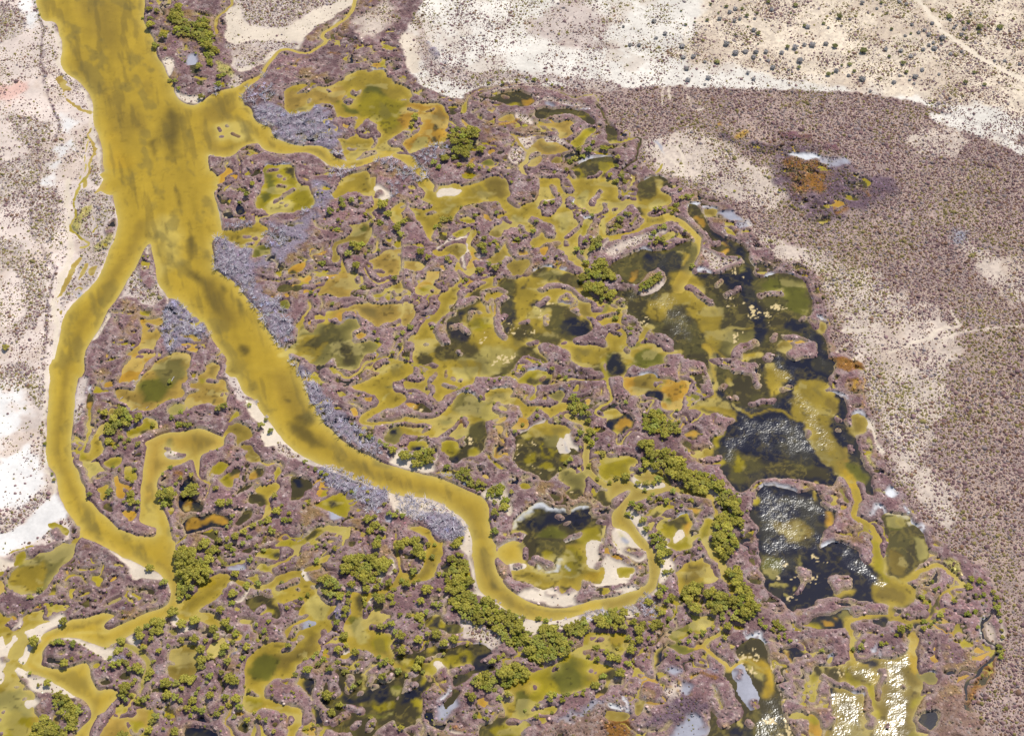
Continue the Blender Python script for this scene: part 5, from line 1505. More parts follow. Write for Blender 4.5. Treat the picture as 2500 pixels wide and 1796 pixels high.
c y 2:(116,126)(120,124)(119,129)
c y 2:(136,135)(140,134)(140,137)
c k 7:(117,115)(125,125)(135,128)(150,115)(160,120)(155,130)(140,133)(125,130)
c k 5:(98,136)(105,145)(103,150)(97,148)
c k 5:(88,112)(98,110)(94,128)(88,122)
s y 1:(87,125)(92,131)(95,138)(97,145)
s g 3:(135,143)(160,146)(180,140)
C k 2:(104,130)(110,137)
R y:(102,168)(104,158)(108,158)(104,168)
C a 2:(0,136)(3,143)(8,146)
C a 2.6:(25,137)(22,143)(18,150)(20,158)(25,170)
C a 1.4:(20,128)(22,136)
R n:(27,155)(32,150)(36,157)(32,160)
R n:(58,153)(62,150)(65,152)(62,155)
R y:(39,170)(41,153)(43,158)(44,170)
R y:(46,152)(50,156)(58,168)(52,168)(48,160)
C a 1:(73,142)(73,150)
R k:(-2,158)(2,158)(3,164)(-2,165)
C k 2:(63,3)(66,2)
C g 3:(12,4)(20,10)(36,9)
R n:(31,88)(34,90)(33,95)
g s 3 0:(112,22)(120,30)(135,36)(150,32)(155,17)(160,22)(152,32)(140,34)(125,33)(118,28)
g s 2 0:(163,3)(168,10)(166,20)(162,22)(165,12)
g s 2 0:(144,43)(149,42)(148,48)
g s 2 0:(122,88)(128,88)(124,94)
g q 2:(114,48)(120,48)(120,60)(114,58)
tt 5:(122,8)(135,3)(155,3)(165,10)(160,15)(153,20)(150,27)(140,28)(132,22)(125,15)
tt 4.4:(101,27)(110,22)(118,27)(118,33)(105,30)
tt 4.4:(103,35)(115,33)(122,37)(120,43)(110,40)
t:124,17,6 130,30,4.5 143,33,4.5 152,32,3.5 163,28,4 154,26,3 157,30,2 167,34,3 174,25,3 168,18,2.5 178,30,4 127,38,3 27,20,4.5 37,30,4 47,28,3.5 99,8,3.2 40,9,3 25,38,5 24,46,3.5 14,53,4.5 17,12,3 26,4,2 4,8,6 3,20,6 8,70,5 18,64,5 22,68,4 27,72,4 10,76,4 18,85,5.5 25,81,3 16,90,4 37,85,4 1,80,3 4,93,4 34,95,3 30,102,2 20,98,4 12,101,3 15,108,3 5,111,4 22,112,6 27,116,5 5,128,4.5 18,130,4 28,131,5 31,138,4 15,140,3 11,145,3.5 26,147,2.5 38,150,3.5 48,148,3 54,150,3 61,160,2.5 39,123,2.5 21,136,3 74,84,3.5 91,38,2.5 85,42,2.5 73,51,2.5 57,63,2.5 46,66,2.2 44,71,2.2 53,71,3 50,74,2.2 55,78,2.3 47,79,2.3 21,61,2.3 38,76,2.5 118,88,4.5 133,90,4.5 125,84,3 123,74,4.5 105,95,3.5 99,90,3 96,94,2.5 89,95,2.5 117,98,3 100,100,3 110,105,3.8 90,106,4 93,104,3 80,109,3 123,106,3 127,106,1.5 108,127,5.5 119,135,4 112,142,4.5 101,127,1.8 137,115,2.5 131,120,3 160,98,4 165,97,3 155,101,3 154,94,2.5 171,105,4 178,109,2 157,111,4 117,64,3.5 123,58,3 125,52,4.5 127,45,4 150,40,3 141,42,3 142,46,3 155,43,6 164,40,4.5 166,47,3 146,51,2.5 165,65,4 155,67,4 160,67,3 168,72,3 173,75,5.5 174,88,5 180,57,3 173,57,2.5 173,157,3.5 147,147,2.5 148,153,2 88,156,2 96,154,2 100,154,2 68,27,2.5 60,128,1.5 77,125,1.5 79,126,1.5 71,130,1.3 44,143,2 35,119,1.5 9,122,2 2,117,2 68,149,1.6 135,100,2
T 2 3
!R a:(56,-8)(57,12)(58,20)(60,28)(64,36)(72,42)(80,47)(88,53)(98,57)(108,60)(120,61)(132,60)(145,57)(160,53)(175,50)(188,50)(200,44)(210,38)(206,30)(200,36)(190,38)(178,41)(165,43)(155,45)(145,48)(133,50)(120,49)(108,45)(98,40)(90,34)(84,28)(79,20)(76,12)(75,3)(75,-8)
c b 6:(62,0)(72,10)(80,30)(100,47)(130,55)(125,58)(95,52)(72,35)(62,18)
c n 3:(72,25)(80,32)(78,34)(72,30)
s n 1:(104,48)(125,53)(150,52)
R a:(79,-4)(98,-6)(101,2)(106,10)(110,13)(114,16)(122,17)(130,15)(133,8)(136,-2)(150,-6)(157,0)(157,8)(160,14)(165,17)(170,14)(172,19)(175,24)(172,27)(165,29)(155,27)(150,26)(150,33)(146,36)(142,33)(139,36)(136,38)(131,35)(130,30)(126,31)(118,33)(108,30)(100,26)(93,23)(89,18)(88,14)(83,10)(78,4)
R n:(100,-10)(136,-10)(136,0)(131,8)(134,14)(128,17)(120,16)(110,13)(104,6)
c y 3:(120,0)(128,0)(130,6)(124,10)(119,5)
c y 8:(140,-5)(155,0)(158,12)(150,20)(138,15)
s l 2:(106,12)(114,17)(124,19)(140,22)(150,18)
s l 3:(136,10)(140,0)(146,8)
I 4.4:(103,-2)(103,5)
I 3:(108,9)(110,11)
I 6:(114,6)(119,10)(126,13)
s w 1.6:(114,13)(120,16)(130,17)(133,8)
L s:(156,-8)(170,-8)(168,2)(164,8)(162,14)(158,14)(157,5)
L s:(88,12)(95,11)(103,12)(102,15)(94,16)(88,15)
I 2:(95,13)(97,13)
s w 2:(137,12)(141,15)
L:(170,-6)(200,-6)(206,10)(202,28)(186,34)(172,28)(172,20)(171,10)
g s 2 1:(174,2)(182,8)(184,14)(180,24)(174,22)(173,10)
R y:(183,16)(187,14)(195,14)(198,17)(195,23)(186,23)
g s 3 1:(96,38)(100,33)(110,31)(125,33)(131,37)(138,39)(150,34)(165,30)(181,24)(192,26)(200,33)(190,38)(170,43)(150,47)(130,49)(112,45)(100,41)
h M 2:(120,36)(123,40)(130,40)
h M 1.6:(104,30)(112,34)
g M 2:(145,40)(152,31)(165,32)(190,30)(185,38)(165,43)(148,46)
g M 2:(76,5)(88,12)(90,20)(100,28)(106,32)(98,35)(94,37)(86,28)(80,18)
s n 2:(93,23)(105,29)(120,32)(126,30)
s n 2:(132,31)(138,35)(142,32)
s n 2:(155,24)(165,29)(174,26)
c u 4:(152,22)(165,18)(171,20)(164,27)(154,26)
h s 3.4:(50,0)(54,12)(57,22)(60,32)(66,40)
h s 4:(57,36)(64,38)(72,44)
h s 1.8:(72,43)(85,52)(96,58)(108,62)
g s 2 1:(96,60)(105,60)(116,62)(125,64)(115,72)(108,76)(104,70)(98,66)
g s 2 2:(125,60)(150,56)(170,52)(183,50)(183,54)(165,60)(150,62)(135,68)(125,66)
dd 4:(150,55)(170,51)(183,50)(183,55)(165,60)(155,62)
d:70,41,1.6 76,43,2 80,45,1.6 100,57,1.6 115,59,2 125,60,2 138,59,1.8 122,60,1.5
R a:(16,-5)(28,-8)(27,3)(22,15)(20,22)(14,26)(5,26)(-5,28)(-8,22)(2,22)(10,19)(12,10)
c b 4:(24,-5)(20,12)(10,22)(0,24)(12,18)
I 5:(9,13)(10,13)
h s 2:(3,21)(12,18)(14,12)
tt 4.4:(30,20)(36,16)(44,15)(50,20)(55,28)(50,35)(40,38)(34,35)(32,28)
tt 4.4:(35,42)(45,38)(58,38)(60,48)(72,42)(80,50)(90,55)(98,58)(98,68)(105,72)(105,80)(92,83)(83,80)(80,72)(75,68)(74,62)(65,62)(60,65)(50,60)(40,52)
tt 4:(35,5)(45,3)(52,10)(50,17)(40,15)
tt 4:(113,68)(120,65)(130,70)(135,78)(143,80)(140,90)(125,97)(115,100)(105,95)(102,90)(105,82)(115,75)
tt 4:(138,66)(150,62)(156,58)(158,68)(150,75)(140,75)
tt 4:(163,58)(172,55)(183,50)(183,62)(172,68)(163,62)
tt 5:(77,108)(85,100)(92,97)(104,104)(104,112)(95,115)(85,120)(78,113)
tt 4.4:(55,113)(62,109)(72,110)(78,116)(75,125)(65,122)(55,118)
R n:(15,58)(24,54)(30,58)(34,64)(42,64)(46,70)(38,72)(28,70)(20,70)(15,64)
c y 3:(17,60)(24,54)(30,60)(32,66)(26,68)(18,66)
c g 4:(34,66)(42,66)(40,70)
c k 2:(19,62)(21,57)(26,56)(28,60)(27,66)(23,68)(18,65)
c k 2:(33,68)(35,66)(38,67)(37,71)(34,71)
C k 1:(33,46)(31,54)
C k 1.6:(23,43)(30,41)
R n:(-10,92)(8,88)(20,84)(35,84)(50,82)(60,81)(68,82)(73,86)(72,90)(64,95)(70,100)(75,104)(60,108)(50,112)(44,117)(40,120)(44,122)(42,132)(34,140)(30,137)(36,128)(39,118)(38,112)(36,108)(34,103)(28,100)(24,104)(20,118)(12,125)(8,140)(4,152)(-10,155)(-10,130)(0,120)(5,105)(-10,98)
c y 3:(34,95)(42,88)(52,87)(58,92)(57,98)(50,103)(42,104)(36,100)
c k 3:(44,93)(49,92)(51,96)(46,98)
c y 4:(-5,96)(20,94)(34,97)(34,103)(20,100)(-5,104)
c y 4:(12,100)(32,104)(34,112)(30,120)(25,114)(15,108)
c k 5:(58,90)(68,88)(72,100)(60,108)(55,102)
c k 5:(40,112)(52,110)(44,117)(40,116)
c k 6:(-5,122)(6,118)(10,108)(14,116)(8,130)(-5,135)
c y 2:(14,86)(20,85)(20,89)(15,89)
s y 2:(18,120)(12,130)(8,140)
c y 2:(2,131)(9,130)(9,136)(3,137)
h w 1.2:(58,82)(66,81)(72,85)
C k 1.2:(73,88)(82,89)(88,93)(97,94)
C y 1.6:(84,97)(82,92)
I 4:(14,95)(18,94)
I 3.6:(24,93)(30,92)
L s:(20,100)(26,99)(28,101)(23,102)
I 6:(40,106)(48,104)(54,102)
I 5:(24,110)(25,114)
I 3:(16,108)(19,112)
I 5:(2,108)(5,106)
I 6:(-2,120)(4,118)
I 4:(17,128)(20,125)
L:(20,123)(28,122)(33,115)(34,107)(38,110)(40,118)(36,127)(28,135)(24,137)(22,130)
h w 1.2:(38,120)(32,128)(26,134)
g G 5 0:(25,140)(35,133)(43,132)(45,138)(35,148)(26,148)
C g 1.4:(10,145)(13,155)(10,163)
R y:(16,104)(14,110)(12,115)
R y:(81,125)(84,118)(92,113)(100,112)(104,110)(110,106)(118,102)(126,100)(132,96)(138,92)(145,88)(155,85)(153,92)(160,96)(163,92)(165,98)(175,102)(181,106)(178,112)(170,112)(168,118)(162,120)(155,122)(145,124)(135,125)(122,126)(120,130)(115,134)(110,138)(118,140)(130,136)(131,140)(125,145)(112,146)(100,148)(90,150)(85,148)(84,138)(82,130)
c g 8:(125,105)(145,92)(152,105)(155,118)(140,122)(128,118)
c a 6:(158,98)(180,105)(170,115)(160,115)
c a 5:(82,125)(90,115)(105,112)(115,120)(100,130)(90,145)(84,140)
c g 6:(95,125)(108,128)(100,145)(94,140)
I 3:(128,104)(131,102)
I 1.6:(108,120)(110,120)
I 2:(160,103)(161,104)
I 1.4:(165,106)(166,106)
I 2:(110,140)(117,137)
h s 1.4:(111,139)(118,136)
I 4.6:(84,126)(89,130)
R y:(152,76)(160,72)(170,72)(181,71)(190,73)(192,82)(185,92)(175,88)(165,86)(155,88)
c a 5:(158,74)(185,73)(188,82)(172,84)(158,82)
I 3:(160,77)(168,78)
R o:(60,133)(66,128)(68,131)(72,131)(66,136)(61,136)
C y 1.6:(80,142)(76,145)(72,150)
R n:(60,163)(62,156)(70,152)(76,148)(84,146)(90,150)(100,150)(104,149)(107,152)(102,156)(98,160)(98,168)(60,168)
c y 4:(72,158)(85,150)(105,150)(98,162)(80,166)
I 4:(88,150)(95,150)
R n:(163,127)(170,122)(176,115)(171,110)(174,108)(180,106)(181,112)(177,118)(175,124)(168,130)(162,130)
c o 3:(161,129)(168,126)(170,130)(162,131)
R k:(178,92)(181,90)(182,96)(178,96)
g G 8 2:(130,150)(150,140)(165,135)(181,140)(190,160)(175,168)(140,168)
g U 8:(120,155)(150,145)(181,135)(195,150)(190,170)(120,170)
h A 3:(40,155)(50,158)
h s 1.4:(35,158)(48,160)
C g 1:(47,66)(47,78)
g V 3:(46,62)(60,64)(80,75)(75,85)(60,78)(48,75)
t:55,130,5 51,127,2.5 69,149,2.3 87,127,3.8 79,130,3.5 66,148,2 73,98,3.5 79,95,3 83,91,2.5 9,95,5 30,91,1.8 6,102,4.5 24,74,5.5 39,77,5.5 30,82,4.5 16,74,3 8,79,5 16,82,2 51,82,2 63,80,1.5 9,57,6 22,48,3.5 27,48,3 15,55,3 10,67,2.5 12,64,2 38,52,2 10,45,4.5 15,35,6 26,35,2.5 26,21,3 8,26,2.5 4,29,2.5 3,18,4 20,4,3 10,4,5 120,61,3 114,59,3 100,59,3 98,69,4 94,86,2.5 90,84,1.5 41,110,1.5 124,128,4 128,127,3 140,126,3 136,128,3 147,127,2.5 153,127,2.5 164,118,5 171,110,3.5 154,124,2 113,136,2.5 124,132,3 102,140,1.8 135,133,3 126,142,2 112,147,3 178,95,5 166,95,3 158,92,2.5 165,85,4 174,90,3.5 181,68,4 12,106,2.5 4,130,0.5 131,102,2 58,146,3 68,142,2 180,36,0.5 119,66,2.5 130,66,3 5,1,5 12,4,4
T 3 2
!R b:(-5,99)(5,99)(12,98)(20,103)(28,107)(38,107)(50,104)(62,106)(75,108)(87,112)(88,116)(75,113)(60,110)(48,108)(36,112)(22,116)(13,121)(10,127)(15,134)(22,144)(30,154)(36,161)(40,168)(41,177)(38,188)(35,195)(25,203)(12,210)(0,214)(-8,216)(-8,204)(0,202)(10,198)(22,195)(29,189)(31,181)(30,171)(28,162)(22,158)(16,150)(10,144)(2,141)(-2,138)(-2,128)(3,122)(8,116)(14,109)(12,107)(3,111)(-5,115)
!R b:(20,86)(28,88)(34,92)(40,90)(44,92)(47,97)(50,104)(40,108)(28,106)(24,100)(18,96)(16,90)
L s:(20,103)(17,97)(22,100)(28,104)(34,101)(42,101)(44,104)(38,105)(26,106)
L s:(32,88)(36,84)(39,86)(35,91)
L:(14,88)(20,85)(25,88)(24,92)(16,92)
c a 5:(3,130)(10,140)(22,150)(30,165)(24,158)(8,146)
C a 2.2:(86,113)(89,122)(90,135)(88,145)
h w 0.1:(0,0)
L s:(2,143)(6,143)(16,152)(22,158)(26,166)(20,168)(6,160)(2,150)
h l 2:(4,144)(10,152)(18,158)
h G 3:(8,151)(12,153)
I 4:(14,160)(22,163)
C l 1.2:(0,148)(6,160)
g s 3 0:(12,126)(20,128)(30,142)(32,150)(28,152)(20,140)(13,132)
g s 2 1:(38,152)(46,148)(50,160)(44,165)
h s 2:(80,108)(92,112)(90,115)
h s 2:(100,108)(112,114)
h s 2:(104,123)(108,120)
g s 2 0:(84,133)(88,132)(88,145)(86,140)
R y:(30,127)(34,123)(42,121)(50,121)(53,124)(46,126)(38,129)(33,132)
c n 2:(32,130)(36,126)(42,126)(36,131)
R n:(62,123)(72,122)(78,124)(74,128)(71,132)(69,130)(68,126)
c o 2:(64,124)(76,124)(72,127)
R y:(38,137)(42,132)(46,132)(50,134)(55,132)(60,129)(64,129)(66,133)(69,137)(69,142)(69,148)(68,155)(66,158)(58,162)(50,158)(47,155)(50,149)(44,148)(42,145)(38,142)
c n 3:(44,134)(52,133)(62,131)(64,138)(58,144)(54,140)
c o 3:(64,134)(69,140)(67,148)(63,140)
h w 1.4:(55,132)(60,129)(65,129)
L s:(54,148)(59,143)(64,144)(60,150)(55,152)
C y 3:(56,158)(66,152)(76,147)
R y:(78,138)(81,133)(88,134)(87,143)(86,150)(89,158)(94,167)(98,176)(100,185)(106,197)(104,198)(98,190)(92,178)(84,166)(78,155)(76,146)
c l 5:(79,150)(86,150)(90,160)(84,162)
h s 1.4:(88,134)(87,143)
tt 4:(26,42)(32,38)(40,38)(42,46)(35,52)(34,60)(27,56)(27,48)
tt 4:(34,48)(44,43)(50,48)(57,53)(55,57)(45,60)(38,58)
tt 4.6:(22,66)(30,63)(34,72)(30,76)(24,72)
tt 5.4:(25,80)(35,75)(48,74)(58,78)(64,84)(62,90)(65,95)(55,100)(48,95)(42,88)(30,87)
tt 5.4:(58,98)(68,92)(80,93)(88,98)(98,102)(98,110)(88,110)(75,107)(62,104)
tt 4.4:(90,112)(98,108)(105,112)(112,120)(108,125)(98,122)(90,120)
tt 5:(90,130)(98,126)(106,124)(113,130)(112,138)(100,142)(90,142)
tt 5:(89,147)(98,143)(107,148)(108,158)(100,165)(90,160)
tt 4.6:(32,147)(38,144)(46,152)(48,162)(42,164)(32,154)
t:28,142,3.5 25,134,4 12,128,3 15,120,4 25,126,1.5 20,125,3.5 23,120,3 46,117,3.5 40,114,3 52,109,3.5 54,115,2 68,116,3 60,108,2 59,122,2 16,131,1.5 10,31,2.5 55,38,1.8 57,47,2 23,90,2.5 27,107,2.5 21,101,3 28,101,3.5 35,101,3 39,97,4 41,91,3 10,95,4.5 2,96,3 117,127,1.5 75,160,2 75,152,1.8 66,161,1.5 55,127,1.5 31,116,3 34,111,2.5 108,112,1.6 113,146,2 112,141,3 110,118,3
T 3 3
g s 3 1:(-10,6)(8,10)(18,14)(18,22)(8,28)(-10,30)
R y:(2,19)(6,14)(14,13)(17,17)(14,23)(5,24)
h M 4:(0,4)(14,9)(21,18)(17,28)(5,33)(-8,33)
h s 3:(0,36)(10,33)(18,34)(8,38)
C y 1.2:(10,3)(18,11)
h s 2.6:(42,6)(44,14)(42,24)(38,32)(34,38)
g s 3 2:(42,2)(50,2)(54,18)(50,22)(44,28)(40,22)
g s 2 1:(8,50)(18,48)(22,56)(14,60)(6,56)
dd 4:(20,42)(28,36)(34,42)(36,52)(38,60)(28,58)(24,50)
dd 4:(5,50)(18,47)(20,54)(8,54)
d:128,44,2.5 118,60,2 10,49,2
R a:(54,20)(60,13)(70,8)(75,6)(78,4)(82,8)(88,13)(92,20)(93,25)(86,29)(75,30)(70,31)(62,33)(57,36)(54,30)
c b 5:(62,15)(78,8)(84,14)(76,26)(64,26)
c l 2:(80,27)(84,24)(92,22)(91,28)(84,30)
c g 2:(74,28)(84,29)(92,30)(84,32)
I 3.6:(82,6)(88,12)(92,20)
C a 6:(88,-5)(94,5)(98,15)(101,25)(104,34)
R b:(70,43)(76,40)(80,44)(76,48)(71,47)
R y:(66,54)(72,57)(83,57)(88,60)(85,66)(80,68)(82,72)(72,73)(70,66)(68,58)
c l 3:(74,60)(84,62)(78,70)(72,70)
R g:(45,80)(47,73)(55,70)(62,68)(68,63)(70,70)(65,76)(58,80)(65,84)(72,82)(78,83)(70,88)(60,91)(52,88)(46,84)
c y 3:(55,78)(62,70)(66,76)(70,84)(60,84)
I 3.6:(45,77)(50,80)
C k 1:(55,59)(55,68)
C y 3:(80,84)(85,78)(92,74)(94,67)
I 4:(58,81)(70,81)(76,81)
C u 4:(74,83)(80,84)(86,91)(93,97)(99,102)(103,110)
c g 3:(98,108)(103,106)(104,116)(102,124)
R k:(37,92)(42,86)(46,82)(44,90)(43,98)(38,102)
c o 2:(35,90)(41,86)(39,93)(37,102)
C k 1.4:(37,102)(37,112)(39,116)
C y 1:(40,86)(36,92)(35,102)
R n:(110,85)(118,79)(128,78)(133,82)(136,92)(138,100)(142,110)(145,125)(150,140)(155,155)(160,170)(88,170)(86,155)(85,140)(92,148)(100,155)(110,150)(112,140)(108,128)(105,118)(100,108)(103,102)(112,96)(108,90)
h w 2.4:(114,73)(116,78)(121,77)(127,74)(130,79)(133,81)
L G:(106,104)(112,101)(116,106)(120,115)(125,125)(126,135)(120,140)(113,128)(108,115)
h M 3:(106,104)(112,106)(110,112)
I 5:(124,136)(125,137)
C u 3:(102,103)(108,98)(116,96)(125,98)(131,104)
C u 3.6:(131,98)(135,106)(137,118)(133,127)(135,118)
s l 1.6:(110,98)(118,96)(128,101)(131,106)
c l 3:(118,100)(126,104)(130,112)(126,112)
f 6:(104,84)(125,84)(124,93)(108,94)
f 5:(114,103)(122,99)(128,112)(120,110)
f 5:(138,98)(146,110)(150,130)(144,125)
f 5:(95,145)(105,143)(105,155)(96,155)
f 5:(130,150)(150,148)(160,160)(140,168)
f 4:(152,128)(164,130)(166,138)(156,136)
c k 4:(110,150)(122,155)(120,168)(104,168)
s y 1.4:(103,126)(104,134)(108,145)(112,155)
*:(130,130)(136,126)(144,130)(152,140)(156,150)(152,170)(126,170)(128,150)
I 6:(95,153)(98,155)
I 5:(118,152)(121,155)
R k:(145,88)(152,85)(160,85)(164,88)(170,90)(165,93)(160,95)(158,100)(153,92)(147,90)
c o 2:(149,88)(154,87)(156,94)(160,100)(155,99)(152,92)
C y 1.8:(165,78)(163,80)(169,84)(169,89)(175,92)
C y 1.6:(174,92)(178,88)
C n 1.4:(160,118)(164,124)(170,124)(175,130)
C k 1.4:(160,112)(168,112)(166,105)
R y:(173,132)(176,122)(178,126)(178,132)
C y 2:(172,110)(178,116)(175,126)
R y:(171,114)(178,100)(181,106)(176,116)
C n 3:(176,102)(180,108)
R y:(155,147)(163,142)(170,145)(181,146)(181,149)(168,148)
C k 1:(142,65)
C y 1.6:(166,65)(181,66)
R o:(152,105)(155,104)(155,107)(153,107)
g G 4 0:(45,106)(52,104)(60,106)(55,110)(48,110)
g G 8 1:(60,150)(70,140)(78,145)(82,155)(85,168)(50,168)(55,157)
g G 5 1:(60,118)(70,120)(65,127)(58,125)
g V 6:(46,120)(58,120)(56,130)(48,130)
g K 6:(48,132)(60,128)(75,132)(78,140)(60,150)(40,155)(30,158)(28,150)(45,140)
h A 3:(74,108)(82,110)(90,112)
h G 1.6:(84,104)(90,106)
R o:(68,110)(74,108)(70,113)
h o 1.2:(43,120)(52,122)(56,126)
h o 1.2:(54,115)(57,119)
h w 2.6:(-3,137)(4,138)
h w 1.6:(5,132)(8,134)(9,139)(12,140)
h w 1.6:(23,126)(24,130)
h w 1.4:(84,119)(88,123)
R b:(-5,141)(10,141)(14,145)(8,150)(-5,150)
R b:(18,133)(24,130)(25,136)(22,145)(18,142)
C k 1.2:(26,140)(32,146)
g A 6 1:(-5,150)(10,148)(15,155)(12,168)(-5,168)
C k 1:(20,155)(40,157)(50,150)
C g 2:(86,120)(90,130)(93,140)
R y:(4,117)(6,115)(5,118)(-5,118)
t:41,3,5 45,18,3 50,17,3 40,30,3 44,34,4 39,40,4 50,41,4.5 40,37,3.5 46,45,3 30,45,4.5 38,51,3 42,55,4 38,64,6 34,68,4.5 47,66,2.2 48,60,3 52,52,2 55,54,1.5 8,55,5 5,62,5 8,68,4 22,70,5.5 25,64,3.5 17,63,4 12,76,3.5 22,79,4.5 30,78,2.2 34,81,2.2 15,88,5.5 16,82,3.5 3,95,4.5 12,100,4 5,108,5.5 3,85,2 66,79,2.8 72,76,2.5 78,73,3.8 87,68,2.5 67,70,2.5 97,77,3.2 93,83,1.7 100,67,4.5 105,60,4 112,62,4 118,60,3 58,80,1.7 56,95,2.2 68,93,1.5 45,92,2.5 143,63,4.5 148,68,4 140,70,3 133,68,3 129,65,2.5 128,62,2 145,77,2.5 150,77,2 155,80,2.2 146,73,1.5 150,74,1.5 131,60,1.5 20,56,2.5 29,86,1.3 98,5,4.5 102,2,4 72,51,6 66,48,4.5 84,47,4 90,52,4 95,60,3 95,57,3 101,56,2 87,55,3.5 64,0,1.6 76,-1,1.6 45,1,4 42,9,3.5 56,14,1 26,12,2 17,97,2
tt 4.6:(58,38)(65,30)(75,29)(76,40)(68,43)(60,41)
tt 5:(78,38)(85,35)(95,36)(100,42)(103,50)(95,53)(85,48)(80,42)
tt 5.4:(103,42)(110,35)(120,40)(127,48)(122,57)(110,58)(103,50)
tt 4.6:(107,28)(113,27)(122,38)(110,36)
tt 4:(100,15)(108,13)(112,20)(112,26)(103,24)
F
ts 130:(0,1180)(180,1230)(380,1360)(560,1420)(560,1629)(0,1629)
ts 210:(380,1200)(700,1200)(960,1250)(1000,1400)(1080,1629)(560,1629)(520,1400)(380,1340)
ts 30:(180,900)(380,900)(600,1000)(640,1200)(400,1200)(330,1100)(200,1080)
ts 90:(700,420)(1000,370)(1300,420)(1480,600)(1300,900)(1000,780)(720,650)
ts 40:(800,800)(1200,850)(1600,900)(1560,1050)(1250,950)(850,960)
ts 50:(1080,1440)(1400,1400)(1700,1290)(1620,1440)(1400,1560)(1100,1600)
ts 16:(1950,1250)(2180,1280)(2220,1500)(2000,1420)
ts 24:(330,30)(480,30)(620,200)(440,220)
ts 20:(980,250)(1400,230)(1420,420)(1100,420)
"""
WCOL = dict(a=(174,147,46), b=(142,119,44), u=(190,154,38), l=(196,176,92), p=(176,143,62), o=(192,144,44), y=(164,145,22),
            g=(110,106,30), k=(22,24,42), n=(66,58,32), h=(130,118,58), w=(222,222,224), G=(158,158,164), s=(216,198,164))
# ground: colour, shrub density 0..1, kind (0 marsh, 1 sand)
GCOV = dict(S=((236,216,200), .36, 1), W=((242,232,216), .36, 1), B=((242,222,194), .56, 1), P=((190,164,150), .90, 1),
            V=((224,204,184), .56, 1), r=((224,206,190), .78, 1), X=((214,196,182), .62, 1), z=((150,130,130), .95, 1),
            s=((230,212,188), .03, 1), w=((232,231,230), .0, 1), e=((240,196,178), .4, 1),
            M=((136,105,103), .0, 0), q=((146,132,142), .0, 0), K=((112,90,98), .35, 0), D=((128,88,92), .2, 0),
            G=((172,170,178), .0, 1), o=((184,142,56), .0, 0), i=((240,233,224), .02, 1), A=((142,98,44), .3, 0), Y=((178,164,96), .1, 0),
            y=((170,158,50), .0, 0), n=((84,78,52), .0, 0), l=((206,192,140), .0, 1), U=((140,112,96), .25, 0))

def parse():
    ox = oy = 0.0; s = 10 / 3.62
    out = []
    for ln in DATA.splitlines():
        ln = ln.strip()
        if not ln or ln[0] == '#': continue
        if ln == 'F': ox = oy = 0.0; s = 2500 / 2268; continue
        if ln.startswith('T '):
            _, c, r = ln.split(); ox = 500.0 * int(c); oy = (0, 450, 900, 1346)[int(r)]; s = 10 / 3.62
            continue
        hd, body = ln.split(':', 1)
        river = hd[0] == '!'
        hd = hd.lstrip('!').split()
        op = hd[0]
        if op in ('t', 'd', 'b'):
            for q in body.split():
                x, y, r = map(float, q.split(','))
                out.append((op, [], [(ox + x * s, oy + y * s, r * s)], s, river))
            continue
        pts = [(ox + float(a) * s, oy + float(b) * s) for a, b in re.findall(r'(-?[\d.]+),(-?[\d.]+)', body)]
        out.append((op, hd[1:], pts, s, river))
    return out
PRIMS = parse()

def smooth_pts(p, closed, k=3):
    p = np.array(p, float)
    n = len(p)
    if n < 3 or n > 400: return p
    out = []
    rngi = range(n) if closed else range(n - 1)
    for i in rngi:
        if closed: a, b, c, d = p[i - 1], p[i], p[(i + 1) % n], p[(i + 2) % n]
        else: a, b, c, d = p[max(i - 1, 0)], p[i], p[i + 1], p[min(i + 2, n - 1)]
        for j in range(k):
            t = j / k
            out.append(0.5 * (2 * b + (c - a) * t + (2 * a - 5 * b + 4 * c - d) * t * t + (3 * b - a - 3 * c + d) * t ** 3))
    if not closed: out.append(p[-1])
    return np.array(out)

# coarse survey grid
X0, X1, Y0, Y1 = -266.0, 266.0, 226.0, 656.0
CS = 0.7
cxs = np.arange(X0 - 4, X1 + 4, CS, dtype=np.float32); cys = np.arange(Y0 - 4, Y1 + 4, CS, dtype=np.float32)
nC, mC = len(cxs), len(cys)
S = np.full((mC, nC), -8.0, np.float32); SR = S.copy()
WC = np.zeros((mC, nC, 3), np.float32); WC[:] = alb(WCOL['a'])
LC = np.zeros((mC, nC, 3), np.float32); LC[:] = alb(GCOV['M'][0])
DEN = np.zeros((mC, nC), np.float32); SAND = DEN.copy(); GLINT = DEN.copy(); CRUST = DEN.copy(); TRK = np.full((mC, nC), -8.0, np.float32)
JIT = None

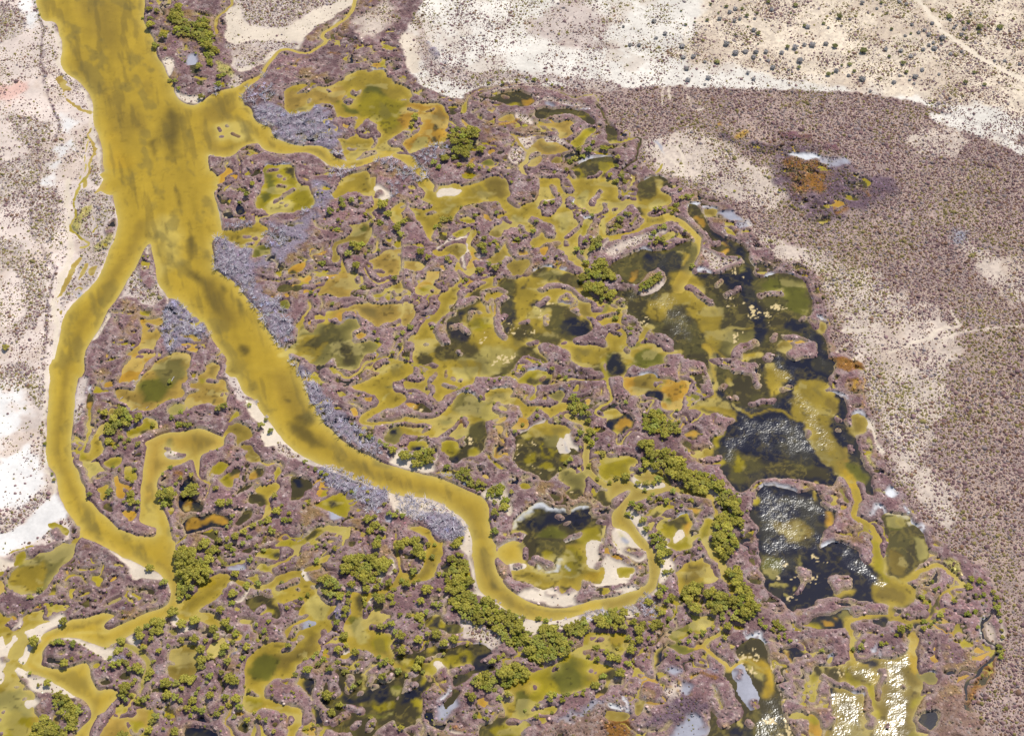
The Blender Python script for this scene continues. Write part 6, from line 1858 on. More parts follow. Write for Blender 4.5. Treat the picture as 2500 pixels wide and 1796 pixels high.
def sdf(pts, closed, width=0.0, margin=6.0):
    gx, gy = ground(pts[:, 0], pts[:, 1])
    m = margin + width / 2
    i0 = max(0, int((gx.min() - m - cxs[0]) / CS)); i1 = min(nC, int((gx.max() + m - cxs[0]) / CS) + 2)
    j0 = max(0, int((gy.min() - m - cys[0]) / CS)); j1 = min(mC, int((gy.max() + m - cys[0]) / CS) + 2)
    if i1 <= i0 or j1 <= j0: return None
    xx, yy = np.meshgrid(cxs[i0:i1], cys[j0:j1])
    d2 = np.full(xx.shape, 1e9, np.float32)
    ins = np.zeros(xx.shape, bool)
    n = len(gx)
    if n == 1:
        d2 = (xx - gx[0]) ** 2 + (yy - gy[0]) ** 2
    segs = range(n) if closed else range(n - 1)
    for i in segs:
        ax, ay = np.float32(gx[i]), np.float32(gy[i]); bx, by = np.float32(gx[(i + 1) % n]), np.float32(gy[(i + 1) % n])
        ex, ey = bx - ax, by - ay
        L = ex * ex + ey * ey
        if L < 1e-9: continue
        # only the cells near this segment can be nearest within the margin
        a0 = max(0, int((min(ax, bx) - m - cxs[i0]) / CS)); a1 = int((max(ax, bx) + m - cxs[i0]) / CS) + 2
        b0 = max(0, int((min(ay, by) - m - cys[j0]) / CS)); b1 = int((max(ay, by) + m - cys[j0]) / CS) + 2
        if a1 > 0 and b1 > 0:
            wx = xx[b0:b1, a0:a1] - ax; wy = yy[b0:b1, a0:a1] - ay
            t = np.clip((wx * ex + wy * ey) / L, 0, 1)
            wx -= t * ex; wy -= t * ey
            np.minimum(d2[b0:b1, a0:a1], wx * wx + wy * wy, out=d2[b0:b1, a0:a1])
        if closed:
            r0 = np.searchsorted(cys[j0:j1], min(ay, by), 'left'); r1 = np.searchsorted(cys[j0:j1], max(ay, by), 'left')
            if r1 > r0:
                ycol = cys[j0 + r0:j0 + r1]
                xc = ax + (ycol - ay) * ex / ey
                ins[r0:r1] ^= xx[r0:r1] < xc[:, None]
    d = np.minimum(np.sqrt(d2), 9.0)
    sd = np.where(ins, d, -d) if closed else width / 2 - d
    return (slice(j0, j1), slice(i0, i1)), sd.astype(np.float32), xx, yy

TREES = []; DEAD = []; GREYS = []; THK = []; SCAT = []
for op, arg, pts, s, river in PRIMS:
    if op in ('t', 'd', 'b'):
        {'t': TREES, 'd': DEAD, 'b': GREYS}[op].append(pts[0]); continue
    vmid = float(np.mean([q[1] for q in pts]))
    mpp = metres(vmid)
    if op == 'ts':
        SCAT.append((int(arg[0]), s, pts)); continue
    if op in ('tt', 'dd'):
        THK.append((op, float(arg[0]) * s, pts)); continue
    line = op in 'CIsh' or op == 'rr'
    width = 0.0
    if line:
        width = float(arg[-1] if op in ('C', 'I', 's', 'h', 'rr') else 0) * s * mpp
        if op == 'I': code = arg[0] if len(arg) > 1 else None
        elif op == 'rr': code = None
        else: code = arg[0]
    else:
        code = arg[0] if arg else None
    big = (op == 'g' and s < 2)
    if op == 'h' and code == 's': width = max(width, 0.85)
    P = smooth_pts(pts, not line)
    res = sdf(P, not line, width, 6.0 if not big else 9.0)
    if res is None: continue
    sl_, sd, xx, yy = res
    wob = (vnoise(xx, yy, 2.2, 3) - .5)
    if op in ('R', 'C'):
        S[sl_] = np.maximum(S[sl_], sd)
        if river: SR[sl_] = np.maximum(SR[sl_], sd)
        w = sstep(-1.4, -0.2, sd)[..., None]
        WC[sl_] = WC[sl_] * (1 - w) + alb(WCOL[code]) * w
    elif op in ('L', 'I'):
        sd = sd + .38
        S[sl_] = np.minimum(S[sl_], -sd); SR[sl_] = np.minimum(SR[sl_], -sd)
        gc = GCOV[code or 'M']
        w = sstep(-1.2, 0.1, sd)
        LC[sl_] = LC[sl_] * (1 - w[..., None]) + alb(gc[0]) * w[..., None]
        SAND[sl_] = SAND[sl_] * (1 - w) + gc[2] * w
        DEN[sl_] = DEN[sl_] * (1 - w) + gc[1] * w
    elif op in ('c', 's'):
        f = (float(arg[1]) if op == 'c' and len(arg) > 1 else 1.2) * s * mpp
        f = max(f, 0.6)
        if op == 's': f = max(0.5, width * .7)
        soft = sstep(-1, 1, SR[sl_])
        nz = (fbm(xx, yy, max(1.6, f * 1.5), 4, 5) - .5)
        fe = f * (.33 + .62 * soft)
        w = (sstep(-fe, fe, sd + nz * f * (2.0 - .5 * soft)) * (.95 - .22 * soft))[..., None]
        WC[sl_] = WC[sl_] * (1 - w) + alb(WCOL[code]) * w
    elif op in ('g', 'h'):
        gc = GCOV[code]
        f = 1.0
        if op == 'g': f = float(arg[1]) * s * mpp
        f = max(f, 0.6)
        den = gc[1]
        if op == 'g' and len(arg) > 2: den = float(arg[2]) / 10
        nz = (fbm(xx, yy, max(2.0, f), 3, 9) - .5)
        w = sstep(-f * .5, f * .5, sd + nz * f * (1.2 if f < 2 else 2.4))
        LC[sl_] = LC[sl_] * (1 - w[..., None]) + alb(gc[0]) * w[..., None]
        SAND[sl_] = SAND[sl_] * (1 - w) + gc[2] * w
        DEN[sl_] = DEN[sl_] * (1 - w) + den * w
    elif op == '*':
        GLINT[sl_] = np.maximum(GLINT[sl_], sstep(-1.6, 5.0, sd + wob * 3))
    elif op == 'f':
        f = 2.5
        CRUST[sl_] = np.maximum(CRUST[sl_], sstep(-1.5, 1.5, sd + wob * 2) * float(arg[0]) / 6)
    elif op == 'rr':
        TRK[sl_] = np.maximum(TRK[sl_], sd)
        w = sstep(-1.5, 0, sd)
        LC[sl_] = LC[sl_] * (1 - w[..., None]) + alb((244, 226, 200)) * w[..., None]
        DEN[sl_] = DEN[sl_] * (1 - w)

def samp(A, x, y):
    fx = np.clip((x - cxs[0]) / CS, 0, nC - 1.001); fy = np.clip((y - cys[0]) / CS, 0, mC - 1.001)
    i = fx.astype(np.int32); j = fy.astype(np.int32); a = (fx - i).astype(np.float32); b = (fy - j).astype(np.float32)
    if A.ndim == 3: a = a[..., None]; b = b[..., None]
    return (A[j, i] * (1 - a) + A[j, i + 1] * a) * (1 - b) + (A[j + 1, i] * (1 - a) + A[j + 1, i + 1] * a) * b

# ---------------------------------------------------------------- terrain and water meshes
DX = 0.42
gx = np.arange(X0, X1, DX)
gy = [Y0]
while gy[-1] < Y1: gy.append(gy[-1] + 0.40 + 0.16 * (gy[-1] - Y0) / (Y1 - Y0))
gy = np.array(gy)
GX, GY = np.meshgrid(gx, gy)
nx, ny = len(gx), len(gy)
near_r = sstep(-3.0, 0.0, samp(SR, GX, GY))
wa = (1 - 0.72 * near_r)
wx = ((fbm(GX, GY, 5.5, 4, 1) - .5) * 3.4) * wa
wy = ((fbm(GX, GY, 5.5, 4, 2) - .5) * 3.0) * wa
PX, PY = GX + wx, GY + wy
Sf = samp(S, PX, PY) + (vnoise(GX, GY, 1.1, 4) - .5) * 0.32 * wa
SRf = samp(SR, PX, PY)
pk = fbm(GX * .75 + GY * .35, GY * 1.0 - GX * .1, 4.2, 3, 11) + .10 * (fbm(GX, GY, 30, 2, 12) - .5)
pock = ((pk - .675) * 9 - .1) * (1 - samp(SAND, PX, PY) * 2) - 3 * sstep(-1.2, -.4, Sf) * (Sf < 0) - 6 * samp(SAND, PX, PY)
pock = np.where((Sf < -1.0), pock, -8)
rc = np.abs(fbm(GX, GY * 1.25, 17, 4, 14) - .5)
rills = (.015 - rc) * 34 - 6 * samp(SAND, PX, PY) - 4 * sstep(.52, .40, vnoise(GX, GY, 22, 15))
rills = np.where(Sf < -.1, rills, -8)
pock = np.maximum(pock, np.minimum(rills, .45))
POCK = pock > Sf
Sf = np.maximum(Sf, np.minimum(pock, 1.2))
SANDf = samp(SAND, PX, PY); DENf = samp(DEN, PX, PY)
LCf = samp(LC, PX, PY); WCf = samp(WC, PX, PY)
marsh = 1 - SANDf
# heights: low scarped samphire platforms, flat sand
plat = 0.90 * sstep(0.0, 0.75, -Sf) + 0.06 * np.clip(-Sf, 0, 4)
low = 0.03 + 0.05 * np.clip(-Sf, 0, 6)
hum = (vnoise(GX, GY, 1.3, 21) - .4) * 0.15 + (vnoise(GX, GY, 3.6, 22) - .4) * 0.16
Z = np.where(Sf > 0, -0.02 - 0.25 * np.clip(Sf, 0, 2.5),
             marsh * (plat + hum * sstep(0.2, 1.4, -Sf)) + SANDf * (low + 0.05 * (vnoise(GX, GY, 5, 23) - .5) + 0.04 * (vnoise(GX, GY, 0.9, 24) - .5) * sstep(.3, 1, -Sf)))
Z = np.where(Sf <= 0, np.maximum(Z, 0.004 - 0.05 * Sf), Z)
# ground colour: patches of the plants themselves
n1 = fbm(GX, GY, 9, 3, 31); n2 = fbm(GX, GY, 1.9, 3, 32); n3 = vnoise(GX, GY, 0.8, 33)
pale = alb((178, 158, 152)); dark = alb((92, 66, 72)); rust = alb((158, 128, 62))
mk = marsh[..., None]
is_plain_marsh = mk * np.exp(-((LCf - alb(GCOV['M'][0])) ** 2).sum(-1, keepdims=True) / 0.004)
LCf = LCf * (0.86 + 0.28 * n1[..., None])
big = fbm(GX, GY, 34, 3, 39)[..., None]; mid = fbm(GX, GY, 7, 3, 40)[..., None]
LCf = LCf * (1 + is_plain_marsh * ((big - .5) * .75 + (mid - .5) * .45 + .06 * np.clip(GX / 200, -1, 1)[..., None]))
LCf = LCf * (1 + is_plain_marsh * (mid - .5) * np.array((.10, -.06, -.06)))
t1 = (sstep(.54, .74, n2) * .55 + sstep(.66, .82, n1) * sstep(.4, .7, n3) * .4)[..., None] * is_plain_marsh
LCf = LCf * (1 - t1) + pale * t1
t2 = (sstep(.50, .28, n2) * .42)[..., None] * is_plain_marsh
LCf = LCf * (1 - t2) + dark * t2
t3 = (sstep(.60, .74, fbm(GX, GY, 8, 4, 35)) * .55)[..., None] * is_plain_marsh
LCf = LCf * (1 - t3) + rust * t3
tone = fbm(GX, GY, 24, 4, 36)[..., None]; fine = fbm(GX, GY, 2.6, 3, 37)[..., None]
LCf = LCf * (1 + SANDf[..., None] * ((tone - .5) * .30 + (fine - .5) * .16))
t6 = (SANDf * sstep(.52, .66, fbm(GX, GY, 12, 4, 38)) * .38 * sstep(.1, .3, DENf))[..., None]
LCf = LCf * (1 - t6) + alb((196, 170, 146)) * t6
# litter under the shrubs of the plain
nl = fbm(GX, GY, 1.1, 2, 41)
t4 = (SANDf * sstep(.15, .9, DENf) * sstep(.40, .62, nl) * .50)[..., None]
LCf = LCf * (1 - t4) + alb((140, 122, 118)) * t4
# thin algal fringe and wet salt just above the waterline, with the bank's sunlit edge painted in
fr = np.exp(-((Sf + .25) / .28) ** 2)
t5 = (fr * marsh * .75 * sstep(.3, .7, vnoise(GX, GY, 7, 51)))[..., None]
LCf = LCf * (1 - t5) + alb((196, 178, 130)) * t5
rim = (np.exp(-((Sf + 1.0) / .45) ** 2) * .34 * marsh)[..., None] * is_plain_marsh
LCf = LCf * (1 - rim) + alb((196, 168, 156)) * rim
# water colour
wn1 = fbm(GX, GY, 12, 4, 61); wn2 = fbm(GX, GY, 3.0, 4, 62)
pc = vnoise(GX, GY, 9, 13)[..., None]
pcol = np.where(pc > .78, alb(WCOL['o']), np.where(pc > .45, alb(WCOL['y']), np.where(pc > .25, alb(WCOL['n']), alb(WCOL['k']))))
WCf = np.where(POCK[..., None] & (Sf[..., None] > -.6), pcol, WCf)
lum = WCf.sum(-1, keepdims=True)
rv = (SRf > -1)[..., None] * .75
WCf = WCf * (1 + (0.40 * wn1[..., None] - .2) * (1 - rv)) * (0.92 + 0.16 * wn2[..., None])
stre = fbm(GX * 1.6 + GY * .35, GY * .22 - GX * .05, 9, 4, 77)[..., None]
WCf = WCf * (1 + rv * (stre - .5) * .62)
WCf = WCf * (1 + (.12 - .12 * sstep(1.0, 6.0, Sf)[..., None]) * (rv > 0)) * np.where(rv > 0, np.array((1.06, 1.0, .9)), 1.0)
stain = (sstep(.57, .70, fbm(GX * 1.9 + GY * .5, GY * .32, 6, 4, 78)) * .42)[..., None] * (rv > 0) * sstep(1.5, 4, Sf)[..., None]
WCf = WCf * (1 - stain) + alb((104, 88, 40)) * stain
shoal = (np.exp(-np.clip(Sf, 0, 9) / 2.0) * .55)[..., None] * (rv > 0)
WCf = WCf * (1 - shoal) + alb((204, 184, 100)) * shoal
# pools: pale rims, silt fans and deeper middles
nr = (1 - (rv > 0)) * sstep(.10, .22, lum)
wrp = fbm(GX + 9 * wn2, GY + 9 * wn1, 5.5, 4, 91)[..., None]
WCf = WCf * (1 - .08 * nr) * (1 + nr * (wrp - .5) * .75)
fan = (sstep(.56, .66, fbm(GX * .7 + 6 * wn2, GY + 6 * wn1, 7, 3, 92)) * .45)[..., None] * nr
WCf = WCf * (1 - fan) + alb((206, 186, 112)) * fan
WCf = WCf * (1 - .22 * nr * sstep(1.0, 3.2, Sf)[..., None])
weed = (sstep(.60, .74, fbm(GX * .8 + GY * .25, GY * .45, 5.5, 4, 63)) * .45)[..., None] * sstep(0.5, 2.5, Sf)[..., None]
weed = weed * sstep(.15, .6, lum)
WCf = WCf * (1 - weed) + alb((104, 94, 52)) * weed
# dark lagoons: drifts of olive algae
dk = .42 + .58 * sstep(.035, .085, lum)
alg = (sstep(.50, .68, fbm(GX, GY, 8, 4, 64)) * .6)[..., None] * sstep(.22, .10, lum) * dk
WCf = WCf * (1 - alg) + alb((96, 88, 40)) * alg
wr = np.abs(fbm(GX + 6 * wn1, GY * 1.3 + 6 * wn2, 9, 4, 68) - .5)
rid = (sstep(.03, .005, wr) * .55 + sstep(.60, .72, fbm(GX, GY, 2.2, 3, 69)) * .35)[..., None] * sstep(.22, .10, lum) * dk
WCf = WCf * (1 - rid) + alb((128, 112, 50)) * rid
fringe = (np.exp(-np.clip(Sf, 0, 9) / 0.55) * (.45 * sstep(.3, .7, vnoise(GX, GY, 9, 65)) + .28))[..., None] * sstep(.05, .3, lum)
WCf = WCf * (1 - fringe) + alb((204, 182, 104)) * fringe
nf = .5 * vnoise(GX, GY, 2.6, 66) + .5 * vnoise(GX, GY, .62, 67)
cr = np.clip(samp(CRUST, PX, PY), 0, 1)
# weed flecks lying in the shallows
fl = (sstep(.74, .80, .6 * vnoise(GX, GY, 1.1, 75) + .4 * vnoise(GX, GY, 4.5, 76)) * .6)[..., None] * sstep(.3, 1.2, Sf)[..., None]
WCf = WCf * (1 - fl * .7 * (1 - .7 * (rv > 0)))
cw = (cr > .05) * sstep(.80 - .22 * cr, .84 - .22 * cr, nf)
WCf = WCf * (1 - cw[..., None]) + alb((222, 196, 140)) * cw[..., None]
GLf = np.clip(samp(GLINT, GX + 2 * wx, GY + 2 * wy), 0, 1)
GLf = GLf * (.35 + .65 * sstep(.33, .58, fbm(GX, GY, 7, 3, 79)))

idx = np.arange(nx * ny, dtype=np.int32).reshape(ny, nx)
q = np.stack([idx[:-1, :-1], idx[:-1, 1:], idx[1:, 1:], idx[1:, :-1]], -1)
def cell(A, fn=np.maximum):
    return fn(fn(A[:-1, :-1], A[:-1, 1:]), fn(A[1:, :-1], A[1:, 1:]))
Smin, Smax = cell(Sf, np.minimum), cell(Sf)

WZ = GLf * ((rng.random(GX.shape) - .5) * .20 + (vnoise(GX, GY, 1.0, 81) - .5) * .17 + (vnoise(GX, GY, 2.6, 82) - .5) * .12)
def submesh(name, mask, z, mat, tint, extra=None):
    qq = q[mask]
    used = np.unique(qq)
    remap = np.full(nx * ny, -1, np.int32); remap[used] = np.arange(len(used))
    v = np.stack([GX.ravel()[used], GY.ravel()[used], (z.ravel()[used] if z is not None else np.zeros(len(used)))], -1)
    o = mesh_obj(name, v, remap[qq], mat)
    color_attr(o, 'tint', tint.reshape(-1, 3)[used])
    if extra is not None: float_attr(o, 'ripple', extra.ravel()[used])
    o['kind'] = 'structure'
    return o

land = Smin < 1.2
sandc = cell(SANDf) > .5
trk = cell(samp(TRK, PX, PY)) > 0
submesh('marsh_ground', land & ~sandc & ~trk, Z, M_marsh, LCf)
submesh('sand_plain', land & sandc & ~trk, Z, M_sand, LCf)
submesh('dirt_track', land & trk, Z, M_track, LCf)
wet = Smax > -0.30
isr = (cell(SRf) >= cell(samp(S, PX, PY)) - 0.15) & (cell(SRf) > -0.6)
rip = cell(GLf) > .03
submesh('river', wet & isr & ~rip, None, M_water, WCf, GLf)
submesh('lagoon_water', wet & ~isr & ~rip, None, M_water, WCf, GLf)
def fine_sheet(name, mask, k=3):
    jj, ii = np.nonzero(mask)
    aj = (jj[:, None, None] * k + np.arange(k + 1)[None, :, None]) + 0 * np.arange(k + 1)[None, None, :]
    ai = (ii[:, None, None] * k + np.arange(k + 1)[None, None, :]) + 0 * np.arange(k + 1)[None, :, None]
    key = aj.astype(np.int64) * (nx * k + 1) + ai
    uq, inv = np.unique(key.ravel(), return_inverse=True)
    inv = inv.reshape(key.shape)
    fj = (uq // (nx * k + 1)) / k; fi = (uq % (nx * k + 1)) / k
    j0 = np.minimum(fj.astype(int), ny - 2); i0 = np.minimum(fi.astype(int), nx - 2)
    b = (fj - j0)[:, None]; a = (fi - i0)[:, None]
    def bil(A):
        A = A.reshape(ny, nx, -1)
        return (A[j0, i0] * (1 - a) + A[j0, i0 + 1] * a) * (1 - b) + (A[j0 + 1, i0] * (1 - a) + A[j0 + 1, i0 + 1] * a) * b
    xx = bil(GX)[:, 0]; yy = bil(GY)[:, 0]; g = bil(GLf)[:, 0]
    zz = g * ((rng.random(len(xx)) - .5) * .042 + (vnoise(xx, yy, .38, 81) - .5) * .070 + (vnoise(xx, yy, 1.5, 82) - .5) * .09)
    qs = np.stack([inv[:, :-1, :-1], inv[:, :-1, 1:], inv[:, 1:, 1:], inv[:, 1:, :-1]], -1).reshape(-1, 4)
    o = mesh_obj(name, np.stack([xx, yy, zz], -1), qs, M_water)
    color_attr(o, 'tint', bil(WCf)); float_attr(o, 'ripple', g); o['kind'] = 'structure'
fine_sheet('wind_ruffled_water', wet & rip)

# the plain goes on beyond the surveyed part
BX = 6000.0
xa, xb, ya, yb = gx[0], gx[-1], gy[0], gy[-1]
ov = [(-BX, -BX, .1), (BX, -BX, .1), (BX, BX, .1), (-BX, BX, .1), (xa, ya, .1), (xb, ya, .1), (xb, yb, .1), (xa, yb, .1)]
M_far, _nt, _p = node_mat('far_plain')
_g = N(_nt, 'ShaderNodeNewGeometry'); _a = N(_nt, 'ShaderNodeTexNoise'); _a.inputs['Scale'].default_value = .02; _a.inputs['Detail'].default_value = 12
_nt.links.new(_g.outputs['Position'], _a.inputs['Vector'])
_r = N(_nt, 'ShaderNodeValToRGB'); _r.color_ramp.elements[0].position = .42; _r.color_ramp.elements[1].position = .6
_r.color_ramp.elements[0].color = (.20, .16, .15, 1); _r.color_ramp.elements[1].color = (.55, .48, .40, 1)
_nt.links.new(_a.outputs[0], _r.inputs[0]); _nt.links.new(_r.outputs[0], _p.inputs['Base Color']); _p.inputs['Roughness'].default_value = .95
mesh_obj('surrounding_plain', ov, [(0, 1, 5, 4), (1, 2, 6, 5), (2, 3, 7, 6), (3, 0, 4, 7)], M_far, smooth=False)['kind'] = 'structure'

def zat(x, y):
    i = int(np.clip((x - gx[0]) / DX, 0, nx - 1)); j = int(np.clip(np.searchsorted(gy, y), 0, ny - 1))
    return float(max(Z[j, i], -0.05)), float(Sf[j, i])

# ---------------------------------------------------------------- saltbush scrub (nobody could count it)
dom_v = [(0, 0, 1)]
for k in range(6):
    a = k * math.pi / 3; dom_v.append((math.cos(a) * .78, math.sin(a) * .78, .66))
for k in range(6):
    a = (k + .5) * math.pi / 3; dom_v.append((math.cos(a), math.sin(a), -.1))
dom_v = np.array(dom_v, np.float32)
dom_t = [(0, 1 + k, 1 + (k + 1) % 6) for k in range(6)]
for k in range(6):
    dom_t += [(1 + k, 7 + k, 1 + (k + 1) % 6), (7 + k, 7 + (k + 1) % 6, 1 + (k + 1) % 6)]
dom_t = np.array(dom_t, np.int32)

def scatter_domes(name, x, y, r, h, col, label):
    n = len(x)
    ii = np.clip(((x - gx[0]) / DX).astype(int), 0, nx - 1); jj = np.clip(np.searchsorted(gy, y), 0, ny - 1)
    z = Z[jj, ii]
    a = rng.random(n) * 6.28
    ca, sa = np.cos(a)[:, None], np.sin(a)[:, None]
    j = rng.uniform(.72, 1.28, (n, 13)).astype(np.float32)
    vx = dom_v[None, :, 0] * j; vy = dom_v[None, :, 1] * j * rng.uniform(.7, 1.0, (n, 1)); vz = dom_v[None, :, 2] * rng.uniform(.8, 1.2, (n, 13))
    V = np.stack([(vx * ca - vy * sa) * r[:, None] + x[:, None], (vx * sa + vy * ca) * r[:, None] + y[:, None], vz * h[:, None] + z[:, None]], -1)
    T = dom_t[None] + (np.arange(n, dtype=np.int32) * 13)[:, None, None]
    o = mesh_obj(name, V.reshape(-1, 3), None, M_scrub, T.reshape(-1, 3))
    color_attr(o, 'tint', (col[:, None, :] * rng.uniform(.85, 1.15, (n, 13, 1))).reshape(-1, 3))
    tag(o, label, 'scrub', None, 'stuff')
    return o

def candidates(step, seed):
    r2 = np.random.default_rng(seed)
    xs = np.arange(X0, X1, step); ys = np.arange(Y0, Y1, step)
    a, b = np.meshgrid(xs, ys)
    x = (a + r2.uniform(-.5, .5, a.shape) * step).ravel(); y = (b + r2.uniform(-.5, .5, a.shape) * step).ravel()
    # keep what the photograph could see, plus a margin
    half = (np.hypot(y * CP / 1, 0) * 0 + (y * CP + CAM_H * SP) * math.tan(R(HFOV / 2))) + 14
    k = np.abs(x) < half
    return x[k], y[k], r2

XS = []
for step, seed, base, amp in ((1.5, 5, .48, .60), (0.74, 8, .25, .74)):
    x, y, r2 = candidates(step, seed)
    d = samp(DEN, x, y); sd_ = samp(S, x, y)
    d = np.clip(d * (.72 + .56 * fbm(x, y, 34, 3, 74)) * (1 + .35 * (fbm(x, y, 11, 3, 83) - .5) / .12 * (d < .6)), 0, 1)
    patch = fbm(x, y, 7, 3, 71) * .6 + fbm(x, y, 2.4, 2, 72) * .4
    pr = d * (0.40 + 1.3 * sstep(.30, .60, patch + (d - .5) * .25))
    keep = (r2.random(len(x)) < pr * amp * 1.25) & (sd_ < -.55) & (d > .02)
    x, y, d = x[keep], y[keep], d[keep]
    sz = np.exp(r2.normal(0, .28, len(x))) * base * (.8 + .3 * d)
    XS.append((x, y, d, np.clip(sz, .15, 1.2)))
x, y, d, sz = (np.concatenate(c) for c in zip(*XS))
mix = fbm(x, y, 26, 3, 73) + r2.normal(0, .16, len(x))
c_mauve, c_olive, c_brown, c_grey = (alb(c) for c in ((146, 116, 114), (150, 136, 84), (144, 112, 90), (158, 142, 138)))
pl = samp(LC, x, y)
g_ = r2.random(len(x))
col = np.where((mix > .56)[:, None], c_olive, c_mauve)
col = np.where((g_ > .80)[:, None], c_grey, col); col = np.where((g_ < .18)[:, None], c_brown, col)
tnt = pl / alb((200, 180, 166))
col = col * np.clip(.45 + .55 * tnt, .55, 1.12) * r2.uniform(.7, 1.25, (len(x), 1))
scatter_domes('saltbush_scrub', x, y, sz, sz * r2.uniform(.6, .95, len(x)), col, 'low grey and mauve saltbush dotting the pale sand plains')
print('scrub', len(x))
# samphire hummocks on the marsh platforms
x, y, r2 = candidates(1.0, 6)
sn = samp(SAND, x, y); sd_ = samp(S, x, y)
ii = np.clip(((x - gx[0]) / DX).astype(int), 0, nx - 1); jj = np.clip(np.searchsorted(gy, y), 0, ny - 1)
keep = (sn < .4) & (Sf[jj, ii] < -.5) & (r2.random(len(x)) < .62)
x, y = x[keep], y[keep]; ii, jj = ii[keep], jj[keep]
sz = r2.uniform(.28, .62, len(x))
col = LCf[jj, ii] * np.exp(r2.normal(.06, .30, (len(x), 1))) * (1 + r2.normal(0, .05, (len(x), 3)))
scatter_domes('samphire_hummocks', x, y, sz, sz * .30, np.clip(col, .01, .8), 'low purple brown samphire cushions covering the marsh platforms')
print('samphire', len(x))

# ---------------------------------------------------------------- trees
def crown(seed, leaves=430, lumps=9, flat=.8):
    rr = np.random.default_rng(seed)
    cs = []
    for k in range(lumps):
        a = k * 2.399 + rr.uniform(-.4, .4); rad = math.sqrt((k + .3) / lumps) * .76
        cs.append((math.cos(a) * rad, math.sin(a) * rad, flat * (1 - .62 * rad * rad) - .12 + rr.uniform(-.1, .1), rr.uniform(.30, .40) * (1 if lumps < 12 else .84)))
    V = []; Q = []; C = []
    per = leaves // lumps
    for cx_, cy_, cz_, cr_ in cs:
        lt = rr.uniform(.82, 1.18)
        for _ in range(per):
            d_ = rr.normal(size=3); d_ /= np.linalg.norm(d_)
            if d_[2] < -.35: d_[2] *= -1
            pnt = np.array((cx_, cy_, cz_)) + d_ * cr_ * rr.uniform(.86, 1.08) * np.array((1, 1, .85))
            nrm = d_ + rr.normal(0, .38, 3); nrm /= np.linalg.norm(nrm)
            t_ = np.cross(nrm, rr.normal(size=3)); t_ /= np.linalg.norm(t_); b_ = np.cross(nrm, t_)
            w_, h_ = rr.uniform(.05, .09), rr.uniform(.04, .075)
            i = len(V)
            V += [pnt - t_ * w_ - b_ * h_, pnt + t_ * w_ - b_ * h_ * .6, pnt + t_ * w_ * .8 + b_ * h_, pnt - t_ * w_ * .7 + b_ * h_]
            Q.append((i, i + 1, i + 2, i + 3))
            cc = lt * rr.uniform(.72, 1.3); yl = rr.uniform(.9, 1.12)
            C += [(cc * yl, cc, cc * rr.uniform(.7, 1.2))] * 4
    # dense interior of each clump
    for cx_, cy_, cz_, cr_ in cs:
        i = len(V); m = 8
        for lv, (rz, rs) in enumerate(((-.5, .7), (.1, .92), (.6, .62))):
            for k in range(m):
                a = k * 6.283 / m + lv * .3; s_ = cr_ * .95 * rs * rr.uniform(.85, 1.15)
                V.append(np.array((cx_ + math.cos(a) * s_, cy_ + math.sin(a) * s_, cz_ + rz * cr_ * .85)))
        V.append(np.array((cx_, cy_, cz_ + cr_ * .7)))
        C += [(.95, .97, .95)] * (3 * m + 1)
        for lv in range(2):
            for k in range(m):
                Q.append((i + lv * m + k, i + lv * m + (k + 1) % m, i + (lv + 1) * m + (k + 1) % m, i + (lv + 1) * m + k))
        for k in range(0, m, 2):
            Q.append((i + 2 * m + k, i + 2 * m + (k + 1) % m, i + 2 * m + (k + 2) % m, i + 3 * m))
    return np.array(V, np.float32), np.array(Q, np.int32), np.array(C, np.float32)

def tubes(paths, sides=5):
    V = []; Q = []
    for path in paths:
        n = len(path); i0 = len(V)
        for k, (p, r) in enumerate(path):
            p = np.array(p, float)
            a_ = np.array(path[min(k + 1, n - 1)][0], float) - np.array(path[max(k - 1, 0)][0], float)
            a_ /= np.linalg.norm(a_) + 1e-9
            u_ = np.cross(a_, (.3, .9, .2)); u_ /= np.linalg.norm(u_) + 1e-9; w_ = np.cross(a_, u_)
            for s_ in range(sides):
                t = s_ * 6.283 / sides
                V.append(p + (u_ * math.cos(t) + w_ * math.sin(t)) * r)
        for k in range(n - 1):
            for s_ in range(sides):
                a0 = i0 + k * sides + s_; a1 = i0 + k * sides + (s_ + 1) % sides
                Q.append((a0, a1, a1 + sides, a0 + sides))
    return np.array(V, np.float32), np.array(Q, np.int32)

def trunk_geo(seed):
    rr = random.Random(seed)
    ps = [[((0, 0, -.25), .085), ((.02, .01, .1), .07), ((.03, 0, .4), .05)]]
    for k in range(5):
        a = k * 1.256 + rr.uniform(-.3, .3); l = rr.uniform(.35, .55)
        ps.append([((.02, .01, .08 + k * .04), .045), ((math.cos(a) * l * .5, math.sin(a) * l * .5, .32), .03), ((math.cos(a) * l, math.sin(a) * l, .52), .012)])
    return tubes(ps)

def dead_geo(seed):
    rr = random.Random(seed)
    tr = [[((0, 0, -.15), .085), ((.03, .02, .25), .065), ((rr.uniform(-.1, .1), rr.uniform(-.1, .1), .6), .03)]]
    ps = []
    for k in range(15):
        a = k * 2.4 + rr.uniform(-.4, .4); l = rr.uniform(.6, 1.15); up = rr.uniform(.25, .95)
        z0 = rr.uniform(.02, .35)
        mid = (math.cos(a) * l * .5, math.sin(a) * l * .5, z0 + up * .45)
        end = (math.cos(a + rr.uniform(-.3, .3)) * l, math.sin(a + rr.uniform(-.3, .3)) * l, z0 + up * rr.uniform(.5, 1.0))
        ps.append([((0, 0, z0), .045), (mid, .034), (end, .014)])
        for t in range(2):
            b = a + rr.uniform(-.9, .9)
            e2 = (mid[0] + math.cos(b) * .4, mid[1] + math.sin(b) * .4, mid[2] + rr.uniform(0, .3))
            ps.append([(mid, .024), (e2, .010)])
    return tubes(tr, 4), tubes(ps, 3)

